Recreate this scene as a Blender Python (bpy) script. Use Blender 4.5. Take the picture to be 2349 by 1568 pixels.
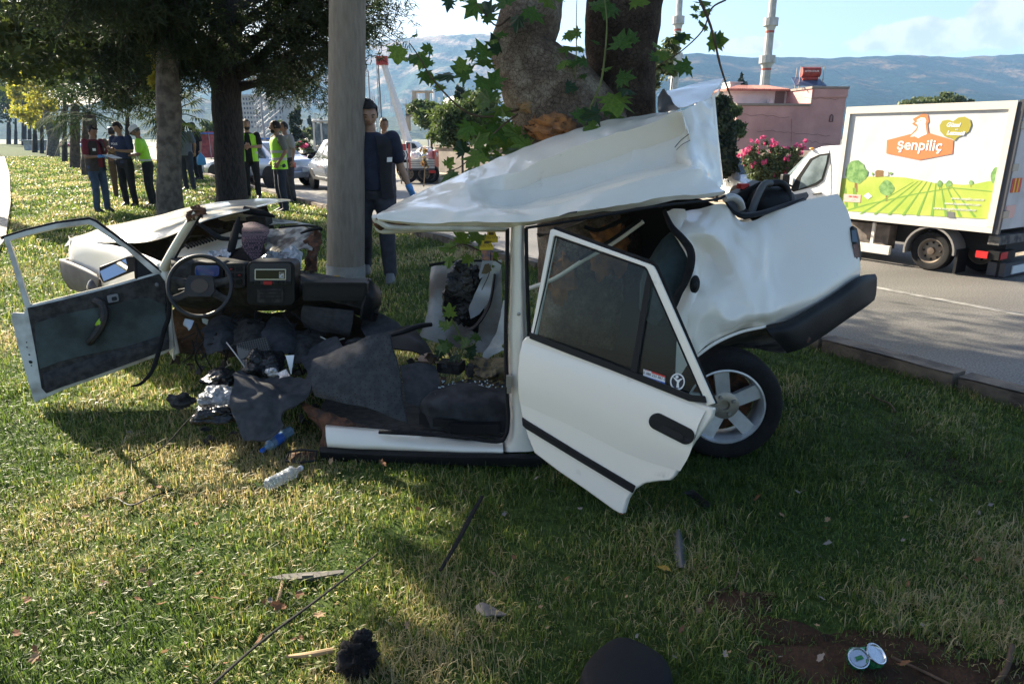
import bpy, bmesh, math, random
import numpy as np
from mathutils import Vector, Matrix, noise, geometry
random.seed(7); np.random.seed(7)
for o in list(bpy.data.objects): bpy.data.objects.remove(o)
scn = bpy.context.scene
COL = scn.collection
R = math.radians
# ---------------------------------------------------------------- camera
CAMH = 1.6; FPX = 1566.0; TH = math.atan(468/FPX)
cd = bpy.data.cameras.new('camera'); cam = bpy.data.objects.new('camera', cd); COL.objects.link(cam)
cam.location = (0, 0, CAMH); cam.rotation_euler = (math.pi/2 - TH, 0, 0)
cd.lens = 24.0; cd.sensor_width = 36.0; cd.clip_start = 0.05; cd.clip_end = 20000
scn.camera = cam
# ---------------------------------------------------------------- sky, sun, exposure
SUN_EL = R(29); SUN_TO = Vector((-0.752, 0.659, 0)).normalized()      # horizontal direction towards the sun
w = bpy.data.worlds.new('World'); scn.world = w; w.use_nodes = True
nt = w.node_tree; bg = nt.nodes['Background']
sky = nt.nodes.new('ShaderNodeTexSky'); sky.sky_type = 'NISHITA'; sky.sun_disc = False
sky.sun_elevation = SUN_EL; sky.sun_rotation = math.atan2(SUN_TO.x, SUN_TO.y)
sky.air_density = 1.0; sky.dust_density = 3.8; sky.ozone_density = 2.6; sky.altitude = 500
wl = nt.links; N_ = nt.nodes.new
tcw = N_('ShaderNodeTexCoord')
def wmath(op, a, b_=None):
    q = N_('ShaderNodeMath'); q.operation = op
    for i, v in enumerate((a, b_)):
        if v is None: continue
        if isinstance(v, (int, float)): q.inputs[i].default_value = v
        else: wl.new(v, q.inputs[i])
    return q.outputs[0]
acc = None                                               # cumulus heaps low over the mountains, drawn into the sky by direction
for (az, el, wa, we) in ((29.4,6.5,4.4,1.25),(33.9,7.3,3.0,1.8),(39.5,7.2,4.0,2.2),(17.3,6.5,2.4,.6),(70,9,8,2.5),(104,8,7,2.0),(-128,9,8,2.2),(160,10,9,2.6),(-165,8,7,2.0)):
    c_ = Vector((math.sin(R(az))*math.cos(R(el)), math.cos(R(az))*math.cos(R(el)), math.sin(R(el)))); rt = Vector((math.cos(R(az)), -math.sin(R(az)), 0)); up_ = rt.cross(c_)
    ds = []
    for v_, w_ in ((rt, R(wa)), (up_, R(we))):
        dn = N_('ShaderNodeVectorMath'); dn.operation = 'DOT_PRODUCT'; wl.new(tcw.outputs['Generated'], dn.inputs[0]); dn.inputs[1].default_value = v_
        off_ = c_.dot(v_); ds.append(wmath('POWER', wmath('ABSOLUTE', wmath('DIVIDE', wmath('SUBTRACT', dn.outputs['Value'], off_), w_)), 2.0))
    fr = N_('ShaderNodeVectorMath'); fr.operation = 'DOT_PRODUCT'; wl.new(tcw.outputs['Generated'], fr.inputs[0]); fr.inputs[1].default_value = c_
    val = wmath('SUBTRACT', wmath('SUBTRACT', 1.0, wmath('SQRT', wmath('ADD', ds[0], ds[1]))), wmath('MULTIPLY', wmath('LESS_THAN', fr.outputs['Value'], 0.2), 9.0))
    acc = val if acc is None else wmath('MAXIMUM', acc, val)
cn = N_('ShaderNodeTexNoise'); cn.inputs['Scale'].default_value = 24; cn.inputs['Detail'].default_value = 7; cn.inputs['Roughness'].default_value = .55; wl.new(tcw.outputs['Generated'], cn.inputs[0])
cm = N_('ShaderNodeMapRange'); cm.interpolation_type = 'SMOOTHSTEP'; cm.inputs[1].default_value = -.05; cm.inputs[2].default_value = .10; wl.new(wmath('ADD', acc, wmath('MULTIPLY', wmath('SUBTRACT', cn.outputs[0], .5), 1.15)), cm.inputs[0])
cn2 = N_('ShaderNodeTexNoise'); cn2.inputs['Scale'].default_value = 34; cn2.inputs['Detail'].default_value = 6; wl.new(tcw.outputs['Generated'], cn2.inputs[0])
cr2 = N_('ShaderNodeValToRGB'); e = cr2.color_ramp.elements; e[0].position = .38; e[0].color = (2.5,2.6,2.75,1); e[1].position = .56; e[1].color = (3.7,3.6,3.45,1); wl.new(cn2.outputs[0], cr2.inputs[0])
cmx = N_('ShaderNodeMix'); cmx.data_type = 'RGBA'; cmx.clamp_factor = True; wl.new(wmath('MULTIPLY', cm.outputs[0], .93), cmx.inputs[0]); wl.new(sky.outputs[0], cmx.inputs[6]); wl.new(cr2.outputs[0], cmx.inputs[7])
nt.links.new(cmx.outputs[2], bg.inputs[0]); bg.inputs[1].default_value = 0.062
sl = bpy.data.lights.new('sun', 'SUN'); sl.energy = 5.0; sl.angle = R(0.5); sl.color = (1.0, 0.90, 0.72)
so = bpy.data.objects.new('sun', sl); COL.objects.link(so)
_d = Vector((SUN_TO.x*math.cos(SUN_EL), SUN_TO.y*math.cos(SUN_EL), math.sin(SUN_EL)))
so.rotation_euler = _d.to_track_quat('Z', 'Y').to_euler(); so.location = (0, 0, 30)
scn.render.engine = 'CYCLES'
scn.view_settings.view_transform = 'Standard'; scn.view_settings.look = 'None'
scn.view_settings.gamma = 1.0; scn.view_settings.use_curve_mapping = False
scn.view_settings.exposure = 2.1
scn.cycles.transparent_max_bounces = 24; scn.cycles.max_bounces = 8; scn.cycles.volume_bounces = 0
# ---------------------------------------------------------------- measuring helpers (picture measurements turned into metres)
def ray(px, py):
    v = (784-py)/FPX
    return Vector(((px-1174.5)/FPX, math.cos(TH)+v*math.sin(TH), v*math.cos(TH)-math.sin(TH)))
def P(px, py, Y):
    r = ray(px, py); return Vector((0, 0, CAMH)) + r*(Y/r.y)
def G(px, py, z=0.0):
    r = ray(px, py); return Vector((0, 0, CAMH)) + r*((z-CAMH)/r.z)
class Plane3:
    """a plane through three measured points; .at() reads other points of the same flat thing"""
    def __init__(s, a, b, c): s.o = Vector(a); s.n = (Vector(b)-s.o).cross(Vector(c)-s.o).normalized(); s.n = -s.n if s.n.y > 0 else s.n
    def at(s, px, py, off=0.0):
        r = ray(px, py); c = Vector((0, 0, CAMH)); o = s.o + s.n*off
        return c + r*((o-c).dot(s.n)/r.dot(s.n))
# ---------------------------------------------------------------- materials
MATS = {}
def mat(name, col=(.5,.5,.5), rough=.6, metal=0.0, coat=0.0, var=0.0, vscale=8.0, col2=None, bump=0.0, bscale=60.0, trans=0.0, ior=1.45,
        alpha=1.0, sub=0.0, emit=None, spec=.5, attr=None, translucent=0.0, stretch=None, vdetail=4.0, lo=.38, hi=.62):
    if name in MATS: return MATS[name]
    m = bpy.data.materials.new(name); m.use_nodes = True; n = m.node_tree; L = n.links
    b = n.nodes['Principled BSDF']; out = n.nodes['Material Output']
    b.inputs['Base Color'].default_value = (*col, 1); b.inputs['Roughness'].default_value = rough; b.inputs['Metallic'].default_value = metal
    b.inputs['Coat Weight'].default_value = coat; b.inputs['Coat Roughness'].default_value = .06
    b.inputs['Transmission Weight'].default_value = trans; b.inputs['IOR'].default_value = ior; b.inputs['Alpha'].default_value = alpha
    b.inputs['Specular IOR Level'].default_value = spec
    tc = n.nodes.new('ShaderNodeTexCoord'); src = tc.outputs['Object']
    if stretch:
        mp = n.nodes.new('ShaderNodeMapping'); mp.inputs['Scale'].default_value = stretch; L.new(src, mp.inputs[0]); src = mp.outputs[0]
    colsock = None
    if attr:
        a = n.nodes.new('ShaderNodeAttribute'); a.attribute_name = attr; colsock = a.outputs['Color']
    if col2 or var:
        t = n.nodes.new('ShaderNodeTexNoise'); t.inputs['Scale'].default_value = vscale; t.inputs['Detail'].default_value = vdetail; L.new(src, t.inputs[0])
        r = n.nodes.new('ShaderNodeMapRange'); r.inputs[1].default_value = lo; r.inputs[2].default_value = hi; L.new(t.outputs[0], r.inputs[0])
        mx = n.nodes.new('ShaderNodeMix'); mx.data_type = 'RGBA'; L.new(r.outputs[0], mx.inputs[0])
        c2 = col2 or tuple(max(0, c*(1-var)) for c in col)
        if colsock:
            mx.blend_type = 'MULTIPLY'; L.new(colsock, mx.inputs[6]); mx.inputs[7].default_value = (*[1-var]*3, 1)
        else:
            mx.inputs[6].default_value = (*c2, 1); mx.inputs[7].default_value = (*col, 1)
        colsock = mx.outputs[2]
    if colsock: L.new(colsock, b.inputs['Base Color'])
    if bump:
        t = n.nodes.new('ShaderNodeTexNoise'); t.inputs['Scale'].default_value = bscale; t.inputs['Detail'].default_value = 5; L.new(src, t.inputs[0])
        bp = n.nodes.new('ShaderNodeBump'); bp.inputs['Strength'].default_value = min(1, bump); bp.inputs['Distance'].default_value = .02*max(1, bump)
        L.new(t.outputs[0], bp.inputs['Height']); L.new(bp.outputs[0], b.inputs['Normal'])
    if emit: b.inputs['Emission Color'].default_value = (*emit[:3], 1); b.inputs['Emission Strength'].default_value = emit[3]
    if translucent:
        tr = n.nodes.new('ShaderNodeBsdfTranslucent'); ms = n.nodes.new('ShaderNodeMixShader'); ms.inputs[0].default_value = translucent
        if colsock: L.new(colsock, tr.inputs[0])
        else: tr.inputs[0].default_value = (*col, 1)
        L.new(b.outputs[0], ms.inputs[1]); L.new(tr.outputs[0], ms.inputs[2]); L.new(ms.outputs[0], out.inputs[0])
    MATS[name] = m; return m
def glass(name, tint=(.75,.8,.8), mixf=.12, rough=.02):
    """thin pane: mostly see-through, Fresnel reflection of the surroundings"""
    if name in MATS: return MATS[name]
    m = bpy.data.materials.new(name); m.use_nodes = True; n = m.node_tree; L = n.links
    n.nodes.remove(n.nodes['Principled BSDF']); out = n.nodes['Material Output']
    t = n.nodes.new('ShaderNodeBsdfTransparent'); t.inputs[0].default_value = (*tint, 1)
    g = n.nodes.new('ShaderNodeBsdfGlossy'); g.inputs['Roughness'].default_value = rough; g.inputs['Color'].default_value = (.6,.62,.62,1)
    lw = n.nodes.new('ShaderNodeLayerWeight'); lw.inputs[0].default_value = .25
    ad = n.nodes.new('ShaderNodeMath'); ad.operation = 'ADD'; ad.inputs[1].default_value = mixf*.25; ad.use_clamp = True
    pw = n.nodes.new('ShaderNodeMath'); pw.operation = 'POWER'; pw.inputs[1].default_value = 3.0; L.new(lw.outputs['Facing'], pw.inputs[0])
    mx = n.nodes.new('ShaderNodeMixShader'); L.new(pw.outputs[0], ad.inputs[0]); L.new(ad.outputs[0], mx.inputs[0])
    L.new(t.outputs[0], mx.inputs[1]); L.new(g.outputs[0], mx.inputs[2]); L.new(mx.outputs[0], out.inputs[0])
    MATS[name] = m; return m
# ---------------------------------------------------------------- mesh builder
def cr(p0, p1, p2, p3, t):
    return .5*((2*p1)+(-p0+p2)*t+(2*p0-5*p1+4*p2-p3)*t*t+(-p0+3*p1-3*p2+p3)*t*t*t)
def spline(pts, k):
    pts = [Vector(p) for p in pts]
    if len(pts) < 3:
        a, b = pts[0], pts[-1]; return [a.lerp(b, i/k) for i in range(k+1)]
    o = []
    for i in range(len(pts)-1):
        a = pts[i-1] if i else pts[0]*2-pts[1]; d = pts[i+2] if i+2 < len(pts) else pts[-1]*2-pts[-2]
        for j in range(k): o.append(cr(a, pts[i], pts[i+1], d, j/k))
    o.append(pts[-1]); return o
class MB:
    def __init__(s): s.v = []; s.f = []; s.mi = []; s.cur = 0
    def add(s, vs, fs):
        b = len(s.v); s.v += [tuple(v) for v in vs]
        for f in fs: s.f.append(tuple(b+i for i in f)); s.mi.append(s.cur)
        return s
    def box(s, c, d, rz=0, M=None):
        x, y, z = [k/2 for k in d]; vs = [Vector((i*x, j*y, k*z)) for i in (-1,1) for j in (-1,1) for k in (-1,1)]
        q = M or Matrix.Rotation(rz, 4, 'Z'); vs = [q @ v + Vector(c) for v in vs]
        return s.add(vs, [(0,1,3,2),(4,6,7,5),(0,4,5,1),(2,3,7,6),(0,2,6,4),(1,5,7,3)])
    def tube(s, pts, rad, n=8, cap=True, k=0, flat=1.0, up=(0,0,1)):
        pts = [Vector(p) for p in pts]
        if not hasattr(rad, '__len__'): rad = [rad]*len(pts)
        if k:
            rr = spline([Vector((r, 0, 0)) for r in rad], k); pts = spline(pts, k); rad = [abs(r.x) for r in rr]
        vs = []; prev = None
        for i, p in enumerate(pts):
            d = (pts[min(i+1, len(pts)-1)]-pts[max(i-1, 0)])
            d = d.normalized() if d.length > 1e-9 else Vector((0,0,1))
            if prev is None:
                a = Vector(up) if abs(d.dot(Vector(up))) < .95 else Vector((1,0,0)); x = d.cross(a).normalized()
            else:
                x = prev - d*prev.dot(d); x = x.normalized() if x.length > 1e-6 else prev
            y = d.cross(x); prev = x
            for j in range(n):
                t = 2*math.pi*j/n; vs.append(p + x*math.cos(t)*rad[i] + y*math.sin(t)*rad[i]*flat)
        fs = [(i*n+j, i*n+(j+1) % n, (i+1)*n+(j+1) % n, (i+1)*n+j) for i in range(len(pts)-1) for j in range(n)]
        if cap: fs += [tuple(range(n-1, -1, -1)), tuple((len(pts)-1)*n+j for j in range(n))]
        return s.add(vs, fs)
    def lathe(s, prof, c=(0,0,0), M=None, n=24, cap=False):
        """profile of (radius, height) round local Z"""
        q = M or Matrix.Identity(4); vs = []
        for r, z in prof:
            for j in range(n):
                t = 2*math.pi*j/n; vs.append(q @ Vector((r*math.cos(t), r*math.sin(t), z)) + Vector(c))
        fs = [(i*n+j, i*n+(j+1) % n, (i+1)*n+(j+1) % n, (i+1)*n+j) for i in range(len(prof)-1) for j in range(n)]
        if cap and prof[0][0] > 1e-5: fs.append(tuple(range(n-1, -1, -1)))
        if cap and prof[-1][0] > 1e-5: fs.append(tuple((len(prof)-1)*n+j for j in range(n)))
        return s.add(vs, fs)
    def sphere(s, c, r, n=12, m=8, M=None, nz=0.0, ns=3.0):
        r = r if hasattr(r, '__len__') else (r, r, r); q = M or Matrix.Identity(4); vs = []
        for i in range(m+1):
            a = math.pi*i/m
            for j in range(n):
                t = 2*math.pi*j/n; d = Vector((math.sin(a)*math.cos(t), math.sin(a)*math.sin(t), math.cos(a)))
                k = 1 + nz*noise.noise(d*ns+Vector(c)) if nz else 1
                vs.append(q @ Vector((d.x*r[0]*k, d.y*r[1]*k, d.z*r[2]*k)) + Vector(c))
        return s.add(vs, [(i*n+j, (i+1)*n+j, (i+1)*n+(j+1) % n, i*n+(j+1) % n) for i in range(m) for j in range(n)])
    def loft(s, rings, n=16, power=2.0):
        """rings of (x, y, z, rx, ry): stacked rounded sections"""
        vs = []
        for (x, y, z, rx, ry) in rings:
            for j in range(n):
                t = 2*math.pi*j/n; c, sn = math.cos(t), math.sin(t)
                e = 2/power
                vs.append((x+rx*math.copysign(abs(c)**e, c), y+ry*math.copysign(abs(sn)**e, sn), z))
        fs = [(i*n+j, i*n+(j+1) % n, (i+1)*n+(j+1) % n, (i+1)*n+j) for i in range(len(rings)-1) for j in range(n)]
        fs += [tuple(range(n-1, -1, -1)), tuple((len(rings)-1)*n+j for j in range(n))]
        return s.add(vs, fs)
    def prism(s, outline, t):
        """flat outline (3D points) given thickness vector t"""
        p = [Vector(q) for q in outline]; t = Vector(t); n = len(p)
        tri = geometry.tessellate_polygon([p])
        b = p + [q+t for q in p]; fs = []
        for a in tri: fs.append(tuple(a)); fs.append(tuple(n+i for i in reversed(a)))
        fs += [(i, (i+1) % n, n+(i+1) % n, n+i) for i in range(n)]
        return s.add(b, fs)
    def grid(s, rows, ku=4, kv=4, crump=0.0, cs=4.0, seed=0, sharp=False, vsharp=False, ridge=0.0, rs=2.2, rdir=(0,-.6,.8)):
        """sheet through a net of control points"""
        rr = [spline(r, ku) if not sharp else lin(r, ku) for r in rows]
        m = len(rr[0]); cols = [(spline if not (sharp or vsharp) else lin)([r[i] for r in rr], kv) for i in range(m)]
        h = len(cols[0]); vs = []
        for j in range(h):
            for i in range(m):
                p = cols[i][j]
                if crump:
                    q = p*cs+Vector((seed*7.3, seed*1.7, 0)); p = p + noise.noise_vector(q)*crump + noise.noise_vector(q*2.7)*crump*.4
                if ridge:
                    q = p*rs+Vector((seed, 0, seed*2)); q = Vector((q.x+q.z*.8, q.y, q.z*1.6-q.x*.5)); a_ = abs(noise.noise(q)); b_ = abs(noise.noise(q*2.3+Vector((5,1,2)))); p = p + Vector(rdir)*(ridge*(min(.5, a_*1.6)+min(.2, b_*.5)-.3))
                vs.append(p)
        return s.add(vs, [(j*m+i, j*m+i+1, (j+1)*m+i+1, (j+1)*m+i) for j in range(h-1) for i in range(m-1)])
def lin(pts, k):
    pts = [Vector(p) for p in pts]; o = []
    for i in range(len(pts)-1):
        for j in range(k): o.append(pts[i].lerp(pts[i+1], j/k))
    return o+[pts[-1]]
def tag(o, label=None, cat=None, group=None, kind=None):
    if label: o['label'] = label
    if cat: o['category'] = cat
    if group: o['group'] = group
    if kind: o['kind'] = kind
    return o
def thing(name, label, cat, loc=(0,0,0), rz=0.0, group=None):
    o = bpy.data.objects.new(name, None); COL.objects.link(o); o.empty_display_size = .2
    o.location = loc; o.rotation_euler = (0, 0, rz); return tag(o, label, cat, group)
def root_loc(o):
    l = Vector((0,0,0))
    while o is not None: l += o.location; o = o.parent
    return l
def mkmesh(name, mb, mats, smooth=True, thick=0.0, angle=40, off=0.0, fix=True):
    me = bpy.data.meshes.new(name)
    v = mb.v
    if off: v = [tuple(Vector(p)-off) for p in v]
    me.from_pydata(v, [], mb.f)
    for m in (mats if isinstance(mats, (list, tuple)) else [mats]): me.materials.append(m)
    if any(mb.mi): me.polygons.foreach_set('material_index', mb.mi)
    if fix or thick:
        bm = bmesh.new(); bm.from_mesh(me)
        if fix: bmesh.ops.recalc_face_normals(bm, faces=bm.faces)
        if thick: bmesh.ops.solidify(bm, geom=bm.faces[:], thickness=thick)
        bm.to_mesh(me); bm.free()
    if smooth:
        me.polygons.foreach_set('use_smooth', [True]*len(me.polygons))
        try: me.set_sharp_from_angle(angle=R(angle))
        except Exception: pass
    me.update(); return me
def obj(name, mb, mats, parent=None, smooth=True, thick=0.0, angle=40, label=None, cat=None, group=None, kind=None, local=False, bevel=0.0, loc=None, fix=True, keep=False):
    """local=False: builder holds world coordinates (the things' empties have no rotation)"""
    off = Vector((0,0,0))
    if not local:
        if parent: off = root_loc(parent)
        elif loc is not None: off = Vector(loc)
        elif not keep and mb.v:
            a = np.array(mb.v); off = Vector(((a[:,0].min()+a[:,0].max())/2, (a[:,1].min()+a[:,1].max())/2, a[:,2].min()))
    me = mkmesh(name, mb, mats, smooth, thick, angle, off, fix)
    o = bpy.data.objects.new(name, me); COL.objects.link(o)
    if parent: o.parent = parent
    elif not local: o.location = off
    if bevel:
        md = o.modifiers.new('bevel', 'BEVEL'); md.width = bevel; md.segments = 2; md.limit_method = 'ANGLE'; md.angle_limit = R(40)
    return tag(o, label, cat, group, kind)
def dup(o, parent=None):
    c = o.copy(); COL.objects.link(c); c.parent = parent
    for ch in list(o.children): dup(ch, c)
    return c
def textmesh(body, size, mats, name, parent, M, extrude=.002, align='CENTER', shear=0.0, bold=0.0, local=False):
    cu = bpy.data.curves.new(name, 'FONT'); cu.body = body; cu.size = size; cu.extrude = extrude; cu.align_x = align; cu.align_y = 'CENTER'; cu.shear = shear; cu.offset = bold
    cu.resolution_u = 3
    t = bpy.data.objects.new(name, cu); COL.objects.link(t)
    dg = bpy.context.evaluated_depsgraph_get(); me = bpy.data.meshes.new_from_object(t.evaluated_get(dg)); bpy.data.objects.remove(t)
    if not local and parent: M = Matrix.Translation(-root_loc(parent)) @ M
    me.transform(M); me.materials.clear(); me.materials.append(mats)
    o = bpy.data.objects.new(name, me); COL.objects.link(o); o.parent = parent; return o
# shared materials
m_paint = mat('white_paint', (.87,.79,.665), .28, coat=.7, col2=(.60,.54,.45), vscale=9, vdetail=10, lo=.20, hi=.31)
m_paint_dirty = mat('dirty_white_paint', (.62,.60,.54), .45, coat=.2, col2=(.28,.24,.19), vscale=7, bump=.15, bscale=14, lo=.3, hi=.55)
m_black = mat('black_plastic', (.013,.0125,.013), .55, var=.35, vscale=12, spec=.3)
m_black_dusty = mat('dusty_black_plastic', (.060,.055,.051), .8, col2=(.028,.026,.025), vscale=24, bump=.2, bscale=60, spec=.2)
m_rubber = mat('tyre_rubber', (.016,.015,.015), .85, var=.3, vscale=20, spec=.25, bump=.2, bscale=90)
m_alloy = mat('silver_alloy', (.66,.66,.66), .35, metal=.45, var=.2, vscale=14)
m_rust = mat('rusty_steel', (.16,.065,.03), .85, col2=(.05,.03,.02), vscale=25, bump=.5, bscale=50)
m_foil = mat('silver_foil', (.42,.42,.43), .3, metal=.9, bump=1, bscale=45)
m_carpet = mat('grey_carpet', (.074,.073,.077), .95, col2=(.052,.052,.055), vscale=26, bump=.3, bscale=400, spec=.15)
m_fabric = mat('dark_seat_fabric', (.055,.055,.059), .95, col2=(.026,.026,.028), vscale=10, bump=.3, bscale=250, spec=.15)
m_bag = mat('black_bag_film', (.012,.012,.013), .22, bump=.8, bscale=28)
m_clear = glass('clear_plastic', (.86,.88,.90), .18, .08)
m_glass = glass('window_glass', (.80,.86,.85), .10)
m_concrete = mat('pole_concrete', (.30,.26,.215), .95, col2=(.225,.19,.155), vscale=7, stretch=(4,4,.8), vdetail=9, bump=.5, bscale=60, spec=.2, lo=.3, hi=.7)
m_kerb = mat('kerb_stone', (.20,.155,.115), .9, col2=(.09,.07,.055), vscale=5, bump=.5, bscale=40)
m_palekerb = mat('pale_kerb_stone', (.52,.46,.38), .9, col2=(.38,.33,.27), vscale=5, bump=.3, bscale=30)
m_darkgap = mat('dark_wood', (.03,.022,.015), .9)
# ================================================================= SETTING
RZ = -0.40                                              # road level below the lawn
KN = G(2349, 930).xy; U = Vector((-.525, .851, 0)).normalized(); NV = Vector((U.y, -U.x, 0))   # along the road, and across it to the far side
K0 = Vector((G(1900,800).x, G(1900,800).y, 0))
def rd(a, b, z=0.0): return K0 + U*a + NV*b + Vector((0,0,z))
# asphalt
m_asph = bpy.data.materials.new('asphalt'); m_asph.use_nodes = True
n = m_asph.node_tree; L = n.links; b = n.nodes['Principled BSDF']; tc = n.nodes.new('ShaderNodeTexCoord')
t1 = n.nodes.new('ShaderNodeTexNoise'); t1.inputs['Scale'].default_value = 55; t1.inputs['Detail'].default_value = 3
t2 = n.nodes.new('ShaderNodeTexNoise'); t2.inputs['Scale'].default_value = .35; t2.inputs['Detail'].default_value = 5
mp = n.nodes.new('ShaderNodeMapping'); mp.inputs['Rotation'].default_value = (0, 0, -math.atan2(U.y, U.x)); mp.inputs['Scale'].default_value = (.15, 1.6, 1)
L.new(tc.outputs['Object'], t1.inputs[0]); L.new(tc.outputs['Object'], mp.inputs[0]); L.new(mp.outputs[0], t2.inputs[0])
r1 = n.nodes.new('ShaderNodeValToRGB'); r1.color_ramp.elements[0].position = .35; r1.color_ramp.elements[1].position = .68
r1.color_ramp.elements[0].color = (.055,.051,.047,1); r1.color_ramp.elements[1].color = (.20,.185,.165,1); L.new(t1.outputs[0], r1.inputs[0])
r2 = n.nodes.new('ShaderNodeMapRange'); r2.inputs[1].default_value = .3; r2.inputs[2].default_value = .7; r2.inputs[3].default_value = .62; r2.inputs[4].default_value = 1.3
L.new(t2.outputs[0], r2.inputs[0]); mx = n.nodes.new('ShaderNodeMix'); mx.data_type = 'RGBA'; mx.blend_type = 'MULTIPLY'; mx.inputs[0].default_value = 1
L.new(r1.outputs[0], mx.inputs[6]); L.new(r2.outputs[0], mx.inputs[7]); L.new(mx.outputs[2], b.inputs['Base Color']); b.inputs['Roughness'].default_value = .62
bp = n.nodes.new('ShaderNodeBump'); bp.inputs['Strength'].default_value = .35; bp.inputs['Distance'].default_value = .01; L.new(t1.outputs[0], bp.inputs['Height']); L.new(bp.outputs[0], b.inputs['Normal'])
# wide far ground
mb = MB(); S = 2600
mb.grid([[(-S,-40,RZ-.06),(S,-40,RZ-.06)],[(-S,S,RZ-.06),(S,S,RZ-.06)]], 8, 8)
m_land = mat('dry_land', (.13,.12,.07), .95, col2=(.045,.065,.028), vscale=.02, vdetail=8)
obj('ground', mb, m_land, kind='structure', smooth=False, keep=True)
# near carriageway, traffic island, second carriageway
RW = (G(2160,605,RZ)-K0).dot(NV)
RW = 9.2
mb = MB(); mb.grid([[rd(-16,.02,RZ), rd(330,.02,RZ)],[rd(-16,RW,RZ), rd(330,RW,RZ)]], 20, 2); obj('road', mb, m_asph, kind='structure', smooth=False, keep=True)
mb = MB(); mb.grid([[rd(-16,RW+2.4,RZ), rd(330,RW+2.4,RZ)],[rd(-16,RW+11.5,RZ), rd(330,RW+11.5,RZ)]], 20, 2); obj('far_road', mb, m_asph, kind='structure', smooth=False, keep=True)
m_line = mat('road_marking_white', (.30,.285,.26), .8, col2=(.14,.132,.12), vscale=5)
mb = MB(); mb.grid([[rd(-16,.55,RZ+.005), rd(330,.55,RZ+.005)],[rd(-16,.63,RZ+.005), rd(330,.63,RZ+.005)]], 4, 1); obj('edge_line', mb, m_line, kind='structure', smooth=False, keep=True)
mb = MB()
for i in range(-3, 36):
    a = i*6.0; mb.grid([[rd(a,4.3,RZ+.005), rd(a+2.4,4.3,RZ+.005)],[rd(a,4.43,RZ+.005), rd(a+2.4,4.43,RZ+.005)]], 1, 1)
obj('lane_marking', mb, m_line, kind='structure', smooth=False, keep=True)
# island body with pale kerb stones on each side
isl = obj('traffic_island', MB().prism([rd(-16,RW+.16,RZ-.05), rd(200,RW+.16,RZ-.05), rd(200,RW+2.24,RZ-.05), rd(-16,RW+2.24,RZ-.05)], (0,0,.24)),
          mat('island_paving', (.40,.33,.24), .9, col2=(.25,.20,.14), vscale=2, bump=.4, bscale=20), kind='structure', smooth=False)
km = None
for side, bb in enumerate((RW, RW+2.24)):
    for i in range(-16, 45):
        a = i*1.0
        if km is None:
            km = mkmesh('kerb_stone', MB().box((0,0,0), (.97,.16,.26)), m_palekerb, smooth=False)
        o = bpy.data.objects.new('kerb_stone', km); COL.objects.link(o); o.parent = isl
        o.location = rd(a+.5, bb+.08, RZ+.09+random.uniform(-.006,.006)) - isl.location; o.rotation_euler = (0,0,math.atan2(U.y,U.x)+random.uniform(-.01,.01))
# the lawn: a raised median between the two roads
m_soil = bpy.data.materials.new('lawn_soil'); m_soil.use_nodes = True
n = m_soil.node_tree; L = n.links; b = n.nodes['Principled BSDF']; tc = n.nodes.new('ShaderNodeTexCoord')
def _noise(sc, det=6):
    t = n.nodes.new('ShaderNodeTexNoise'); t.inputs['Scale'].default_value = sc; t.inputs['Detail'].default_value = det; L.new(tc.outputs['Object'], t.inputs[0]); return t
ta, tb = _noise(1.1), _noise(22)
ra = n.nodes.new('ShaderNodeValToRGB'); e = ra.color_ramp.elements
e[0].position = .30; e[0].color = (.045,.028,.018,1); e[1].position = .56; e[1].color = (.038,.062,.016,1)
e2 = ra.color_ramp.elements.new(.42); e2.color = (.055,.075,.020,1)
L.new(ta.outputs[0], ra.inputs[0])
mx = n.nodes.new('ShaderNodeMix'); mx.data_type = 'RGBA'; mx.blend_type = 'OVERLAY'; mx.inputs[0].default_value = .8
L.new(ra.outputs[0], mx.inputs[6]); L.new(tb.outputs[0], mx.inputs[7]); L.new(mx.outputs[2], b.inputs['Base Color']); b.inputs['Roughness'].default_value = 1; b.inputs['Specular IOR Level'].default_value = .1
bp = n.nodes.new('ShaderNodeBump'); bp.inputs['Strength'].default_value = .8; bp.inputs['Distance'].default_value = .02; L.new(tb.outputs[0], bp.inputs['Height']); L.new(bp.outputs[0], b.inputs['Normal'])
LK = [Vector((-3.9,3.5,0)), Vector((-4.9,5.0,0)), Vector((-5.9,6.8,0))]
LK = [G(0,720)+Vector((-2.2,-5.5,0)), G(0,720)+Vector((-.9,-2.5,0)), G(0,640)+Vector((-.3,0,0)), G(8,560), G(22,470), G(20,400), G(10,362), G(-6,345), G(-14,336)]
def edgeR(y):
    a = (y-K0.y)/U.y; return (K0+U*a).x
def edgeL(y):
    for i in range(len(LK)-1):
        if LK[i].y <= y <= LK[i+1].y: t = (y-LK[i].y)/(LK[i+1].y-LK[i].y); return LK[i].x*(1-t)+LK[i+1].x*t
    if y < LK[0].y: return LK[0].x + (LK[0].y-y)*.5
    return LK[-1].x - (y-LK[-1].y)*.72
def gz(x, y):
    e = max(0, min(1, (edgeR(y)-x)/1.0))
    return e*(.018*noise.noise(Vector((x*.9, y*.9, 3))) + .012*noise.noise(Vector((x*3, y*3, 5)))) if y < 25 else 0
mb = MB(); ys = [-3+.25*i for i in range(60)] + [12+1.0*i for i in range(30)] + [42+6*i for i in range(26)]
NX = 40
for y in ys:
    for i in range(NX+1):
        x = edgeL(y)+(edgeR(y)-edgeL(y))*i/NX; mb.v.append((x, y, gz(x,y)))
for j in range(len(ys)-1):
    for i in range(NX): q = j*(NX+1)+i; mb.f.append((q,q+1,q+NX+2,q+NX+1)); mb.mi.append(0)
b0 = len(mb.v)
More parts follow.
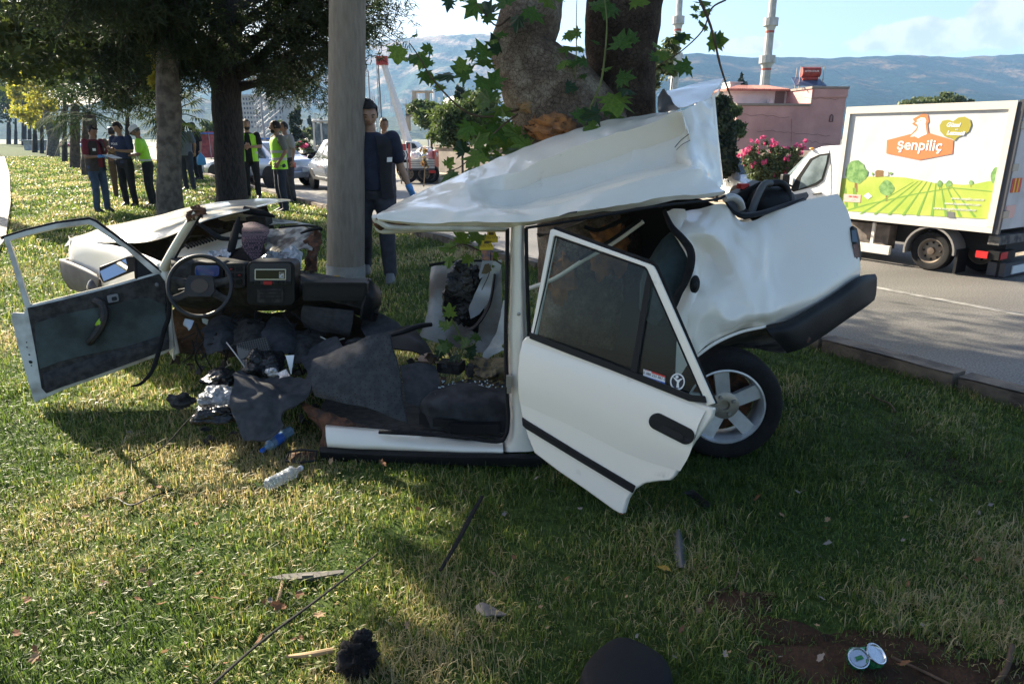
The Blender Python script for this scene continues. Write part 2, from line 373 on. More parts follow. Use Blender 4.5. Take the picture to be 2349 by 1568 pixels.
for y in ys: mb.v.append((edgeR(y), y, RZ-.1)); mb.v.append((edgeL(y), y, RZ-.1))
for j in range(len(ys)-1):
    mb.f.append((j*(NX+1)+NX, b0+2*j, b0+2*j+2, (j+1)*(NX+1)+NX)); mb.mi.append(0)
    mb.f.append((j*(NX+1), (j+1)*(NX+1), b0+2*j+3, b0+2*j+1)); mb.mi.append(0)
lawn = obj('lawn_ground', mb, m_soil, kind='structure', keep=True)
# kerb stones between lawn and road: each stone its own piece
kr = thing('stone_kerb', 'low weathered stone kerb along the right side of the lawn, beside the road', 'kerb', rd(0,0))
sk = [mkmesh('stone', MB().grid([[Vector((x*.485, y*.085, .0)) for x in (-1,-.3,.4,1)] for y in (-1,0,1)],2,2,.006,9,s).box((0,0,-.24),(.96,.165,.46)), m_kerb, smooth=False) for s in range(3)]
for i in range(-9, 60):
    o = bpy.data.objects.new('stone', sk[i % 3]); COL.objects.link(o); o.parent = kr
    o.location = U*(i*1.0+.5) + NV*(-.04) + Vector((0,0,.105+random.uniform(-.014,.014))); o.rotation_euler = (random.uniform(-.03,.03), random.uniform(-.02,.02), math.atan2(U.y,U.x)+random.uniform(-.02,.02))
kl = thing('pale_kerb', 'pale concrete kerb curving along the left side of the lawn', 'kerb', (LK[3].x, LK[3].y, 0))
lm = mkmesh('stone', MB().box((0,0,0), (.94,.20,.30)), m_palekerb, smooth=False)
y = .5
while y < 60:
    x0, x1 = edgeL(y), edgeL(y+.6); d = Vector((x1-x0, .6, 0)).normalized(); p = Vector((x0, y, 0))+d*.5
    o = bpy.data.objects.new('stone', lm); COL.objects.link(o); o.parent = kl; o.location = p - Vector(kl.location) + Vector((-.08,0,-.07+random.uniform(-.006,.006))); o.rotation_euler = (0,0,math.atan2(d.y,d.x)+random.uniform(-.012,.012))
    y += d.y*.97
mb = MB(); yy = [-3+i*1.5 for i in range(90)]
mb.grid([[(edgeL(y)-.18, y, -.16) for y in yy], [(edgeL(y)-9, y, -.16) for y in yy]], 1, 1); obj('left_road', mb, m_asph, kind='structure', smooth=False, keep=True)
# bare earth patches
m_earth = mat('bare_earth', (.060,.034,.022), 1, col2=(.030,.018,.012), vscale=7, bump=.8, bscale=50, spec=.1)
EARTH = [(G(1960,1510), .42, .13, .1), (G(1690,1385), .15, .07, .2), (G(2250,1560), .34, .09, 0), (G(1820,1450),.20,.07,-.4)]
mb = MB()
for c, rx, ry, an in EARTH:
    ring = []
    for k in range(26):
        t = 2*math.pi*k/26; q = 1+.35*noise.noise(Vector((math.cos(t)*1.6, math.sin(t)*1.6, c.x*3)))
        dx, dy = rx*q*math.cos(t), ry*q*math.sin(t); x = c.x+dx*math.cos(an)-dy*math.sin(an); y = c.y+dx*math.sin(an)+dy*math.cos(an)
        ring.append((x, y))
    v = [(c.x, c.y, gz(c.x,c.y)+.012)] + [(c.x+(x-c.x)*.6, c.y+(y-c.y)*.6, gz(x,y)+.012) for x, y in ring] + [(x, y, gz(x,y)+.0) for x, y in ring]
    mb.add(v, [(0,1+k,1+(k+1)%26) for k in range(26)] + [(1+k,27+k,27+(k+1)%26,1+(k+1)%26) for k in range(26)])
obj('bare_earth', mb, m_earth, kind='structure', keep=True)
# ---------------------------------------------------------------- grass blades
def in_view(x, y, m=.12):
    return abs(x)/(y*.958+CAMH*.286) < .75+m
def earth_at(x, y):
    d = 9
    for c, rx, ry, an in EARTH: d = min(d, math.hypot((x-c.x)/rx, (y-c.y)/ry))
    return d
def blades(zones, seed):
    rg = np.random.RandomState(seed); V = []; Fq = []; C = []
    base = 0
    for (y0, y1, dens, hgt, wid) in zones:
        xs_l = min(edgeL(y0), edgeL(y1)); xs_r = max(edgeR(y0), edgeR(y1)); xm = (y1+.6)*.92
        xs_l = max(xs_l, -xm); xs_r = min(xs_r, xm)
        N = int((xs_r-xs_l)*(y1-y0)*dens); X = rg.uniform(xs_l, xs_r, N); Y = rg.uniform(y0, y1, N)
        for x, y in zip(X, Y):
            if not in_view(x, y) or x < edgeL(y)+.03 or x > edgeR(y)-.1: continue
            cl = noise.noise(Vector((x*2.2, y*2.2, 1.0))); fine = noise.noise(Vector((x*9, y*9, 4.0)))
            dry = noise.noise(Vector((x*.8+4, y*.8, 9.0)))*.8 + .35*cl - (.16 if x > 0 else .04)
            ed = earth_at(x, y) if y < 3 else 9
            if ed < 1.5 and rg.rand() > .16+.56*ed*ed: continue
            if fine < -.32 and rg.rand() < .6: continue
            h = hgt*(.45+.8*rg.rand()+(.7 if rg.rand() < .03 else 0))*(1+.7*cl+.5*fine); 
            if h < .01: continue
            flat = rg.rand() < .42+.35*max(0, dry)
            a = rg.uniform(0, 2*math.pi); lean = rg.uniform(.15, .95) if not flat else rg.uniform(.9, 1.6)
            z = gz(x, y); ww = wid*(.6+.8*rg.rand())
            dx, dy = math.cos(a), math.sin(a); sx, sy = -dy*ww, dx*ww
            l = h*(1 if not flat else 1.25)
            l1 = l*.5; b1 = lean*.45; b2 = lean*1.15
            x1, y1_, z1 = x+dx*l1*math.sin(b1), y+dy*l1*math.sin(b1), z+l1*math.cos(b1)
            x2, y2, z2 = x1+dx*l1*math.sin(b2), y1_+dy*l1*math.sin(b2), max(z+.004, z1+l1*math.cos(b2))
            V += [(x-sx,y-sy,z-.004),(x+sx,y+sy,z-.004),(x1+sx*.8,y1_+sy*.8,z1),(x1-sx*.8,y1_-sy*.8,z1),(x2,y2,z2)]
            Fq.append((base,base+1,base+2,base+3)); Fq.append((base+3,base+2,base+4)); base += 5
            k = rg.rand() + dry*1.1 + .06 + (.14 if x < -.2 and y < 3.4 else 0)  # near left blades pushed to straw colour so the turf looks sunlit
            if k > 1.02 or (flat and k > .72): c = (.50,.40,.20)
            elif k > .70: c = (.31,.31,.075)
            elif k > .35: c = (.15,.215,.034)
            else: c = (.065,.115,.020)
            q = .72+.5*rg.rand(); C.append((c[0]*q, c[1]*q, c[2]*q))
    return V, Fq, C
m_grass = mat('grass_blade', rough=.42, attr='tint', translucent=.5, spec=.6)
def grass_obj(name, zones, seed):
    V, Fq, C = blades(zones, seed)
    me = bpy.data.meshes.new(name); me.from_pydata(V, [], Fq); me.materials.append(m_grass)
    at = me.color_attributes.new('tint', 'FLOAT_COLOR', 'POINT')
    arr = np.ones((len(V), 4), dtype=np.float32); arr[:, :3] = np.repeat(np.array(C, dtype=np.float32), 5, axis=0); at.data.foreach_set('color', arr.ravel())
    me.polygons.foreach_set('use_smooth', [True]*len(me.polygons))
    o = bpy.data.objects.new(name, me); COL.objects.link(o); return tag(o, 'short green and straw coloured grass growing over the median lawn', 'grass', kind='stuff')
grass_obj('grass', [(1.15,2.4,14000,.040,.0017),(2.4,3.6,9500,.044,.0020),(3.6,5.5,4600,.050,.0027),(5.5,9,1900,.06,.0042),(9,16,800,.065,.008),(16,32,230,.075,.017),(32,62,50,.09,.04)], 3)
# ---------------------------------------------------------------- mountains, far city
def ridge(name, prof, dist, depth, m, seed, amp=.10, base=-6, floor=None):
    """prof: (picture x, picture y of the crest); a real ridge with slopes falling to both sides"""
    mb = MB(); xs = np.linspace(prof[0][0], prof[-1][0], 150); nv = 26; rows = []
    for j in range(nv+1):
        t = j/nv; row = []
        for x in xs:
            y = np.interp(x, [p[0] for p in prof], [p[1] for p in prof])
            top = P(x, y, dist); 
            d = dist - depth*(1-t) 
            k = t**1.15
            X = top.x*(d/dist)**.5; z = base + (top.z-base)*k
            sp = noise.noise(Vector((X*.004+seed, d*.0012, seed)))
            sp2 = abs(noise.noise(Vector((X*.012+seed*3, d*.003, seed))))
            z += (top.z-base)*amp*(sp*1.2 - sp2*1.1)*math.sin(math.pi*min(1, t*1.02))*1.1 + (top.z-base)*.012*noise.noise(Vector((X*.05, 0, seed)))*t
            row.append(Vector((X, d, z)))
        rows.append(row)
    rows.append([r+Vector((0,depth*.5,-abs(r.z-base)*.8)) for r in rows[-1]])
    m_ = len(xs)
    for r in rows: mb.v += [tuple(p) for p in r]
    for j in range(len(rows)-1):
        for i in range(m_-1): mb.f.append((j*m_+i, j*m_+i+1, (j+1)*m_+i+1, (j+1)*m_+i)); mb.mi.append(0)
    return obj(name, mb, m, kind='structure', keep=True)
def mountain_mat(name, green, earth, seed, sc=1.0):
    m = bpy.data.materials.new(name); m.use_nodes = True; n = m.node_tree; L = n.links; b = n.nodes['Principled BSDF']
    tc = n.nodes.new('ShaderNodeTexCoord')
    t = n.nodes.new('ShaderNodeTexNoise'); t.inputs['Scale'].default_value = .011*sc; t.inputs['Detail'].default_value = 9; t.inputs['Roughness'].default_value = .66; L.new(tc.outputs['Object'], t.inputs[0])
    t2 = n.nodes.new('ShaderNodeTexNoise'); t2.inputs['Scale'].default_value = .09*sc; t2.inputs['Detail'].default_value = 6; L.new(tc.outputs['Object'], t2.inputs[0])
    sx = n.nodes.new('ShaderNodeSeparateXYZ'); L.new(tc.outputs['Object'], sx.inputs[0])
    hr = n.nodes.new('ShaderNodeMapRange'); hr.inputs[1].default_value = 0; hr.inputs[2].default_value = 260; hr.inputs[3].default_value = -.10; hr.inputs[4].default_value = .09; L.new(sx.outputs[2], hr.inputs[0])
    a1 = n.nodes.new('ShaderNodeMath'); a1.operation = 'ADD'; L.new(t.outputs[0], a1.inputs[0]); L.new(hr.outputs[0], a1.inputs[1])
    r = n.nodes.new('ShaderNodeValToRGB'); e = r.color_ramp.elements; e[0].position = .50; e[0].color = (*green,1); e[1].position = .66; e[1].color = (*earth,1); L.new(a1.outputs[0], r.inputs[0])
    mx = n.nodes.new('ShaderNodeMix'); mx.data_type = 'RGBA'; mx.blend_type = 'OVERLAY'; mx.inputs[0].default_value = .75; L.new(r.outputs[0], mx.inputs[6]); L.new(t2.outputs[0], mx.inputs[7])
    L.new(mx.outputs[2], b.inputs['Base Color']); b.inputs['Roughness'].default_value = 1; b.inputs['Specular IOR Level'].default_value = 0
    bp = n.nodes.new('ShaderNodeBump'); bp.inputs['Strength'].default_value = 1; bp.inputs['Distance'].default_value = 6; L.new(t2.outputs[0], bp.inputs['Height']); L.new(bp.outputs[0], b.inputs['Normal'])
    return m
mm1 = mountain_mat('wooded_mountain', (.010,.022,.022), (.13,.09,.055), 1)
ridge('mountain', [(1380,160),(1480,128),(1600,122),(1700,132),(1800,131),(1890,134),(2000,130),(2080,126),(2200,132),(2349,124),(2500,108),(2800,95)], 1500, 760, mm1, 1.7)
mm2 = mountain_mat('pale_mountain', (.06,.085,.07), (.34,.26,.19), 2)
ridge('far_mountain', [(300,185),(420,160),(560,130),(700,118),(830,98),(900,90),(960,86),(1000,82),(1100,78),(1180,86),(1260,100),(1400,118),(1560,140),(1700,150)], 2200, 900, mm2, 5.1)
ridge('low_hill', [(-500,260),(0,250),(300,235),(420,215),(520,238),(620,250),(760,262),(900,268),(1050,262),(1300,280)], 1250, 420, mountain_mat('low_hill', (.08,.09,.06), (.30,.25,.19), 3), 9.3, .06)
# haze
hb = MB().box((0, 1150, 150), (5600, 2500, 302)); 
hz = obj('haze', hb, bpy.data.materials.new('haze'), kind='stuff', smooth=False, keep=True)
m_h = hz.data.materials[0]; m_h.use_nodes = True; n = m_h.node_tree; n.nodes.remove(n.nodes['Principled BSDF'])
pv = n.nodes.new('ShaderNodeVolumePrincipled'); pv.inputs['Color'].default_value = (.34,.60,1,1); pv.inputs['Density'].default_value = .00021; pv.inputs['Anisotropy'].default_value = 0
n.links.new(pv.outputs[0], n.nodes['Material Output'].inputs['Volume'])
# ================================================================= REAR HALF OF THE WRECK
def pp(*a): return [P(x, y, d) for x, y, d in a]
def part(name, mb, m, parent, **k): return obj(name, mb, m, parent, **k)
rear = thing('wrecked_car', 'rear half of a torn white saloon car wrapped round the plane tree, rear door open', 'car', (0.5, 3.6, 0))
# roof: folded sheet with sharp creases
rows = [
 pp((873,512,3.22),(983,519,3.2),(1100,521,3.2),(1171,521,3.2),(1240,509,3.2),(1340,492,3.22),(1450,477,3.3),(1550,461,3.42),(1661,445,3.55)),
 pp((866,502,3.16),(983,509,3.15),(1100,511,3.14),(1168,511,3.14),(1242,500,3.15),(1342,483,3.17),(1450,467,3.25),(1550,450,3.37),(1664,438,3.50)),
 pp((864,494,3.18),(983,497,3.18),(1095,497,3.18),(1163,492,3.18),(1250,486,3.18),(1345,468,3.21),(1450,449,3.29),(1556,426,3.41),(1650,426,3.55)),
 pp((870,489,3.2),(983,481,3.24),(1088,478,3.25),(1156,478,3.26),(1240,474,3.22),(1362,442,3.28),(1470,413,3.37),(1588,387,3.49),(1625,402,3.58)),
 pp((876,485,3.27),(983,466,3.33),(1085,454,3.36),(1166,470,3.50),(1236,458,3.58),(1350,424,3.64),(1470,388,3.70),(1580,371,3.74),(1600,386,3.7)),
 pp((884,480,3.33),(983,451,3.42),(1080,433,3.45),(1176,436,3.60),(1250,412,3.70),(1362,376,3.74),(1478,338,3.80),(1570,312,3.78),(1584,335,3.72)),
 pp((890,477,3.38),(983,441,3.50),(1075,414,3.54),(1180,396,3.58),(1238,370,3.62),(1360,322,3.66),(1480,284,3.70),(1556,258,3.74),(1575,290,3.72)),
 pp((900,472,3.45),(983,432,3.62),(1068,394,3.75),(1160,354,3.85),(1262,313,3.92),(1372,283,3.93),(1478,262,3.92),(1552,254,3.84),(1566,268,3.78)),
 pp((908,474,3.55),(990,436,3.75),(1076,399,3.90),(1166,360,4.0),(1265,322,4.05),(1374,292,4.05),(1480,270,4.02),(1548,268,3.92),(1560,285,3.86)),
]
mb = MB(); mb.grid(rows, 12, 5, .007, 4.0, 2, vsharp=True, ridge=-.022, rs=3.2)
roof = part('roof', mb, m_paint, rear, thick=.004, angle=17)
mb = MB(); mb.grid([pp((1500,262,4.05),(1560,254,3.80),(1600,238,3.90),(1632,220,4.05)), pp((1515,300,4.0),(1572,318,3.74),(1612,306,3.86),(1640,285,4.0)), pp((1530,360,3.9),(1588,383,3.56),(1622,392,3.75),(1650,372,3.92)), pp((1560,420,3.8),(1604,432,3.62),(1636,440,3.7),(1657,425,3.86))], 9, 9, .004, 6, 4, ridge=-.04, rs=3.5)
part('roof_fold', mb, m_paint, rear, thick=.004, angle=28)
mb = MB(); mb.grid([pp((1596,236,4.02),(1632,221,4.08),(1640,219,4.10)), pp((1604,300,3.98),(1640,300,4.06),(1647,300,4.10)), pp((1612,380,3.92),(1650,385,4.0),(1656,386,4.06)), pp((1620,425,3.88),(1654,424,3.95),(1660,424,4.0))], 5, 5)
part('roof_panel', mb, m_paint, rear, thick=.004)
mb = MB(); mb.grid([pp((1505,218,4.35),(1560,200,4.38),(1612,188,4.42),(1657,180,4.46)), pp((1512,226,4.22),(1566,214,4.2),(1618,200,4.24),(1652,192,4.3)), pp((1530,248,4.0),(1572,246,3.88),(1610,232,3.96),(1630,222,4.06))], 6, 5, .008, 7, 5)
mb.grid([pp((1630,222,4.06),(1650,205,4.2),(1657,181,4.46),(1674,176,4.5)),pp((1632,226,4.08),(1648,216,4.2),(1650,200,4.44),(1668,179,4.5))],5,3)
part('torn_roof_edge', mb, m_paint, rear, thick=.004, angle=28)
mb = MB(); mb.grid([pp((1508,222,4.1),(1516,206,4.08),(1522,204,4.06)), pp((1508,245,4.05),(1524,232,4.02),(1545,235,3.92)), pp((1512,262,4.0),(1535,256,3.9),(1561,252,3.82))], 5, 5, .012, 9, 6)
part('bent_metal', mb, mat('bare_steel', (.45,.46,.48), .3, metal=.8, var=.3, vscale=10), rear, thick=.003, angle=25)
# gutter rails under the roof
mb = MB(); mb.tube(pp((866,506,3.2),(900,521,3.2),(983,522,3.2),(1100,524,3.2),(1165,523,3.2)), [.018,.022,.02,.018,.016], 8, k=4, flat=.7)
mb.tube(pp((860,496,3.22),(866,514,3.24),(880,530,3.25),(960,526,3.24),(1060,526,3.24),(1160,527,3.24)), [.016,.018,.014,.013,.012,.010], 8, k=4)
part('roof_rail', mb, m_paint_dirty, rear)
mb = MB(); mb.sphere(P(872,508,3.24), (.035,.03,.035), 10, 8, nz=.8, ns=4); mb.tube(pp((872,503,3.2),(905,513,3.2),(940,516,3.19)), [.010,.006,.002], 6)
part('torn_end', mb, m_rust, rear, angle=20)
mb = MB(); mb.tube(pp((1205,523,3.17),(1296,509,3.17),(1414,489,3.22),(1532,470,3.34),(1640,458,3.46),(1662,450,3.5)), .007, 6, k=3)
part('rubber_seal', mb, m_black, rear)
# scratch dents
mb = MB()
mb.grid([pp((1283,495,3.14),(1305,487,3.14),(1325,484,3.14)), pp((1284,496,3.135),(1306,490,3.13),(1323,488,3.135))], 3, 2)
part('paint_tear', mb, m_black_dusty, rear, thick=.001)
mb = MB(); mb.tube(pp((1548,338,3.70),(1562,322,3.70),(1580,308,3.72)), .0022, 5, k=3); mb.tube(pp((1552,344,3.70),(1566,331,3.69),(1583,322,3.70)), .0016, 5, k=3)
part('scratch', mb, m_black_dusty, rear)
# centre pillar
mb = MB(); mb.grid([pp((1172,516,3.26),(1176,516,3.2),(1192,515,3.18),(1199,515,3.2),(1203,516,3.26)), pp((1170,640,3.27),(1174,640,3.21),(1192,640,3.19),(1199,640,3.21),(1204,640,3.27)),
 pp((1166,780,3.27),(1171,780,3.20),(1192,780,3.18),(1204,780,3.20),(1210,780,3.26)), pp((1168,900,3.25),(1174,900,3.17),(1190,900,3.15),(1206,900,3.17),(1216,900,3.25)), pp((1166,980,3.24),(1176,980,3.14),(1194,980,3.12),(1212,980,3.14),(1222,980,3.24)), pp((1146,1030,3.22),(1160,1036,3.12),(1190,1036,3.10),(1222,1034,3.12),(1236,1030,3.22))], 4, 8, .003, 9, 1)
part('centre_pillar', mb, m_paint, rear, thick=.003, angle=50)
mb = MB(); mb.tube(pp((1164,524,3.2),(1163,640,3.2),(1160,780,3.2),(1163,900,3.16),(1166,960,3.14),(1160,998,3.12),(1140,1012,3.12),(1060,1002,3.14),(980,996,3.17),(870,990,3.2)), .016, 8, k=5, flat=.6)
mb.tube(pp((1207,524,3.19),(1209,640,3.19),(1214,760,3.19),(1218,900,3.17)), .015, 8, k=4, flat=.6)
part('door_seal', mb, m_rubber, rear)
mb = MB()
for y in (720, 860, 930): mb.sphere(P(1190, y, 3.17), (.009,.004,.009), 10, 6)
mb.box(P(1168,873,3.14), (.03,.03,.055)); mb.box(P(1168,893,3.13), (.022,.03,.03))
part('latch', mb, mat('dull_metal', (.35,.33,.30), .45, metal=.7), rear, kind='stuff')
# sill
mb = MB(); mb.grid([pp((748,974,3.34),(870,984,3.32),(1010,1000,3.28),(1154,1012,3.22)), pp((746,980,3.27),(870,992,3.25),(1010,1008,3.21),(1154,1018,3.15)), pp((748,1004,3.22),(870,1012,3.2),(1010,1022,3.16),(1154,1028,3.11)), pp((750,1022,3.21),(870,1028,3.19),(1010,1034,3.15),(1154,1038,3.1)), pp((752,1030,3.25),(870,1036,3.23),(1010,1040,3.19),(1154,1044,3.14))], 8, 4, .003, 8, 2)
part('sill', mb, m_paint, rear, thick=.003, angle=45)
mb = MB(); mb.grid([pp((733,1024,3.22),(870,1031,3.2),(1050,1038,3.13),(1193,1040,3.08),(1262,1044,3.12)), pp((733,1036,3.18),(870,1043,3.16),(1050,1048,3.09),(1193,1050,3.05),(1262,1053,3.1)), pp((736,1056,3.19),(870,1060,3.17),(1050,1066,3.1),(1193,1070,3.06),(1250,1072,3.1))], 6, 3)
mb.grid([pp((736,1056,3.19),(870,1060,3.17),(1050,1066,3.1),(1193,1070,3.06),(1250,1072,3.1)), pp((736,1050,3.5),(870,1052,3.5),(1050,1052,3.5),(1193,1056,3.5),(1250,1060,3.5))], 6, 2)
part('side_skirt', mb, m_black, rear, thick=.004)
mb = MB(); mb.grid([pp((692,918,3.5),(760,950,3.42),(830,975,3.36)), pp((700,940,3.46),(760,966,3.36),(840,982,3.33)), pp((735,985,3.4),(748,1000,3.28),(760,1003,3.3)), pp((738,1026,3.3),(746,1030,3.26),(756,1031,3.26))], 6, 6, .02, 14, 3)
part('torn_floor_edge', mb, m_rust, rear, thick=.004, angle=20)
# floor pan and tunnel so that the cabin has a bottom
mb = MB(); mb.grid([pp((750,978,3.35),(900,985,3.32),(1060,998,3.27),(1200,1005,3.2)), [P(740,930,3.8),P(900,940,3.75),P(1060,950,3.7),P(1210,960,3.65)], [P(760,860,4.5),P(900,870,4.4),P(1060,880,4.3),P(1220,890,4.2)]], 6, 5, .02, 6, 4)
part('floor_pan', mb, m_black_dusty, rear, thick=.01)
# quarter panel
Q = [
 pp((1535,492,3.62),(1600,480,3.64),(1662,468,3.66),(1706,509,3.62),(1780,484,3.72),(1850,459,3.83),(1922,444,3.93)),
 pp((1542,530,3.45),(1612,530,3.40),(1672,545,3.46),(1716,552,3.47),(1788,538,3.60),(1862,516,3.71),(1943,480,3.86)),
 pp((1574,572,3.33),(1626,588,3.44),(1690,590,3.36),(1730,600,3.40),(1795,592,3.54),(1870,568,3.65),(1956,522,3.81)),
 pp((1584,628,3.28),(1640,634,3.34),(1690,640,3.30),(1735,652,3.34),(1800,640,3.47),(1880,615,3.60),(1967,570,3.78)),
 pp((1570,690,3.24),(1634,690,3.20),(1688,694,3.24),(1740,704,3.28),(1805,688,3.40),(1884,664,3.54),(1974,612,3.76)),
 pp((1556,760,3.22),(1612,750,3.17),(1680,734,3.2),(1745,726,3.27),(1806,712,3.39),(1880,688,3.53),(1972,640,3.76)),
 pp((1548,880,3.2),(1598,814,3.16),(1642,784,3.19),(1700,759,3.27),(1757,748,3.35),(1865,712,3.53),(1968,655,3.78)),
]
mb = MB(); mb.grid(Q, 12, 10, .003, 5.5, 7)
for i_, v_ in enumerate(mb.v):
    v_ = Vector(v_); k_ = max(0, min(1, (1.50-v_.x)/.25)); q_ = Vector((v_.x*3.2+v_.z, 0, v_.z*2.6-v_.x*1.1)); mb.v[i_] = (v_.x, v_.y+.042*k_*(min(.45, abs(noise.noise(q_))*1.7)-.22)+.02*k_*abs(noise.noise(q_*2.6)), v_.z)
part('rear_wing', mb, m_paint, rear, thick=.004, angle=24)
# edge of the wheel arch
mb = MB(); mb.tube(pp((1596,818,3.17),(1642,786,3.18),(1700,761,3.26),(1757,749,3.34)), .008, 8, k=6)
part('arch_lip', mb, m_paint, rear)
# rear end, far side and deck so that the body closes
deck = [[P(1706,509,3.62),P(1780,484,3.72),P(1850,459,3.83),P(1922,444,3.93)]]
bk = Vector((-.42,.85,-.30))
deck += [[p+bk*.5 for p in deck[0]], [p+bk*1.0 for p in deck[0]], [p+bk*1.35+Vector((0,0,-.08)) for p in deck[0]]]
tailc = [P(1922,444,3.93),P(1943,480,3.86),P(1956,522,3.81),P(1967,570,3.78),P(1974,612,3.76),P(1968,655,3.78)]
mb = MB(); mb.grid([tailc, [p+Vector((-.1,.5,-.14)) for p in tailc], [p+Vector((-.36,.95,-.28)) for p in tailc], [p+Vector((-.52,1.15,-.36)) for p in tailc]], 4, 4)
part('tail_panel', mb, m_paint, rear, thick=.004)
mb = MB(); r0 = [r[6] for r in Q]; 
sideb = [[p+Vector((-.62,1.18,-.38)) for p in row] for row in (Q[0][3:], Q[3][3:], Q[5][3:])]
mb.grid(sideb, 5, 5, .02, 4, 3)
part('far_wing', mb, m_paint, rear, thick=.004)
lid = [P(1800,478,3.80),P(1850,462,3.87),P(1920,448,3.97)]
mb = MB(); mb.grid([lid, [p+bk*.45 for p in lid], [p+bk*.95 for p in lid], [p+bk*1.3 for p in lid]], 5, 5, .01, 4, 2)
part('boot_lid', mb, m_paint, rear, thick=.004)
# rear window hole rim
mb = MB(); mb.tube(pp((1664,462,3.66),(1684,486,3.63),(1706,494,3.62),(1750,488,3.66),(1800,470,3.76),(1845,454,3.82)), [.010,.018,.024,.022,.015,.005], 8, k=5, flat=.5)
part('window_seal', mb, m_black, rear)
mb = MB(); mb.grid([pp((1664,468,3.72),(1710,500,3.68),(1790,480,3.76),(1850,462,3.84)), pp((1690,440,4.4),(1730,460,4.4),(1800,450,4.5),(1850,440,4.6))], 4, 3, .02, 5, 1); mb.grid([pp((1560,520,3.7),(1640,560,3.72),(1700,560,3.7)), pp((1560,640,3.75),(1640,680,3.75),(1700,680,3.75))], 4, 4)
part('parcel_shelf', mb, m_black_dusty, rear, thick=.01)
mb = MB(); mb.tube(pp((1662,455,3.6),(1680,452,3.62),(1696,462,3.64),(1702,478,3.66)), .020, 10, k=5)
part('bent_tube', mb, mat('grey_metal_tube', (.42,.40,.38), .4, metal=.3), rear)
# tail lamp
pl = Plane3(P(1948,520,3.80), P(1972,590,3.765), P(1962,560,3.90)) if False else None
def strip(pts, d, m, name, parent, off=.01, **k): pass
mb = MB(); mb.grid([pp((1948,524,3.80),(1956,518,3.80),(1966,524,3.83)), pp((1951,556,3.775),(1962,556,3.765),(1973,556,3.81)), pp((1956,590,3.76),(1966,594,3.755),(1976,592,3.80)), pp((1960,597,3.765),(1967,600,3.76),(1974,598,3.80))], 4, 5)
lamp = part('tail_lamp', mb, m_black, rear, thick=.02)
mb = MB(); mb.grid([pp((1953,528,3.785),(1963,528,3.782)), pp((1955,555,3.764),(1967,555,3.762))], 3, 3); part('lamp_glass', mb, mat('grey_lamp_glass', (.10,.13,.16), .12, coat=.6), lamp, thick=.004)
mb = MB(); mb.grid([pp((1956,560,3.762),(1968,560,3.758)), pp((1960,590,3.75),(1971,590,3.75))], 3, 3); part('lamp_glass', mb, mat('dark_red_lamp_glass', (.10,.008,.008), .12, coat=.6), lamp, thick=.004)
# bumper
bt = pp((1757,746,3.34),(1810,732,3.36),(1870,700,3.46),(1920,668,3.58),(1970,634,3.70),(2008,628,3.84))
bm_ = pp((1762,760,3.28),(1815,752,3.30),(1875,718,3.41),(1925,688,3.53),(1975,652,3.66),(2012,640,3.82))
b2 = pp((1790,792,3.30),(1832,782,3.32),(1885,754,3.43),(1935,722,3.55),(1984,692,3.68),(2010,672,3.84))
b3 = pp((1806,810,3.34),(1845,797,3.36),(1890,770,3.47),(1940,735,3.59),(1986,704,3.72),(2006,688,3.86))
mb = MB(); mb.grid([bt, bm_, b2, b3], 7, 5)
bend = [bt[-1], bm_[-1], b2[-1], b3[-1]]
mb.grid([bend, [p+Vector((-.05,.30,-.09)) for p in bend], [p+Vector((-.42,.95,-.3)) for p in bend], [p+Vector((-.62,1.2,-.38)) for p in bend]], 5, 5)
bump_ = part('bumper', mb, m_black, rear, thick=.006)
mb = MB(); mb.sphere(P(1846,778,3.37), (.03,.012,.022), 12, 8); part('towing_eye', mb, m_rust, bump_)
mb = MB(); mb.grid([pp((1640,786,3.5),(1690,764,3.5),(1757,750,3.5)), pp((1650,800,3.75),(1720,790,3.75),(1790,780,3.75)), pp((1700,790,3.7),(1760,806,3.6),(1806,806,3.5))], 5, 5, .01, 6, 2)
part('wheel_liner', mb, mat('dusty_liner', (.16,.145,.13), .9, col2=(.05,.05,.05), vscale=9), rear, thick=.004)
# filler flap/rubber stop on the door jamb
mb = MB(); mb.sphere(P(1594,652,3.24), (.025,.016,.045), 14, 10); mb.sphere(P(1594,656,3.225), (.016,.012,.026), 12, 8)
part('door_lock_striker', mb, m_black, rear)
# rear door opening frame (C pillar rubber) and inside
mb = MB(); mb.tube(pp((1524,484,3.5),(1540,520,3.42),(1566,548,3.36),(1584,576,3.3),(1584,612,3.26),(1570,650,3.24),(1546,694,3.23),(1536,740,3.22)), [.010,.016,.018,.02,.02,.018,.016,.012], 8, k=5)
part('door_seal', mb, m_rubber, rear)
mb = MB(); mb.grid([pp((1528,484,3.56),(1546,478,3.6),(1570,480,3.62)), pp((1550,540,3.42),(1572,545,3.4),(1590,560,3.4)), pp((1582,600,3.3),(1600,620,3.3),(1612,640,3.34)), pp((1572,660,3.27),(1590,690,3.22),(1606,700,3.24)), pp((1540,730,3.25),(1565,760,3.2),(1590,770,3.2))], 5, 6, .006, 8, 3)
part('door_jamb', mb, m_paint, rear, thick=.004)
mb = MB(); mb.sphere(P(1532,640,3.55), (.13,.16,.26), 16, 12, M=Matrix.Rotation(.25,4,'Y'), nz=.12)
part('seat_back', mb, mat('teal_grey_seat', (.05,.075,.080), .9, var=.3, vscale=20), rear)
mb = MB(); mb.grid([pp((1230,540,3.5),(1330,508,3.6),(1440,486,3.7),(1520,478,3.75)), pp((1240,535,4.0),(1340,500,4.0),(1440,480,4.0),(1520,470,4.0))], 6, 4, .03, 5, 3)
part('roof_lining', mb, mat('torn_lining', (.10,.08,.06), .95, col2=(.03,.025,.02), vscale=8), rear, thick=.004)
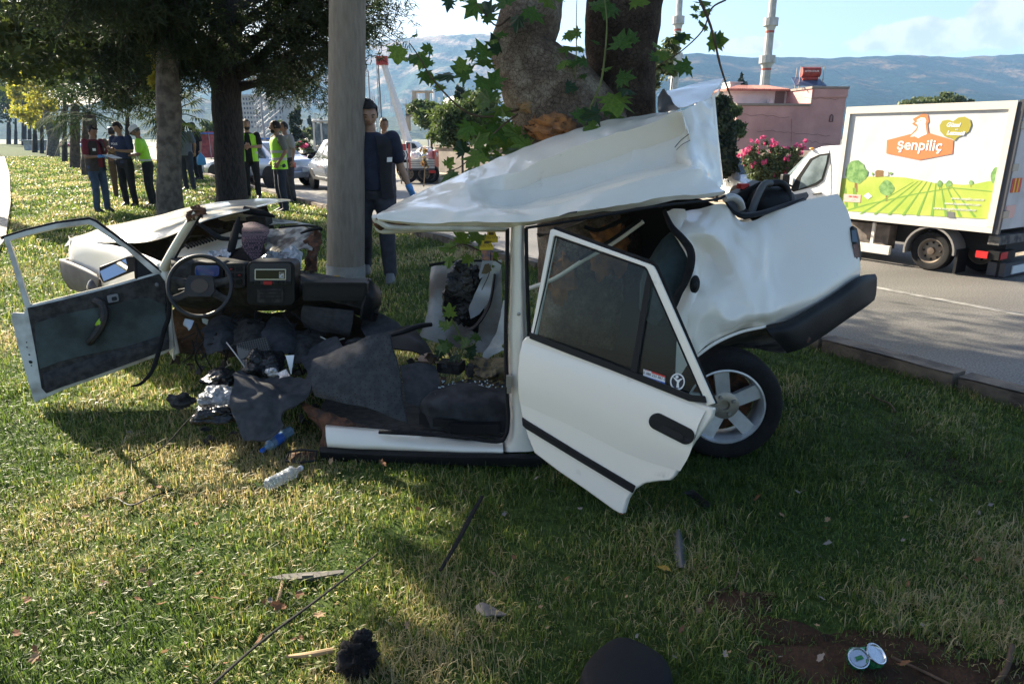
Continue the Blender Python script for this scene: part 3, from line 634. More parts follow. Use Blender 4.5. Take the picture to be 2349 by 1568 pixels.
# white door frame of the far side seen through the opening
mb = MB(); mb.tube(pp((1206,664,3.9),(1270,640,3.85),(1340,596,3.8),(1400,562,3.75),(1476,508,3.7)), .012, 8, k=4); part('far_door_frame', mb, m_paint, rear)
mb = MB(); mb.tube(pp((1330,594,3.78),(1400,552,3.73),(1468,504,3.68)), .010, 8, k=4); mb.tube(pp((1340,520,3.72),(1372,528,3.72),(1420,508,3.7),(1440,498,3.7)), .011, 8, k=4); part('far_rubber_seal', mb, m_black, rear)
# dark rear cabin shell
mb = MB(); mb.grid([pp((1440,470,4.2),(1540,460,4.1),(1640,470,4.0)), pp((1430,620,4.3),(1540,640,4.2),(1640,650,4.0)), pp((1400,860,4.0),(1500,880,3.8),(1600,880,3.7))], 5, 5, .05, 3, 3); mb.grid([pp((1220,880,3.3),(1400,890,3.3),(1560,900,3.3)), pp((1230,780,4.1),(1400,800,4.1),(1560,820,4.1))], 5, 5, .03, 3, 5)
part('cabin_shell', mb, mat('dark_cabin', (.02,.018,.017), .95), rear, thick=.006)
# seat of the driver lying in the cabin
mb = MB(); mb.grid([pp((962,940,3.36),(990,952,3.28),(1060,958,3.24),(1166,958,3.24)), pp((958,922,3.40),(985,915,3.30),(1060,918,3.26),(1166,926,3.26)), pp((980,900,3.5),(1010,888,3.45),(1080,886,3.42),(1168,894,3.4)), pp((1030,885,3.75),(1060,872,3.75),(1110,868,3.72),(1172,872,3.7))], 8, 8, .012, 7, 2)
mb.grid([pp((962,940,3.36),(990,952,3.28),(1060,958,3.24),(1166,958,3.24)), pp((968,975,3.4),(1000,985,3.3),(1060,990,3.26),(1160,992,3.24))], 6, 3)
seat = part('seat_cushion', mb, m_fabric, rear, thick=.03)
mb = MB()
for i in range(150):
    x, y = random.gauss(1070, 40), random.gauss(893, 9)
    if x > 1162 or y < 876: continue
    mb.box(P(x, y, 3.44-(y-893)*.006)+Vector((0,0,.012)), (.006,.006,.005), random.uniform(0,3))
part('broken_glass', mb, mat('glass_crumbs', (.65,.75,.75), .1, spec=1), seat, smooth=False, kind='stuff')
mb = MB()
for i in range(90):
    x, y = random.uniform(1040, 1162), random.gauss(892, 10); mb.box(P(x, y, 3.44-(y-893)*.006)+Vector((0,0,.01)), (random.uniform(.01,.035),.007,.004), random.uniform(0,3))
part('leaf_litter', mb, mat('litter', (.14,.12,.04), .95, col2=(.10,.05,.02), vscale=30), seat, smooth=False, kind='stuff')
mb = MB(); mb.grid([pp((917,838,3.5),(960,832,3.55),(1000,840,3.6)), pp((924,884,3.4),(965,890,3.4),(1008,884,3.45)), pp((930,925,3.35),(950,930,3.35),(965,935,3.35))], 6, 5, .008, 6, 2)
part('tunnel_cover', mb, m_carpet, rear, thick=.008)
mb = MB(); mb.box(P(985,955,3.36), (.10,.08,.06)); mb.box(P(1090,980,3.22), (.25,.05,.05), .04); mb.box(P(1020,968,3.24),(.12,.04,.03),.1); part('seat_rail', mb, m_black, rear)
# inside: broken box, stone-like foam lump, far door piece, tree stub parts
mb = MB(); mb.box(P(1090,850,3.7),(.10,.08,.05),.3); mb.box(P(1035,840,3.8),(.14,.10,.06),-.3); part('broken_console', mb, m_black_dusty, rear)
# rear wheel
wc = P(1657,921,3.30); axis = Vector((-.10,-.99,.05)).normalized()
WM = axis.to_track_quat('Z','Y').to_matrix().to_4x4()
wheel = bpy.data.objects.new('wheel', None); COL.objects.link(wheel); wheel.parent = rear; wheel.location = wc - rear.location; wheel.scale = (1.10,)*3; wheel.empty_display_size = .1
def wpart(name, mb, m, **k):
    me = mkmesh(name, mb, m, k.pop('smooth', True), 0, k.pop('angle', 40)); o = bpy.data.objects.new(name, me); COL.objects.link(o); o.parent = wheel; return o
TR = .262
mb = MB(); mb.lathe([(.172,.065),(.185,.088),(.215,.096),(TR-.018,.086),(TR-.006,.070),(TR,.045),(TR+.001,.0),(TR,-.045),(TR-.006,-.07),(TR-.02,-.086),(.20,-.09),(.172,-.07),(.172,.065)], M=WM, n=56)
wpart('tyre', mb, m_rubber)
mb = MB(); mb.lathe([(.178,.066),(.180,.078),(.172,.080),(.166,.068),(.158,.04),(.155,-.05),(.17,-.075)], M=WM, n=48); wpart('rim', mb, m_alloy)
mb = MB()
for k in range(5):
    a = R(98+72*k); 
    def q(r, da, z): return WM @ Vector((r*math.cos(a+da), r*math.sin(a+da), z))
    top = [q(.045,-.75,.050), q(.045,.75,.050), q(.166,.235,.060), q(.168,-.17,.060)]; bot = [q(.045,-.75,.015), q(.045,.75,.015), q(.166,.235,.03), q(.168,-.17,.03)]
    mb.add(top+bot, [(0,1,2,3),(7,6,5,4),(0,4,5,1),(1,5,6,2),(2,6,7,3),(3,7,4,0)])
wpart('spoke', mb, m_alloy, angle=20)
mb = MB(); mb.lathe([(.066,.03),(.066,.052),(.060,.056),(.024,.056),(.022,.035),(.001,.035)], M=WM, n=32); wpart('hub', mb, mat('hub_metal', (.36,.32,.26), .4, metal=.6))
mb = MB()
for k in range(4):
    a = R(30+90*k); c = WM @ Vector((.045*math.cos(a), .045*math.sin(a), .050)); mb.lathe([(.010,0),(.010,.014),(.007,.018),(.001,.018)], c=c, M=WM, n=6)
wpart('wheel_nut', mb, mat('dull_metal'), angle=20)['kind'] = 'stuff'
mb = MB(); mb.lathe([(.150,-.055),(.150,-.05),(.001,-.045)], M=WM, n=32); wpart('brake_drum', mb, m_rust)
mb = MB(); mb.tube([wc+Vector((0,.06,0)), wc+Vector((.05,.6,-.02))], .035, 8); part('axle', mb, m_rust, rear)
# ------- rear door, hanging open
hb0, hb1 = P(1197,783,3.10), P(1635,932,2.50)
DP = Plane3(hb0, P(1206,996,2.98), hb1)
def dpl(pts, off=0.0): return [DP.at(x, y, off) for x, y in pts]
door = bpy.data.objects.new('rear_door', None); COL.objects.link(door); door.parent = rear; door.location = DP.at(1197,900)-rear.location; door.empty_display_size = .1
def arcpts(c, r, a0, a1, n): return [(c[0]+r[0]*math.cos(R(a0+(a1-a0)*i/n)), c[1]+r[1]*math.sin(R(a0+(a1-a0)*i/n))) for i in range(n+1)]
out_ = [(1198,781),(1206,772),(1216,771),(1300,803),(1400,842),(1500,883),(1580,914),(1621,931),(1636,936),(1633,956),(1612,986),(1589,1016),(1566,1056),(1547,1091),(1537,1101),(1510,1103),(1479,1108),(1452,1124),(1438,1146),(1432,1166),(1428,1181),(1405,1168),(1340,1121),(1280,1080),(1225,1038),(1210,1000),(1196,950),(1188,900),(1187,860),(1190,815)]
nrm = DP.n
mb = MB(); mb.prism(dpl(out_), -nrm*.035)
skin = obj('door_skin', mb, m_paint, door, smooth=True, angle=30, bevel=.006)
# pressed shape: a proud upper belt following the character line
mb = MB(); mb.grid([dpl([(1200,784),(1340,832),(1480,884),(1618,942)], .004), dpl([(1194,815),(1330,860),(1470,915),(1600,980)], .012), dpl([(1190,880),(1320,925),(1450,985),(1582,1040)], .014), dpl([(1194,925),(1310,975),(1440,1040),(1560,1080)], .002)], 8, 6)
obj('door_bulge', mb, m_paint, door, thick=.002)
fo = [(1216,771),(1262,527),(1268,525),(1380,566),(1490,606),(1499,610),(1506,622),(1640,925),(1621,931),(1613,910),(1484,617),(1478,611),(1380,577),(1274,540),(1270,543),(1225,769)]
mb = MB(); mb.prism(dpl(fo, .002), -nrm*.03)
obj('window_frame', mb, m_paint, door, bevel=.003, angle=30)
mb = MB(); mb.tube(dpl([(1272,523),(1380,561),(1496,602),(1506,612),(1560,735),(1642,926)], -.012), .008, 6, k=1); mb.tube(dpl([(1274,543),(1380,580),(1478,614),(1484,620),(1548,766),(1610,908)], .002), .0035, 6); mb.tube(dpl([(1274,543),(1250,660),(1224,768)], .002), .0035, 6)
obj('window_rubber', mb, m_rubber, door)
mb = MB(); mb.prism(dpl([(1214,762),(1300,794),(1400,832),(1500,872),(1585,906),(1616,908),(1620,924),(1580,920),(1500,888),(1400,848),(1300,810),(1214,776)], .010), -nrm*.012)
obj('belt_trim', mb, m_black, door, bevel=.002)
mb = MB(); mb.prism(dpl([(1486,622),(1494,640),(1473,770),(1458,866),(1444,862),(1462,760),(1480,650)], .003), -nrm*.012)
obj('window_divider', mb, m_black, door)
mb = MB(); mb.prism(dpl([(1274,545),(1380,580),(1478,614),(1484,620),(1610,908),(1606,914),(1500,876),(1225,769)], -.010), -nrm*.004)
pane = obj('window_pane', mb, m_glass, door, smooth=False)
mb = MB(); mb.prism(dpl([(1196,957),(1206,964),(1330,1040),(1456,1115),(1450,1131),(1330,1059),(1205,983),(1198,976)], .012), -nrm*.014)
mold = obj('side_moulding', mb, m_black, door, bevel=.004)
mb = MB(); mb.prism(dpl([(1200,966),(1330,1046),(1453,1121),(1452,1124),(1330,1050),(1200,970)], .0145), -nrm*.004); obj('moulding_ridge', mb, m_rubber, mold)
# handle: rounded tray with a grip
def rrect(c, w, h, an, r=.5, n=6):
    o = []; ca, sa = math.cos(an), math.sin(an)
    for sx, sy, a0 in ((1,1,0),(-1,1,90),(-1,-1,180),(1,-1,270)):
        for i in range(n+1):
            a = R(a0+90*i/n); k = min(w,h)*r; x = sx*(w/2-k)+k*math.cos(a)*1; y = sy*(h/2-k)+k*math.sin(a)
            o.append((c[0]+x*ca-y*sa, c[1]+x*sa+y*ca))
    return o
mb = MB(); mb.prism(dpl(rrect((1540,983),112,38,R(27)), .020), -nrm*.018); hd = obj('door_handle', mb, m_black, door, bevel=.004)
mb = MB(); mb.prism(dpl(rrect((1541,992),58,14,R(27)), .0225), -nrm*.004); obj('handle_grip', mb, mat('black_hollow', (.004,.004,.005), .6), hd)
# inner door lining behind the skin
mb = MB(); mb.prism(dpl([(1205,790),(1610,940),(1580,1010),(1535,1085),(1470,1100),(1425,1150),(1235,1030),(1200,900)], -.045), -nrm*.02); obj('door_lining', mb, m_black_dusty, door)
# stickers on the pane
st = obj('sticker', MB().prism(dpl([(1476,846),(1526,862),(1525,883),(1475,867)], -.008), -nrm*.0008), mat('white_sticker', (.75,.75,.73), .5), pane, smooth=False)
obj('sticker_band', MB().prism(dpl([(1476,867-6),(1525,877),(1525,883),(1475,867)], -.0074), -nrm*.0006), mat('blue_print', (.03,.12,.45), .5), st, smooth=False)
obj('sticker_band', MB().prism(dpl([(1494,851),(1526,862),(1526,866),(1494,855)], -.0074), -nrm*.0006), mat('red_print', (.6,.05,.04), .5), st, smooth=False)
def plane_M(pl, px, py, qx, qy, off):
    o = pl.at(px, py, off); x = (pl.at(qx, qy, off)-o).normalized(); z = pl.n.normalized(); y = z.cross(x)
    return Matrix(((x.x,y.x,z.x,o.x),(x.y,y.y,z.y,o.y),(x.z,y.z,z.z,o.z),(0,0,0,1)))
def tparent(body, size, m, name, parent, M, **k):
    return textmesh(body, size, m, name, parent, M, **k)
m_ink = mat('black_ink', (.02,.02,.03), .6); m_whiteink = mat('white_ink', (.78,.78,.76), .5)
textmesh('0 080 255 861 0', .0155, m_ink, 'lettering', st, plane_M(DP,1501,862,1526,870,-.0072), .0003)
textmesh('TOFAS   SERVIS', .0085, m_whiteink, 'lettering', st, plane_M(DP,1501,873,1526,881,-.0066), .0003)
textmesh('>>>', .013, mat('red_print'), 'lettering', st, plane_M(DP,1484,850,1494,853,-.0072), .0003)
cs = obj('round_sticker', MB().prism(dpl([(1554+17*math.cos(R(a)), 875+19.5*math.sin(R(a))) for a in range(0,360,15)], -.008), -nrm*.0008), mat('white_sticker'), pane, smooth=False)
obj('emblem', MB().prism(dpl([(1554+14*math.cos(R(a)), 875+16*math.sin(R(a))) for a in range(0,360,15)], -.0076), -nrm*.0006), m_ink, cs, smooth=False)
e = obj('emblem', MB().prism(dpl([(1553,876),(1546,868),(1544,864),(1550,867),(1555,871),(1561,868),(1567,868),(1560,873),(1557,878),(1558,890),(1551,888)], -.0070), -nrm*.0006).prism(dpl([(1553+3.6*math.cos(R(a)), 864+3.8*math.sin(R(a))) for a in range(0,360,30)], -.0070), -nrm*.0006), mat('white_sticker'), cs, smooth=False)
# ================================================================= FRONT HALF OF THE WRECK
front = thing('wrecked_car', 'front half of the torn white saloon car with dashboard, steering wheel and bent bonnet', 'car', (-2.0, 4.5, 0))
mb = MB(); mb.grid([
 pp((168,546,5.35),(215,552,5.1),(290,556,4.8),(350,552,4.6),(420,528,4.55),(480,502,4.65),(560,482,5.0),(640,462,5.6),(668,459,5.9)),
 pp((172,543,5.4),(230,536,5.2),(300,534,5.0),(370,524,4.85),(440,505,4.85),(510,486,5.0),(580,472,5.3),(640,460,5.7),(666,458,5.95)),
 pp((205,534,5.7),(250,522,5.6),(320,512,5.5),(390,500,5.4),(450,486,5.4),(520,474,5.5),(590,465,5.7),(640,459,5.9),(664,457,6.0)),
 pp((240,519,6.1),(300,508,6.05),(360,494,6.0),(420,478,6.0),(470,468,6.0),(530,460,6.05),(590,456,6.1),(640,456,6.15),(662,457,6.15))], 8, 8, .006, 3, 2)
part('bonnet', mb, m_paint, front, thick=.006, angle=30)
m_under = mat('rusty_underside', (.045,.030,.024), .9, col2=(.02,.016,.014), vscale=10, bump=.4)
# front wing and nose
mb = MB(); mb.grid([
 pp((163,552,5.30),(166,545,5.30),(230,556,5.05),(300,572,4.75),(370,600,4.42)),
 pp((158,570,5.32),(168,562,5.26),(230,572,4.98),(300,590,4.68),(372,616,4.38)),
 pp((158,600,5.32),(166,600,5.24),(232,612,4.96),(300,636,4.66),(374,650,4.36)),
 pp((160,640,5.32),(170,648,5.24),(216,660,5.0),(300,690,4.66),(378,700,4.36)),
 pp((164,662,5.34),(178,668,5.26),(218,680,5.02),(300,720,4.66),(382,760,4.36))], 8, 6, .004, 4, 3)
part('front_wing', mb, m_paint, front, thick=.004, angle=35)
mb = MB(); nose = pp((163,552,5.30),(158,570,5.32),(158,600,5.32),(160,640,5.32)); mb.grid([nose, [p+Vector((.5,.55,.0)) for p in nose], [p+Vector((1.1,1.1,.0)) for p in nose]], 3, 3)
part('nose_panel', mb, m_paint_dirty, front, thick=.004)
mb = MB(); bu = [(136,594,5.30),(150,596,5.22),(190,612,5.05),(222,628,4.92)]; 
mb.grid([pp(*bu), pp((137,600,5.26),(152,606,5.17),(190,622,5.0),(225,642,4.88)), pp((142,632,5.27),(156,640,5.19),(190,654,5.04),(220,668,4.93)), pp((160,662,5.3),(172,666,5.24),(194,672,5.1),(212,678,4.98))], 7, 6)
bb_ = [P(*k) for k in ((136,594,5.30),(137,600,5.26),(142,632,5.27),(160,662,5.3))]
mb.grid([bb_, [p+Vector((.25,.40,0)) for p in bb_], [p+Vector((1.1,1.2,0)) for p in bb_]], 3, 4)
part('bumper', mb, mat('faded_grey_plastic', (.17,.15,.135), .7, col2=(.11,.095,.085), vscale=6), front, thick=.006, angle=45)
mb = MB(); mb.sphere(P(222,664,4.95), (.07,.05,.09), 12, 8); part('indicator_lamp', mb, mat('smoked_lamp', (.05,.04,.04), .2), front)
# engine bay
mb = MB(); mb.grid([pp((250,560,5.4),(380,560,5.2),(480,560,4.9),(600,560,4.7)), pp((260,590,5.2),(380,610,4.9),(480,600,4.7),(620,600,4.6)), pp((360,650,4.7),(420,650,4.6),(520,640,4.5),(640,640,4.5))], 6, 6, .06, 3, 4)
mb.grid([pp((300,545,5.9),(420,505,6.0),(540,478,6.1),(620,470,6.1)), pp((300,600,5.9),(420,580,5.9),(540,560,5.9),(640,560,5.9))], 6, 4, .05, 3, 2)
part('engine_bay', mb, m_under, front, thick=.01, angle=30)
mb = MB(); random.seed(31)
for i in range(26):
    x = random.uniform(350, 600); y = 575 - (x-290)*.16 + random.uniform(-18, 22); p = P(x, y, random.uniform(5.1, 5.8)); 
    if i % 3: mb.box(p, (random.uniform(.05,.22), random.uniform(.05,.2), random.uniform(.03,.12)), random.uniform(0,3))
    else: mb.tube([p, p+Vector((random.uniform(-.3,.3), random.uniform(-.2,.2), .03)), p+Vector((random.uniform(-.4,.4), random.uniform(-.2,.2), -.05))], .015, 7, k=4)
part('engine_part', mb, m_black_dusty, front, smooth=False)
mb = MB(); mb.grid([pp((500,500,5.6),(560,488,5.7),(600,486,5.8)), pp((560,520,5.3),(600,505,5.4),(640,508,5.5)), pp((640,512,5.2),(680,512,5.2),(712,522,5.2))], 6, 5, .01, 6, 3)
mb.grid([pp((540,492,5.6),(620,500,5.5),(730,516,5.0)), pp((540,502,5.6),(620,512,5.5),(730,520,5.0))], 6, 2, .01)
part('far_wing', mb, m_paint_dirty, front, thick=.004)
# scuttle with vent slots
SP = Plane3(P(372,612,4.45), P(560,545,4.9), P(540,575,4.6))
mb = MB(); mb.grid([pp((375,598,4.5),(410,575,4.65),(450,555,4.8),(540,528,5.1)), pp((385,608,4.42),(420,590,4.52),(470,572,4.66),(560,545,4.95)), pp((400,620,4.38),(440,602,4.46),(490,585,4.58),(570,562,4.8))], 7, 6, .004, 6, 3)
part('scuttle', mb, m_paint, front, thick=.004)
mb = MB()
for i in range(12):
    t = i/11; a = P(425+75*t, 566-24*t, 4.56+.26*t); bq = P(433+76*t, 573-24*t, 4.52+.26*t); mb.tube([a+Vector((0,0,.012)), bq+Vector((0,0,.012))], .009, 5)
part('vent_slot', mb, m_black, front)
mb = MB(); mb.tube(pp((452,510,4.6),(480,530,4.6),(510,547,4.6),(560,545,4.7)), [.02,.03,.03,.012], 8, k=5, flat=.5); mb.tube(pp((548,498,4.6),(540,530,4.55),(532,565,4.5),(524,590,4.5)), [.012,.03,.032,.02], 8, k=5, flat=.4); mb.tube(pp((690,535,4.6),(712,527,4.6),(735,524,4.6),(782-45,530,4.6)), [.012,.022,.022,.01], 8, k=4, flat=.5); mb.tube(pp((640,522,4.7),(672,519,4.7),(700,517,4.65),(728,520,4.6)), .008, 6, k=4)
mb.tube(pp((560,482,5.1),(600,488,5.1),(630,497,5.1)), [.03,.025,.01], 8, k=4)
obj('rubber_strip', mb, m_rubber, front, kind='stuff')
# torn bulkhead of the far side: white crumpled steel, foil and rust
mb = MB(); mb.grid([pp((560,545,4.9),(615,525,4.95),(670,520,4.9),(726,522,4.75)), pp((600,548,4.8),(640,540,4.8),(690,535,4.78),(730,536,4.7)), pp((610,578,4.65),(650,560,4.7),(690,548,4.68),(722,560,4.65)), pp((604,592,4.6),(640,588,4.55),(685,572,4.6),(716,578,4.6))], 8, 7, .028, 8, 5)
part('torn_bulkhead', mb, mat('torn_grey_steel', (.36,.34,.30), .6, col2=(.05,.042,.035), vscale=9, vdetail=7, bump=.5, bscale=30, lo=.42, hi=.56), front, thick=.004, angle=22)
mb = MB(); mb.grid([pp((594,592,4.52),(630,580,4.5),(662,566,4.5),(692,578,4.5)), pp((592,605,4.48),(628,598,4.46),(664,590,4.46),(694,594,4.46)), pp((600,618,4.45),(634,616,4.44),(664,618,4.44),(692,618,4.44))], 10, 8, .030, 16, 7)
mb.grid([pp((480,580,4.5),(510,570,4.52),(528,572,4.5)), pp((470,592,4.46),(505,590,4.46),(524,590,4.46))], 8, 5, .02, 16, 2)
part('heat_foil', mb, m_foil, front, thick=.002, angle=18)
mb = MB(); mb.grid([pp((716,522,4.7),(728,528,4.66),(740,540,4.66)), pp((700,560,4.62),(722,565,4.6),(733,562,4.6)), pp((702,590,4.58),(720,592,4.56),(728,592,4.56)), pp((696,618,4.54),(712,618,4.54),(722,618,4.54))], 7, 8, .03, 14, 9)
part('rusty_edge', mb, m_rust, front, thick=.008, angle=20)
mb = MB(); mb.grid([pp((722,576,4.64),(728,574,4.64)), pp((724,600,4.62),(728,600,4.62)), pp((722,620,4.6),(727,620,4.6))], 3, 4); part('paint_flake', mb, m_paint_dirty, front, thick=.006)
# windscreen pillar and hinge pillar
mb = MB(); mb.tube(pp((452,486,4.15),(430,520,4.2),(405,562,4.26),(384,600,4.3),(377,616,4.32)), [.022,.030,.032,.034,.036], 10, k=5, flat=.75)
mb.tube(pp((374,604,4.34),(382,630,4.32),(384,680,4.3),(388,740,4.28),(396,790,4.26),(402,812,4.25)), [.04,.036,.03,.028,.035,.03], 10, k=5, flat=.6)
part('windscreen_pillar', mb, m_paint, front, angle=50)
mb = MB(); mb.sphere(P(453,484,4.15), (.045,.03,.03), 12, 9, nz=1.0, ns=3); mb.sphere(P(440,496,4.16), (.025,.03,.03), 10, 8, nz=1.0, ns=4); part('torn_pillar_end', mb, m_rust, front, angle=20)
mb = MB(); mb.tube(pp((461,492,4.12),(440,528,4.17),(414,570,4.22),(396,604,4.27)), .007, 6, k=4); part('pillar_seal', mb, m_black, front)
mb = MB(); mb.grid([pp((383,776,4.28),(398,788,4.24),(408,795,4.26)), pp((384,800,4.28),(396,812,4.22),(405,806,4.26)), pp((390,806,4.28),(398,826,4.22),(402,822,4.25))], 5, 5, .006, 9, 3); part('torn_sill_end', mb, m_paint, front, thick=.004)
# dashboard
dsec = []
DX = [(392,594,628,700),(440,589,640,706),(515,592,642,706),(570,602,630,712),(620,607,628,712),(668,612,640,712),(690,618,662,706),(740,626,684,712),(800,636,700,716),(850,646,712,738),(868,664,720,742)]
top_b = [P(x, t+2, 4.62) for x, t, f, b2_ in DX]; top_f = [P(x, t+4 if x < 680 else t+26, 4.20) for x, t, f, b2_ in DX]
mid = [P(x, f, 4.14 if x < 680 else 4.10) for x, t, f, b2_ in DX]; low = [P(x, b2_-20, 4.20) for x, t, f, b2_ in DX]; bot = [P(x, b2_, 4.36) for x, t, f, b2_ in DX]
mb = MB(); mb.grid([top_b, [a.lerp(b,.6)+Vector((0,0,.015)) for a, b in zip(top_b, top_f)], top_f, mid, low, bot], 5, 4, .005, 5, 2)
dash = part('dashboard', mb, m_black_dusty, front, thick=.01, angle=40)
def fbox(x0, y0, x1, y1, d, t, m, name, parent, bevel=.003, r=.15):
    pl = Plane3(P(x0,y0,d), P(x0,y1,d), P(x1,y1,d)); pts = [pl.at(x, y) for x, y in rrect(((x0+x1)/2,(y0+y1)/2), abs(x1-x0), abs(y1-y0), 0, r, 4)]
    return obj(name, MB().prism(pts, (0,t,0)), m, parent, bevel=bevel, angle=30)
cons = fbox(566,600,676,700,4.02,.12,m_black,'centre_console',dash,.006,.14)
fbox(573,604,668,652,4.012,.01,mat('console_face', (.030,.031,.036), .5),'console_face',cons)
rf = fbox(584,617,656,642,4.006,.008,mat('silver_trim', (.6,.6,.6), .3, metal=.6),'radio_frame',cons,.001,.06)
fbox(586.5,619.5,653.5,639.5,4.004,.006,mat('radio_hole', (.008,.008,.009), .3, coat=.5),'radio_opening',rf,0,.05)
fbox(640,623,652,638,4.002,.003,m_foil,'torn_foil',rf,0,.1)
fbox(604,645,624,653,4.0,.012,mat('red_button', (.38,.02,.025), .35),'hazard_button',cons,.002,.3)
for x in (577, 590, 634, 646, 660): fbox(x-5,646,x+5,652,4.002,.01,m_black,'switch',cons,.001,.2)
fbox(590,662,650,694,4.012,.01,m_black_dusty,'heater_panel',cons,.002,.1)
for y in (668, 676, 684): fbox(596,y-1.5,644,y+1.5,4.006,.008,mat('black_hollow'),'slider_slot',cons,0,.3)
cl = fbox(438,602,512,644,4.10,.10,m_black,'instrument_binnacle',dash,.006,.2)
fbox(447,609,503,634,4.092,.01,mat('blue_gauge_glass', (.03,.07,.22), .08, coat=1.0, spec=1),'gauge_glass',cl,.002,.3)
vn = fbox(516,604,562,660,4.06,.08,m_black_dusty,'switch_panel',dash,.004,.1)
for i in range(3):
    for j in range(2): fbox(522+j*19,612+i*15,536+j*19,622+i*15,4.052,.01,m_black,'switch',vn,.001,.2)
for i, (x, y) in enumerate(((527,616),(546,630))): fbox(x,y,x+5,y+2.5,4.046,.008,mat('red_button'),'warning_mark',vn,0,.2)
gl = fbox(694,648,842,690,4.03,.14,m_black,'glove_shelf',dash,.006,.12)
fbox(700,657,836,680,4.025,.01,mat('black_hollow'),'shelf_opening',gl,0,.1)
mb = MB(); mb.grid([pp((690,628,4.18),(760,636,4.2),(835,650,4.2)), pp((690,640,4.05),(760,652,4.05),(845,664,4.05)), pp((694,648,4.03),(760,660,4.03),(846,672,4.03))], 6, 4, .004, 5, 3); part('dash_tray', mb, m_black_dusty, dash, thick=.006)
mb = MB(); mb.grid([pp((845,640,4.1),(862,650,4.15),(872,662,4.3)), pp((838,690,4.0),(860,690,4.05),(876,686,4.2)), pp((830,735,4.0),(850,738,4.05),(866,735,4.2))], 6, 6, .015, 8, 3); part('dash_end', mb, m_black, dash, thick=.02)
mb = MB(); mb.grid([pp((694,700,4.1),(760,708,4.05),(812,716,4.05)), pp((692,730,4.15),(750,745,4.1),(806,760,4.1)), pp((700,750,4.2),(750,762,4.15),(800,772,4.15))], 6, 5, .012, 6, 3); part('lower_panel', mb, m_carpet, dash, thick=.008)
mb = MB(); mb.sphere(P(782,657,4.10), (.05,.03,.012), 10, 6, nz=.8, ns=4); part('crumpled_film', mb, m_foil, dash)
mb = MB(); mb.grid([pp((385,700,4.5),(480,706,4.45),(600,706,4.45),(700,710,4.45),(840,735,4.4)), pp((390,770,4.6),(480,760,4.7),(600,760,4.7),(700,765,4.6),(830,780,4.6)), pp((396,815,4.5),(480,820,4.6),(600,815,4.6),(700,820,4.5),(800,820,4.5))], 7, 6, .06, 5, 6)
part('bulkhead', mb, m_under, front, thick=.008, angle=25)
random.seed(12)
mb = MB()
for i in range(30):
    x, y = random.uniform(400, 700), random.uniform(700, 790); p = P(x, y, random.uniform(4.1,4.4)); q = p+Vector((random.uniform(-.15,.15),0,random.uniform(-.25,-.02))); mb.tube([p, (p+q)/2+Vector((random.uniform(-.06,.06),-.03,0)), q], random.uniform(.003,.008), 5, k=4)
part('cable', mb, m_black, front)
mb = MB(); mb.grid([pp((424,730,4.1),(445,735,4.1)), pp((420,745,4.1),(438,752,4.08)), pp((428,748,4.1),(432,758,4.08))], 3, 3); mb.grid([pp((462,728,4.1),(478,733,4.1)), pp((465,740,4.1),(475,745,4.1))], 3, 3); part('steel_bracket', mb, mat('bluish_steel', (.32,.36,.42), .35, metal=.5), front, thick=.003, kind='stuff')
# steering wheel
sc_ = P(459,656,3.92); sa = Vector((.10,-.93,.34)).normalized(); SM = sa.to_track_quat('Z','Y').to_matrix().to_4x4(); SM = SM @ Matrix.Rotation(0,4,'Z')
xz = (SM.to_3x3().transposed() @ Vector((1,0,0))); a0 = math.atan2(xz.y, xz.x)
sw = bpy.data.objects.new('steering_wheel', None); COL.objects.link(sw); sw.parent = front; sw.location = sc_-front.location; sw.empty_display_size = .1
def spart(name, mb, m, **k): me = mkmesh(name, mb, m, True, 0, k.get('angle', 50)); o = bpy.data.objects.new(name, me); COL.objects.link(o); o.parent = sw; return o
SR = .178
mb = MB(); vs = []; n1, n2 = 64, 10
for i in range(n1):
    a = 2*math.pi*i/n1
    for j in range(n2):
        t = 2*math.pi*j/n2; r = SR+.0125*math.cos(t); vs.append(SM @ Vector((r*math.cos(a), r*math.sin(a), .0145*math.sin(t))))
mb.add(vs, [(i*n2+j, ((i+1)%n1)*n2+j, ((i+1)%n1)*n2+(j+1)%n2, i*n2+(j+1)%n2) for i in range(n1) for j in range(n2)])
spart('wheel_rim', mb, mat('worn_black_leather', (.028,.026,.026), .5, var=.3, vscale=15))
mb = MB()
for da in (14, 166, 208, -28):
    a = a0+R(da); p0, p1 = SM @ Vector((.05*math.cos(a), .05*math.sin(a), -.015)), SM @ Vector((SR*math.cos(a), SR*math.sin(a), 0)); mb.tube([p0, p0.lerp(p1,.5)+sa*(-.006), p1], [.032,.020,.022], 8, k=3, flat=.45, up=sa)
spart('spoke', mb, m_black_dusty)
def wq(x, y, z): 
    ca, s2 = math.cos(a0), math.sin(a0); return SM @ Vector((x*ca-y*s2, x*s2+y*ca, z))
mb = MB(); hubp = [(-.075,.045),(-.06,.062),(.06,.062),(.075,.045),(.085,-.03),(.06,-.062),(-.06,-.062),(-.085,-.03)]; mb.prism([wq(x,y,.008) for x, y in hubp], -sa*.03); spart('horn_pad', mb, mat('worn_brown_black', (.040,.028,.022), .6, col2=(.02,.018,.018), vscale=20), angle=30)
mb = MB(); mb.prism([wq(.055*math.cos(R(a))*.9, .042*math.sin(R(a)), .0105) for a in range(0,360,20)], -sa*.004); spart('horn_badge', mb, mat('worn_bronze', (.075,.050,.032), .5), angle=30)
mb = MB(); mb.tube([sc_+Vector((0,0,0))-sc_, -sa*.25], .035, 10); spart('steering_column', mb, m_black)
mb = MB(); mb.tube(pp((428,662,3.96),(400+26,662,4.0),(410,664,4.02)), .006, 6); part('indicator_stalk', mb, m_black, front)
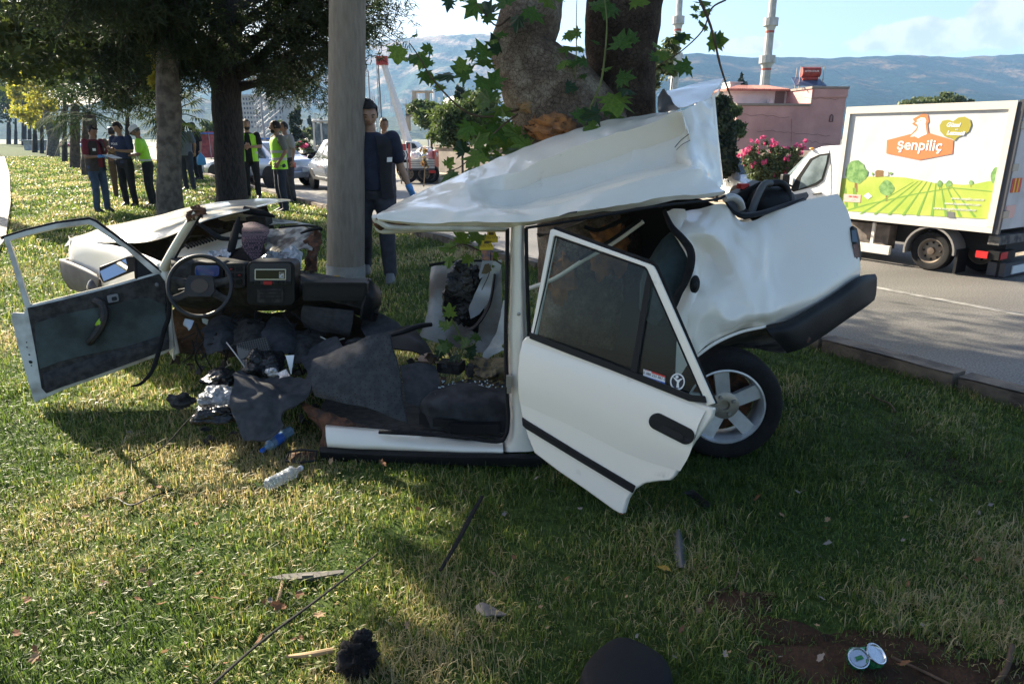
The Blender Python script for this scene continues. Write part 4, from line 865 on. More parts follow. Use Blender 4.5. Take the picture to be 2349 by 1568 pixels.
# front left door, open, seen from the inside
DF = Plane3(P(30,720,3.95), P(85,920,3.86), P(385,640,4.30))
def df(pts, off=0.0): return [DF.at(x, y, off) for x, y in pts]
fd = bpy.data.objects.new('front_door', None); COL.objects.link(fd); fd.parent = front; fd.location = DF.at(385,720)-front.location; fd.empty_display_size = .1
nf = DF.n
mb = MB(); mb.prism(df([(57,702),(150,680),(260,653),(366,622),(384,640),(392,720),(400,795),(380,810),(250,858),(150,892),(78,924),(60,860),(40,790),(24,722),(30,716),(55,718)]), -nf*.05); obj('door_skin', mb, m_paint_dirty, fd, bevel=.004, angle=30)
mb = MB(); mb.prism(df([(62,706),(150,686),(260,658),(364,628),(378,645),(386,740),(388,800),(300,832),(150,884),(106,902),(95,890),(80,800)], .012), -nf*.012); lin_ = obj('door_card', mb, m_black_dusty, fd, bevel=.004, angle=30)
mb = MB(); mb.grid([df([(80,742),(160,718),(262,698),(330,683),(378,700)], .016), df([(84,800),(160,775),(262,750),(330,742),(382,748)], .022), df([(92,846),(160,822),(262,800),(330,786),(384,770)], .016)], 6, 5, .003, 6, 2); obj('door_cloth', mb, mat('faded_teal_cloth', (.075,.095,.09), .95, col2=(.035,.042,.038), vscale=5, bump=.3, bscale=200), fd, thick=.003)
mb = MB(); mb.grid([df([(98,856),(200,824),(300,790),(386,762)], .018), df([(100,872),(200,842),(300,808),(388,778)], .05), df([(104,900),(200,868),(300,832),(388,800)], .05)], 6, 4); obj('door_pocket', mb, m_black_dusty, fd, thick=.004)
mb = MB(); ar = [DF.at(x, y, o_) for x, y, o_ in ((215,688,.02),(235,700,.05),(240,722,.06),(232,748,.06),(214,775,.055),(205,786,.02))]; mb.tube(ar, [.02,.024,.024,.024,.022,.02], 8, k=5); obj('armrest', mb, mat('worn_brown_black'), fd)
mb = MB(); mb.tube([DF.at(224,737,.055),DF.at(235,743,.055)], .028, 10); obj('yellow_tape', mb, mat('yellow_green_tape', (.35,.55,.03), .5), fd)
mb = MB(); mb.prism(df(rrect((259,684),26,18,R(-12),.2,3), .028), -nf*.014); hl = obj('inner_handle', mb, mat('grey_handle', (.16,.16,.16), .4), fd, bevel=.002)
mb = MB(); mb.prism(df(rrect((262,685),12,9,R(-12),.3,3), .032), -nf*.005); obj('handle_lever', mb, m_black, hl)
mb = MB(); mb.sphere(DF.at(360,653,.014), (.014,.008,.014), 10, 6); obj('door_plug', mb, mat('grey_handle'), fd)
fr_out = [(57,704),(8,543),(60,528),(130,512),(205,503),(218,508),(300,568),(372,626)]; fr_in = [(352,628),(290,573),(214,519),(203,514),(130,524),(66,539),(22,552),(70,702)]
mb = MB(); mb.prism(df(fr_out+fr_in, .004), -nf*.035); obj('window_frame', mb, m_paint_dirty, fd, bevel=.003, angle=30)
mb = MB(); mb.tube(df([(2,546),(60,528),(130,511),(205,501),(220,507),(300,566),(376,628)], -.005), .011, 6); mb.tube(df([(14,550),(60,700)], -.03), .009, 6); mb.tube(df([(310,580),(314,640)], -.01), .012, 6); obj('window_rubber', mb, m_rubber, fd)
mb = MB(); mb.tube(df([(60,704),(150,682),(260,655),(312,640)], -.01), .009, 6); obj('belt_trim', mb, m_black, fd)
mb = MB(); mb.prism(df([(314,590),(362,626),(316,642)], -.002), -nf*.015); obj('mirror_base', mb, m_black, fd)
mb = MB()
for x, y, r in ((61,785,.004),(62,796,.004),(70,830,.010),(67,813,.005),(72,838,.004)): mb.sphere(DF.at(x, y, .002), (r*1.2,r*.4,r), 8, 6)
obj('screw_hole', mb, mat('black_hollow'), fd)
mp_ = Plane3(P(228,618,4.45), P(236,648,4.42), P(292,592,4.55)); 
hous = [(226,612),(292,588),(312,590),(318,606),(316,622),(300,624),(236,650),(228,636)]
mb = MB(); mb.prism([mp_.at(x, y) for x, y in hous], (0,.10,0)); mr = obj('wing_mirror', mb, m_black, fd, bevel=.008, angle=30)
mb = MB(); mb.prism([mp_.at(x, y, .004) for x, y in [(229,622),(288,593),(293,612),(290,622),(238,645)]], (0,.003,0)); obj('mirror_glass', mb, mat('mirror_silver', (.78,.78,.78), .02, metal=1.0), mr, smooth=False)
mb = MB(); mb.tube(pp((385,660,4.2),(388,720,4.15),(376,760,4.1),(360,820,4.0),(346,855,3.95),(322,880,3.95),(300,886,3.9)), [.012,.014,.014,.014,.012,.010,.004], 8, k=5); part('hanging_seal', mb, m_rubber, front)
# things lying in the open boot: black tub with hose handles
tb = thing('black_tub', 'round black tub with thick hose handles lying in the open car rear', 'tub', P(1760,480,4.0))
mb = MB(); mb.sphere(P(1765,470,4.02), (.15,.13,.115), 24, 14, nz=.15); obj('tub_body', mb, m_black, tb)
obj('hose_handle', MB().tube(pp((1722,492,3.84),(1735,456,3.86),(1752,424,3.9),(1770,420,3.92)), [.022,.020,.020,.018], 10, k=5), mat('grey_hose', (.09,.09,.09), .5), tb)
obj('hose_handle', MB().tube(pp((1762,422,3.92),(1790,420,3.94),(1806,436,3.95),(1812,466,3.93)), [.018,.020,.020,.018], 10, k=5), m_black, tb)
bt_ = thing('car_battery', 'dark box with a red cap left of the black tub', 'car part', P(1710,460,4.1))
mb = MB(); mb.box(P(1708,450,4.1), (.20,.14,.10), .5, Matrix.Rotation(-.5,4,'Y')); obj('case', mb, m_black, bt_, bevel=.008, smooth=False)
obj('red_cap', MB().box(P(1704,427,4.08), (.05,.05,.03), .3), mat('red_print', (.6,.05,.04), .5), bt_, smooth=False)
# ================================================================= TREES
def bark_mat(name, c0, c1, c2, crack):
    m = bpy.data.materials.new(name); m.use_nodes = True; n = m.node_tree; L = n.links; b = n.nodes['Principled BSDF']; tc = n.nodes.new('ShaderNodeTexCoord')
    def nz(sc, det, ro=.55): t = n.nodes.new('ShaderNodeTexNoise'); t.inputs['Scale'].default_value = sc; t.inputs['Detail'].default_value = det; t.inputs['Roughness'].default_value = ro; L.new(tc.outputs['Object'], t.inputs[0]); return t
    wv = nz(12, 4); mxv = n.nodes.new('ShaderNodeMix'); mxv.data_type = 'RGBA'; mxv.inputs[0].default_value = .05; L.new(tc.outputs['Object'], mxv.inputs[6]); L.new(wv.outputs['Color'], mxv.inputs[7])
    vo = n.nodes.new('ShaderNodeTexVoronoi'); vo.feature = 'DISTANCE_TO_EDGE'; vo.inputs['Scale'].default_value = 42; L.new(mxv.outputs[2], vo.inputs[0])
    ck = n.nodes.new('ShaderNodeMapRange'); ck.inputs[1].default_value = 0; ck.inputs[2].default_value = .045; ck.inputs[3].default_value = 1-crack; L.new(vo.outputs[0], ck.inputs[0])
    big = nz(3.4, 8, .7); rp = n.nodes.new('ShaderNodeValToRGB'); e = rp.color_ramp.elements; e[0].position = .36; e[0].color = (*c0,1); e[1].position = .64; e[1].color = (*c2,1); e3 = rp.color_ramp.elements.new(.5); e3.color = (*c1,1); L.new(big.outputs[0], rp.inputs[0])
    fine = nz(60, 8, .7); fr = n.nodes.new('ShaderNodeMapRange'); fr.inputs[1].default_value = .3; fr.inputs[2].default_value = .7; fr.inputs[3].default_value = .55; fr.inputs[4].default_value = 1.35; L.new(fine.outputs[0], fr.inputs[0])
    m1 = n.nodes.new('ShaderNodeMix'); m1.data_type = 'RGBA'; m1.blend_type = 'MULTIPLY'; m1.inputs[0].default_value = 1; L.new(rp.outputs[0], m1.inputs[6]); L.new(ck.outputs[0], m1.inputs[7])
    m2 = n.nodes.new('ShaderNodeMix'); m2.data_type = 'RGBA'; m2.blend_type = 'MULTIPLY'; m2.inputs[0].default_value = 1; L.new(m1.outputs[2], m2.inputs[6]); L.new(fr.outputs[0], m2.inputs[7]); L.new(m2.outputs[2], b.inputs['Base Color'])
    b.inputs['Roughness'].default_value = .95; b.inputs['Specular IOR Level'].default_value = .15
    ad = n.nodes.new('ShaderNodeMath'); ad.operation = 'ADD'; L.new(ck.outputs[0], ad.inputs[0]); L.new(fine.outputs[0], ad.inputs[1])
    bp = n.nodes.new('ShaderNodeBump'); bp.inputs['Strength'].default_value = .9; bp.inputs['Distance'].default_value = .012; L.new(ad.outputs[0], bp.inputs['Height']); L.new(bp.outputs[0], b.inputs['Normal']); return m
m_bark = bark_mat('plane_bark', (.085,.060,.045), (.17,.125,.09), (.33,.27,.20), .45)
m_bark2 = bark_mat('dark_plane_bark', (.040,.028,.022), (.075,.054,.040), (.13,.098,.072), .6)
m_wood = mat('raw_orange_wood', (.42,.17,.05), .85, col2=(.20,.09,.04), vscale=14, bump=.6, bscale=50)
m_dbark = mat('dark_bark', (.045,.036,.032), .95, col2=(.018,.015,.014), vscale=10, bump=1.0, bscale=16, stretch=(3,3,.8))
m_gbark = mat('grey_bark', (.17,.145,.115), .95, col2=(.075,.063,.052), vscale=7, bump=.8, bscale=24)
m_twig = mat('brown_twig', (.10,.06,.035), .85, var=.4, vscale=20)
m_gtwig = mat('green_twig', (.14,.16,.05), .8, var=.3, vscale=20)
m_leafs = [mat('plane_leaf', (.075,.15,.022), .55, col2=(.045,.10,.016), vscale=18, translucent=.45), mat('plane_leaf_light', (.14,.22,.030), .55, col2=(.09,.16,.022), vscale=18, translucent=.5), mat('plane_leaf_dark', (.025,.060,.018), .5, var=.3, vscale=18, translucent=.35)]
def rough_tube(mb, pts, rad, n=30, k=10, amp=.05, sc=2.2, big=.0):
    P_ = spline(pts, k); rr = [v.x for v in spline([Vector((r,0,0)) for r in rad], k)]
    b0 = len(mb.v); mb.tube(P_, rr, n, cap=True)
    for i in range(len(P_)):
        for j in range(n):
            v = Vector(mb.v[b0+i*n+j]); d = v-P_[i]; q = noise.noise(v*sc)*1.0+noise.noise(v*sc*3.1)*.45+noise.noise(v*sc*9)*.18
            mb.v[b0+i*n+j] = tuple(P_[i]+d*(1+amp*q*2))
pt = thing('plane_tree', 'big plane tree with two thick stems that the torn car is wrapped round', 'tree', P(1335,700,4.35)*1.0)
pt.location.z = 0
mb = MB()
tb = Vector((P(1335,700,4.45).x, 4.45, -.15))
rough_tube(mb, [tb, P(1345,560,4.45), P(1335,400,4.4), P(1322,320,4.36), P(1270,232,4.32), P(1228,170,4.3), P(1204,110,4.3), P(1214,50,4.32), P(1226,-10,4.36), P(1215,-110,4.5), P(1150,-330,4.8), P(1080,-700,5.4)],
 [.36,.31,.31,.33,.285,.235,.195,.185,.178,.17,.14,.09], 40, 12, .055, 2.4)
obj('trunk', mb, m_bark, pt, angle=60); mb = MB()
rough_tube(mb, [tb+Vector((.1,.1,0)), P(1400,480,4.5), P(1418,330,4.5), P(1424,230,4.5), P(1426,120,4.5), P(1434,10,4.5), P(1445,-120,4.5), P(1440,-400,4.6), P(1480,-900,4.9)],
 [.34,.30,.245,.222,.215,.22,.21,.17,.10], 40, 12, .045, 2.4)
obj('trunk', mb, m_bark2, pt, angle=60, label='darker right hand stem')
mb = MB(); mb.sphere(P(1272,296,4.02), (.13,.09,.07), 18, 12, M=Matrix.Rotation(R(14),4,'Y'), nz=.7, ns=5); mb.sphere(P(1230,292,4.09),(.04,.03,.06),12,8,nz=.8,ns=5)
obj('bark_wound', mb, m_wood, pt, angle=22)
mb = MB(); mb.sphere(P(1213,245,4.105), (.06,.03,.035), 14, 10, nz=.9, ns=5); obj('bark_wound', mb, mat('pale_bark_patch', (.22,.16,.09), .9, col2=(.30,.16,.06), vscale=20), pt)
mb = MB(); mb.sphere(P(1395,575,4.16), (.12,.05,.15), 16, 10, nz=.8, ns=5); mb.sphere(P(1300,640,4.18), (.10,.05,.14), 16, 10, nz=.8, ns=5); obj('bark_wound', mb, m_wood, pt, angle=25)
# upper limbs and crown out of the picture
def rnd_dir():
    v = Vector((random.gauss(0,1), random.gauss(0,1), random.gauss(0,1))); return v.normalized()
def limb(mb, a, b, r, wob=.25, k=6, n=8):
    a, b = Vector(a), Vector(b); m1 = a.lerp(b,.35)+rnd_dir()*wob*(b-a).length*.3; m2 = a.lerp(b,.7)+rnd_dir()*wob*(b-a).length*.3
    mb.tube([a, m1, m2, b], [r, r*.75, r*.5, r*.2], n, k=k)
def leaves_np(centers, radii, counts, size, seed, flatz=0.0, shell=.55, aspect=.6):
    """leaf clusters: small diamond faces, unevenly clumped"""
    rg = np.random.RandomState(seed); V = []
    for c, rr, cnt in zip(centers, radii, counts):
        k = max(3, cnt//70); cl = rg.normal(size=(k,3)); cl /= np.linalg.norm(cl,axis=1)[:,None]; cl *= (rg.rand(k,1)**.4)
        idx = rg.randint(0,k,cnt); p = cl[idx]+rg.normal(size=(cnt,3))*.16; p = p*np.array(rr)+np.array(c)
        V.append(p)
    p = np.concatenate(V); N = len(p)
    a = rg.normal(size=(N,3)); a /= np.linalg.norm(a,axis=1)[:,None]; bb = rg.normal(size=(N,3)); bb -= a*(a*bb).sum(1)[:,None]; bb /= np.linalg.norm(bb,axis=1)[:,None]
    s = size*(.6+.8*rg.rand(N,1)); q = np.stack([p-a*s, p+bb*s*aspect, p+a*s, p-bb*s*aspect], axis=1).reshape(-1,3)
    return q, N
def foliage_obj(name, q, N, m, parent=None, **t):
    me = bpy.data.meshes.new(name); off = np.array(root_loc(parent)) if parent else np.zeros(3)
    me.vertices.add(N*4); me.vertices.foreach_set('co', (q-off).astype(np.float32).ravel())
    me.loops.add(N*4); me.loops.foreach_set('vertex_index', np.arange(N*4, dtype=np.int32)); me.polygons.add(N)
    me.polygons.foreach_set('loop_start', np.arange(0,N*4,4,dtype=np.int32)); me.polygons.foreach_set('loop_total', np.full(N,4,dtype=np.int32))
    me.update(); me.validate(); me.materials.append(m)
    o = bpy.data.objects.new(name, me); COL.objects.link(o)
    if parent: o.parent = parent
    return tag(o, **t)
mb = MB(); random.seed(5)
for a_, b_ in (((.0,4.9,3.6),(-2.5,6.5,6)),((.0,5.0,4.0),(2.5,3.5,6.5)),((.9,4.8,4.4),(3.5,6,7)),((.8,4.7,4.2),(.5,1.8,6.8)),((.9,4.8,5),(.6,5.5,9))): limb(mb, a_, b_, .09)
obj('limb', mb, m_bark, pt, kind='stuff')
q, N = leaves_np([(-2,6,6.8),(2.5,3.5,7),(3.5,6,7.4),(.5,2,7.2),(.5,5,9.2),(0,4.5,7)], [(2,2,1.5)]*6, [1500]*6, .11, 3)
foliage_obj('foliage', q, N, m_leafs[0], pt, kind='stuff')
# single plane leaves on the young shoots
def leaf_mesh(seed, m):
    rg = random.Random(seed); o = []
    for ang, r in [(-90,.12),(-62,.34),(-30,.30),(-12,.62),(4,.40),(20,.58),(38,.34),(52,.86),(66,.62),(78,.74),(90,1.0),(102,.76),(114,.60),(128,.84),(142,.34),(160,.60),(176,.38),(192,.62),(210,.30),(242,.34)]:
        q = r*rg.uniform(.9,1.12); o.append((q*math.cos(R(ang))*.62, q*math.sin(R(ang))*.55+.06))
    vs = [(0,0,0)]+[(x, y, -.16*abs(x)+.10*rg.uniform(-1,1)*abs(y)-.10*y*y) for x, y in o]; nn = len(o)
    me = bpy.data.meshes.new('leaf'); me.from_pydata(vs, [], [(0,1+i,1+(i+1)%nn) for i in range(nn)]); me.materials.append(m); me.update(); return me
LM = [[leaf_mesh(i*7+j, m_leafs[i]) for j in range(4)] for i in range(3)]
random.seed(21)
def put_leaf(parent, px, py, s, Y=4.0, kind=None, ang=None, tilt=None, seed=None):
    kd = kind if kind is not None else random.choices((0,1,2),(5,5,1))[0]
    o = bpy.data.objects.new('leaf', random.choice(LM[kd])); COL.objects.link(o); o.parent = parent
    o.location = P(px, py, Y)-root_loc(parent); k = s/382*Y/4.1*1.28; o.scale = (k,k,k)
    az = ang if ang is not None else random.uniform(0, 360); tl = tilt if tilt is not None else random.uniform(15, 65)
    o.rotation_euler = (Matrix.Rotation(random.uniform(-.7,.7),3,'Z') @ Matrix.Rotation(R(90-tl),3,'X') @ Matrix.Rotation(R(az),3,'Z')).to_euler()
    return o
def shoot(pts, r, leaves, m=m_twig, parent=None, kinds=None, Y=4.05):
    mb = MB(); mb.tube([P(*p) for p in pts], [r*(1-.6*i/(len(pts)-1)) for i in range(len(pts))], 7, k=4); s = obj('shoot', mb, m, parent or pt)
    for l in leaves: put_leaf(parent or pt, l[0], l[1], l[2], l[3] if len(l) > 3 else Y+random.uniform(-.12,.12), kinds if kinds != 2 else None)
shoot([(1188,252,4.12),(1120,268,4.05),(1068,256,4.0),(1022,216,3.95),(988,176,3.9),(962,132,3.9),(940,100,3.9)], .007,
 [(912,108,56),(905,125,46),(938,140,52),(958,128,50),(948,85,24),(972,165,42),(984,150,38),(1000,185,44),(1035,172,62),(1062,160,44),(1012,205,34),(1075,170,60),(990,112,34),(1095,182,66),(1115,150,60),(1128,196,60),(1118,130,56),(1090,128,36),(1146,118,60),(1062,222,30),(1130,92,26)])
shoot([(1170,40,4.1),(1140,60,4.05),(1110,30,4.0),(1090,5,4.0)], .006, [(1095,8,56),(1110,44,46),(1125,30,52),(1160,10,58),(1190,38,50),(1210,22,60),(1030,-2,36),(1052,0,38),(1140,80,36),(1250,-4,60),(1290,2,40)], kinds=2)
shoot([(1188,262,4.1),(1150,290,4.05),(1110,330,4.0),(1060,380,3.95),(1030,392,3.95)], .006,
 [(1124,232,70),(1150,245,66),(1095,240,52),(1108,262,58),(1080,288,56),(1140,285,76),(1172,290,70),(1190,310,66),(1120,318,66),(1155,330,70),(1195,345,60),(1088,332,60),(1060,318,46),(1170,362,60),(1130,368,56),(1100,352,66),(1066,350,46),(1085,385,54),(1042,394,52),(1025,380,34),(1210,335,60),(1180,378,50),(1130,400,44),(1220,312,40)])
for i in range(30): put_leaf(pt, random.uniform(1080,1225), random.uniform(240,395), random.uniform(34,58), 4.5, random.choice((0,1,1)))
shoot([(1318,200,4.1),(1322,120,4.05),(1322,50,4.0),(1324,-20,4.0)], .004, [(1328,72,42),(1306,108,44),(1336,112,40),(1300,140,44),(1322,142,52),(1345,140,40),(1296,80,34),(1312,168,44),(1344,172,40),(1300,198,36),(1362,96,28)], m_gtwig)
shoot([(1338,280,3.98),(1376,196,3.94),(1388,120,3.92),(1392,50,3.92),(1386,-10,3.95)], .007, [(1410,218,92,3.85),(1440,205,48,3.86),(1418,180,50),(1350,288,54,3.84),(1326,272,50,3.86),(1372,262,56,3.86),(1400,262,54),(1385,240,56),(1420,108,64),(1450,98,40),(1358,14,52),(1402,10,56),(1450,4,54),(1340,300,36,3.84),(1366,222,44),(1384,160,30)], m_gtwig)
shoot([(1596,-20,3.9),(1630,60,3.85),(1652,150,3.85),(1670,205,3.85),(1684,242,3.85)], .008, [(1605,8,46),(1620,22,38),(1622,66,34),(1628,94,54),(1650,100,44),(1572,78,56),(1556,92,34)])
shoot([(1665,0,3.9),(1632,20,3.88),(1612,70,3.86),(1560,120,3.86),(1512,150,3.9),(1500,170,4.0)], .005, [(1582,150,54),(1516,118,50),(1510,140,46),(1590,20,26),(1530,160,40),(1600,38,22),(1500,100,34)])
shoot([(1150,605,4.0),(1100,575,3.95),(1060,560,3.9),(1030,572,3.9)], .005, [(1042,566,50),(1062,556,56),(1090,552,54),(1110,580,48),(1030,590,38),(1126,556,48),(1080,590,40),(1120,610,34),(1140,590,40)], kinds=1)
# crown lights below the car: young plant in the torn cabin
yp = thing('seedling', 'young green sapling with large lobed leaves growing in the torn cabin', 'plant', P(1050,815,3.75))
mb = MB(); mb.tube([P(1052,830,3.75),P(1062,790,3.74),P(1046,750,3.72),P(1036,732,3.7)], .006, 7, k=4); mb.tube([P(1062,800,3.74),P(1085,790,3.72),P(1100,775,3.7)], .004, 6, k=3); obj('stem', mb, m_gtwig, yp)
for x, y, s, kd in ((1034,724,46,1),(1030,748,44,1),(1012,790,42,0),(1030,800,44,0),(1098,770,34,0),(1070,790,40,0),(1010,806,36,2),(1050,812,40,2),(1090,800,36,2),(1042,775,30,0),(1075,820,36,2)): put_leaf(yp, x, y, s, 3.7+random.uniform(-.05,.05), kd)
# ------------------------------------------------ utility pole
pb, ptp = Vector((P(793,650,7.75).x, 7.75, -.1)), P(797,-330,7.75)
pole = thing('utility_pole', 'thick grey concrete pole standing on the grass between the two halves of the car', 'pole', (pb.x, pb.y, 0))
mb = MB(); mb.tube([pb, P(793,606,7.75)], [.222,.220], 36); obj('pole_collar', mb, mat('pale_render', (.34,.33,.31), .9, var=.2, vscale=12, bump=.3, bscale=80), pole)
mb = MB(); mb.tube([P(793,606,7.75), P(797,0,7.75), ptp, ptp+Vector((0,0,3))], [.212,.185,.17,.15], 36); obj('shaft', mb, m_concrete, pole)
mb = MB(); mb.prism([P(767,632,7.53),P(778,632,7.52),P(778,640,7.52),P(767,639,7.53)], (0,.02,0)); obj('yellow_mark', mb, mat('yellow_paint', (.55,.33,.03), .6), pole, smooth=False)
mb = MB()
for y in (475, 500, 520): mb.box(P(753,y,7.75),(.03,.03,.05))
obj('cable_clip', mb, m_black, pole, smooth=False, kind='stuff')
# ------------------------------------------------ conifer, grey trunk tree
m_needle = mat('dark_needles', (.045,.065,.024), .7, col2=(.022,.036,.015), vscale=2, translucent=.35)
cb = Vector((P(528,490,14.5).x, 14.5, 0))
con = thing('conifer_tree', 'dark barked conifer with long spreading limbs and hanging needles behind the bonnet', 'tree', cb)
mb = MB(); rough_tube(mb, [cb+Vector((0,0,-.1)), P(530,430,14.5), P(524,300,14.5), P(518,180,14.5), P(518,90,14.5), P(520,0,14.5), P(522,-120,14.5), P(524,-330,14.5), P(524,-620,14.5)], [.34,.30,.29,.29,.31,.30,.28,.2,.08], 26, 8, .05, 2)
obj('trunk', mb, m_dbark, con)
random.seed(11)
limbs = [((548,165,14.4),(640,95,13.8),(700,20,13),(760,-60,12.5)), ((548,175,14.4),(650,130,14.0),(740,75,13.6),(830,60,13.2)), ((548,200,14.5),(620,180,14.8),(700,140,15),(790,110,15.2)),
 ((548,130,14.4),(620,60,13.5),(660,10,13.2),(700,-60,13)), ((548,100,14.5),(650,70,15),(760,30,15.6),(870,10,16)), ((495,190,14.4),(450,140,14),(410,90,13.6),(350,60,13.2)),
 ((495,150,14.4),(420,110,14.6),(340,110,15),(260,120,15.2)), ((500,110,14.4),(430,60,13.8),(350,20,13.2),(260,0,12.8)), ((500,60,14.4),(420,0,13),(330,-30,12),(200,-20,11.5)), ((545,60,14.4),(640,0,13.6),(730,-40,13),(830,-80,12.6)),
 ((500,30,14.5),(420,20,15.5),(300,60,16.5),(180,90,17)), ((540,20,14.5),(640,-20,15.5),(740,-20,16.5),(860,-30,17)), ((500,0,14.4),(400,-60,13),(250,-60,12),(80,-20,11.5)), ((500,120,14.6),(400,150,16),(320,190,17),(250,210,17.5)), ((545,140,14.6),(600,150,16),(650,180,17),(720,190,18))]
mb = MB(); NV_ = []; NF_ = 0; rg = np.random.RandomState(8)
def needles(a, d, n_, ln, out):
    for i in range(n_):
        t = random.random(); p = a + d*t; u = (d.normalized()*random.uniform(.2,.9)+rnd_dir()*.9).normalized(); s_ = u.cross(rnd_dir()).normalized()*.009; e_ = p+u*ln*random.uniform(.6,1.2)
        out += [p-s_, p+s_, e_+s_*.4, e_-s_*.4]
nq = []
for li, l in enumerate(limbs):
    pts = spline([P(*k) for k in l], 10); L_ = len(pts)
    mb.tube(pts, [.095*(1-.85*i/(L_-1)) for i in range(L_)], 8)
    dens = 2 if l[3][0] > 600 else 3
    for i in range(4, L_):
        for s_ in range(dens):
            a = pts[i]; dirn = (pts[i]-pts[i-1]).normalized(); side = dirn.cross(Vector((0,0,1))).normalized()*random.choice((-1,1))
            ln = random.uniform(.5,1.3)*(1-.3*i/L_); e_ = a+(side*random.uniform(.3,1)+dirn*random.uniform(.1,.9)).normalized()*ln+Vector((0,0,random.uniform(-.55,.15)))
            mid = a.lerp(e_,.5)+Vector((0,0,.08)); mb.tube([a,mid,e_], [.014,.010,.004], 4, cap=False)
            for t in (.35,.55,.75,.95):
                for w_ in range(2):
                    p0 = a.lerp(e_, t); needles(p0, rnd_dir()*.22+Vector((0,0,-.14)), 9, .13, nq)
obj('limb', mb, m_dbark, con, kind='stuff')
qa = np.array([tuple(v) for v in nq]); foliage_obj('needles', qa, len(qa)//4, m_needle, con, kind='stuff')
# dense upper crown above the picture
q, N = leaves_np([(cb.x,14.5,9),(cb.x-.5,13.5,7.2),(cb.x+1.5,15,7.6),(cb.x,14.5,11.5)], [(2.6,2.4,1.6),(3,2.4,1.2),(2.6,2.2,1.1),(1.6,1.6,2)], [2600,2600,2200,2000], .10, 5, aspect=.35)
foliage_obj('upper_crown', q, N, m_needle, con, kind='stuff')
gbx = Vector((P(391,490,13.6).x, 13.6, 0))
gt = thing('plane_tree', 'straight grey trunked tree in front of the officer in the white cap', 'tree', gbx)
mb = MB(); rough_tube(mb, [gbx+Vector((0,0,-.1)), P(389,440,13.6), P(389,330,13.6), P(387,250,13.6), P(384,200,13.6), P(382,140,13.6), P(384,60,13.6), P(390,-60,13.5), P(390,-260,13.2)], [.27,.235,.215,.215,.20,.17,.165,.15,.10], 26, 8, .05, 2)
mb.tube([P(405,210,13.6), P(398,150,13.7), P(420,60,13.8), P(450,-60,14)], [.09,.09,.07,.05], 8, k=5)
obj('trunk', mb, m_gbark, gt)
m_mix = mat('plane_crown_leaves', (.075,.10,.022), .6, col2=(.035,.060,.018), vscale=1.2, translucent=.35)
SHADE_CLUMPS = [(-7.6,11.4,7.4),(-5.9,10.4,6.4),(-7.4,13.6,7.6),(-4.6,12.2,7.0),(-8.2,13.0,6.6),(-6.75,9.3,6.3),(-5.3,8.4,5.2)]  # unseen crown clumps, shaped and placed to cast the foreground shade
q, N = leaves_np(SHADE_CLUMPS+[(gbx.x,13.6,5.4)], [(2.4,2.0,1.5),(2.0,1.8,1.1),(2.2,2.0,1.4),(2.2,1.9,1.2),(1.8,1.6,1.2),(1.6,1.3,.7),(1.5,1.1,.6),(2.2,1.6,.9)], [6500,5600,4600,4600,2400,3600,3000,1600], .12, 17)
foliage_obj('foliage', q, N, m_mix, gt, kind='stuff')
mb = MB()
for c in SHADE_CLUMPS: limb(mb, (gbx.x,13.4,4.6), c, .09)
obj('limb', mb, m_gbark, gt, kind='stuff')
m_ylf = mat('yellow_leaves', (.42,.36,.04), .55, col2=(.16,.20,.03), vscale=3, translucent=.55)
q, N = leaves_np([P(360,150,13.9),P(366,200,13.9),P(372,235,13.9),P(440,125,14),P(470,60,14.2),P(415,120,13.9)], [(.28,.2,.7),(.25,.2,.5),(.2,.2,.35),(.4,.3,.5),(.6,.4,.6),(.3,.3,.6)], [150,120,60,90,120,80], .06, 7)
foliage_obj('yellow_foliage', q, N, m_ylf, gt, kind='stuff')
# ------------------------------------------------ avenue trees farther down the lawn
def tree(px, py, wpx, topy, label, crown, m, bark=m_dbark, fork=False, name='avenue_tree', group=None, size=.16, lean=0, z0=0.0):
    b = G(px, py, z0); D = b.y; s = D/FPX; t = thing(name, label, 'tree', b, group=group)
    mb = MB(); r = wpx*s*.5; tops = [(px+lean, topy)] if not fork else [(px-wpx*.9, topy), (px+wpx*1.4, topy)]
    rough_tube(mb, [b+Vector((0,0,-.05)), P(px+lean*.3, py+(topy-py)*.35, D)], [r*1.2, r], 12, 4, .05, 1.5)
    for tx, ty in tops: rough_tube(mb, [P(px+lean*.3, py+(topy-py)*.3, D), P((px+tx)/2+lean*.2, py+(topy-py)*.6, D), P(tx, ty, D)], [r*.85, r*.7, r*.45], 10, 4, .05, 1.5)
    obj('trunk', mb, bark, t)
    cs, rs, ns = [], [], []
    for (cx, cy, rx, ry, n_) in crown:
        cs.append(P(cx, cy, D)); rs.append((rx*s, rx*s*.9, ry*s)); ns.append(n_)
    q, N = leaves_np(cs, rs, ns, size, int(px+py)); foliage_obj('foliage', q, N, m, t, kind='stuff'); return t
tree(122,358,22,240,'forked pale trunked plane tree with yellowing leaves left of the palms', [(110,190,60,60,1500),(80,250,50,30,900),(150,150,70,60,1300)], m_ylf, m_gbark, True, size=.17)
tree(80,350,9,230,'slim tree with bright yellow leaves over the left road', [(60,240,46,40,1200),(30,210,40,40,800),(95,275,30,22,500)], m_ylf, m_dbark, size=.2)
tree(96,352,7,180,'slim dark trunked tree beside the forked plane tree', [(100,120,70,60,1400),(60,100,60,60,1400)], m_mix, m_dbark, size=.2)
tree(55,334,9,180,'distant tree casting dark green foliage over the far left lawn', [(40,130,90,90,2600),(0,180,60,60,1600)], m_mix, m_dbark, size=.35)
tree(20,331,8,200,'farthest dark tree at the left edge of the lawn', [(0,150,90,110,2400),(30,240,50,40,900)], m_needle, m_dbark, size=.4)
tree(36,331,6,240,'thin far tree second from the left edge of the lawn', [(30,200,50,60,1200)], m_needle, m_dbark, size=.4)
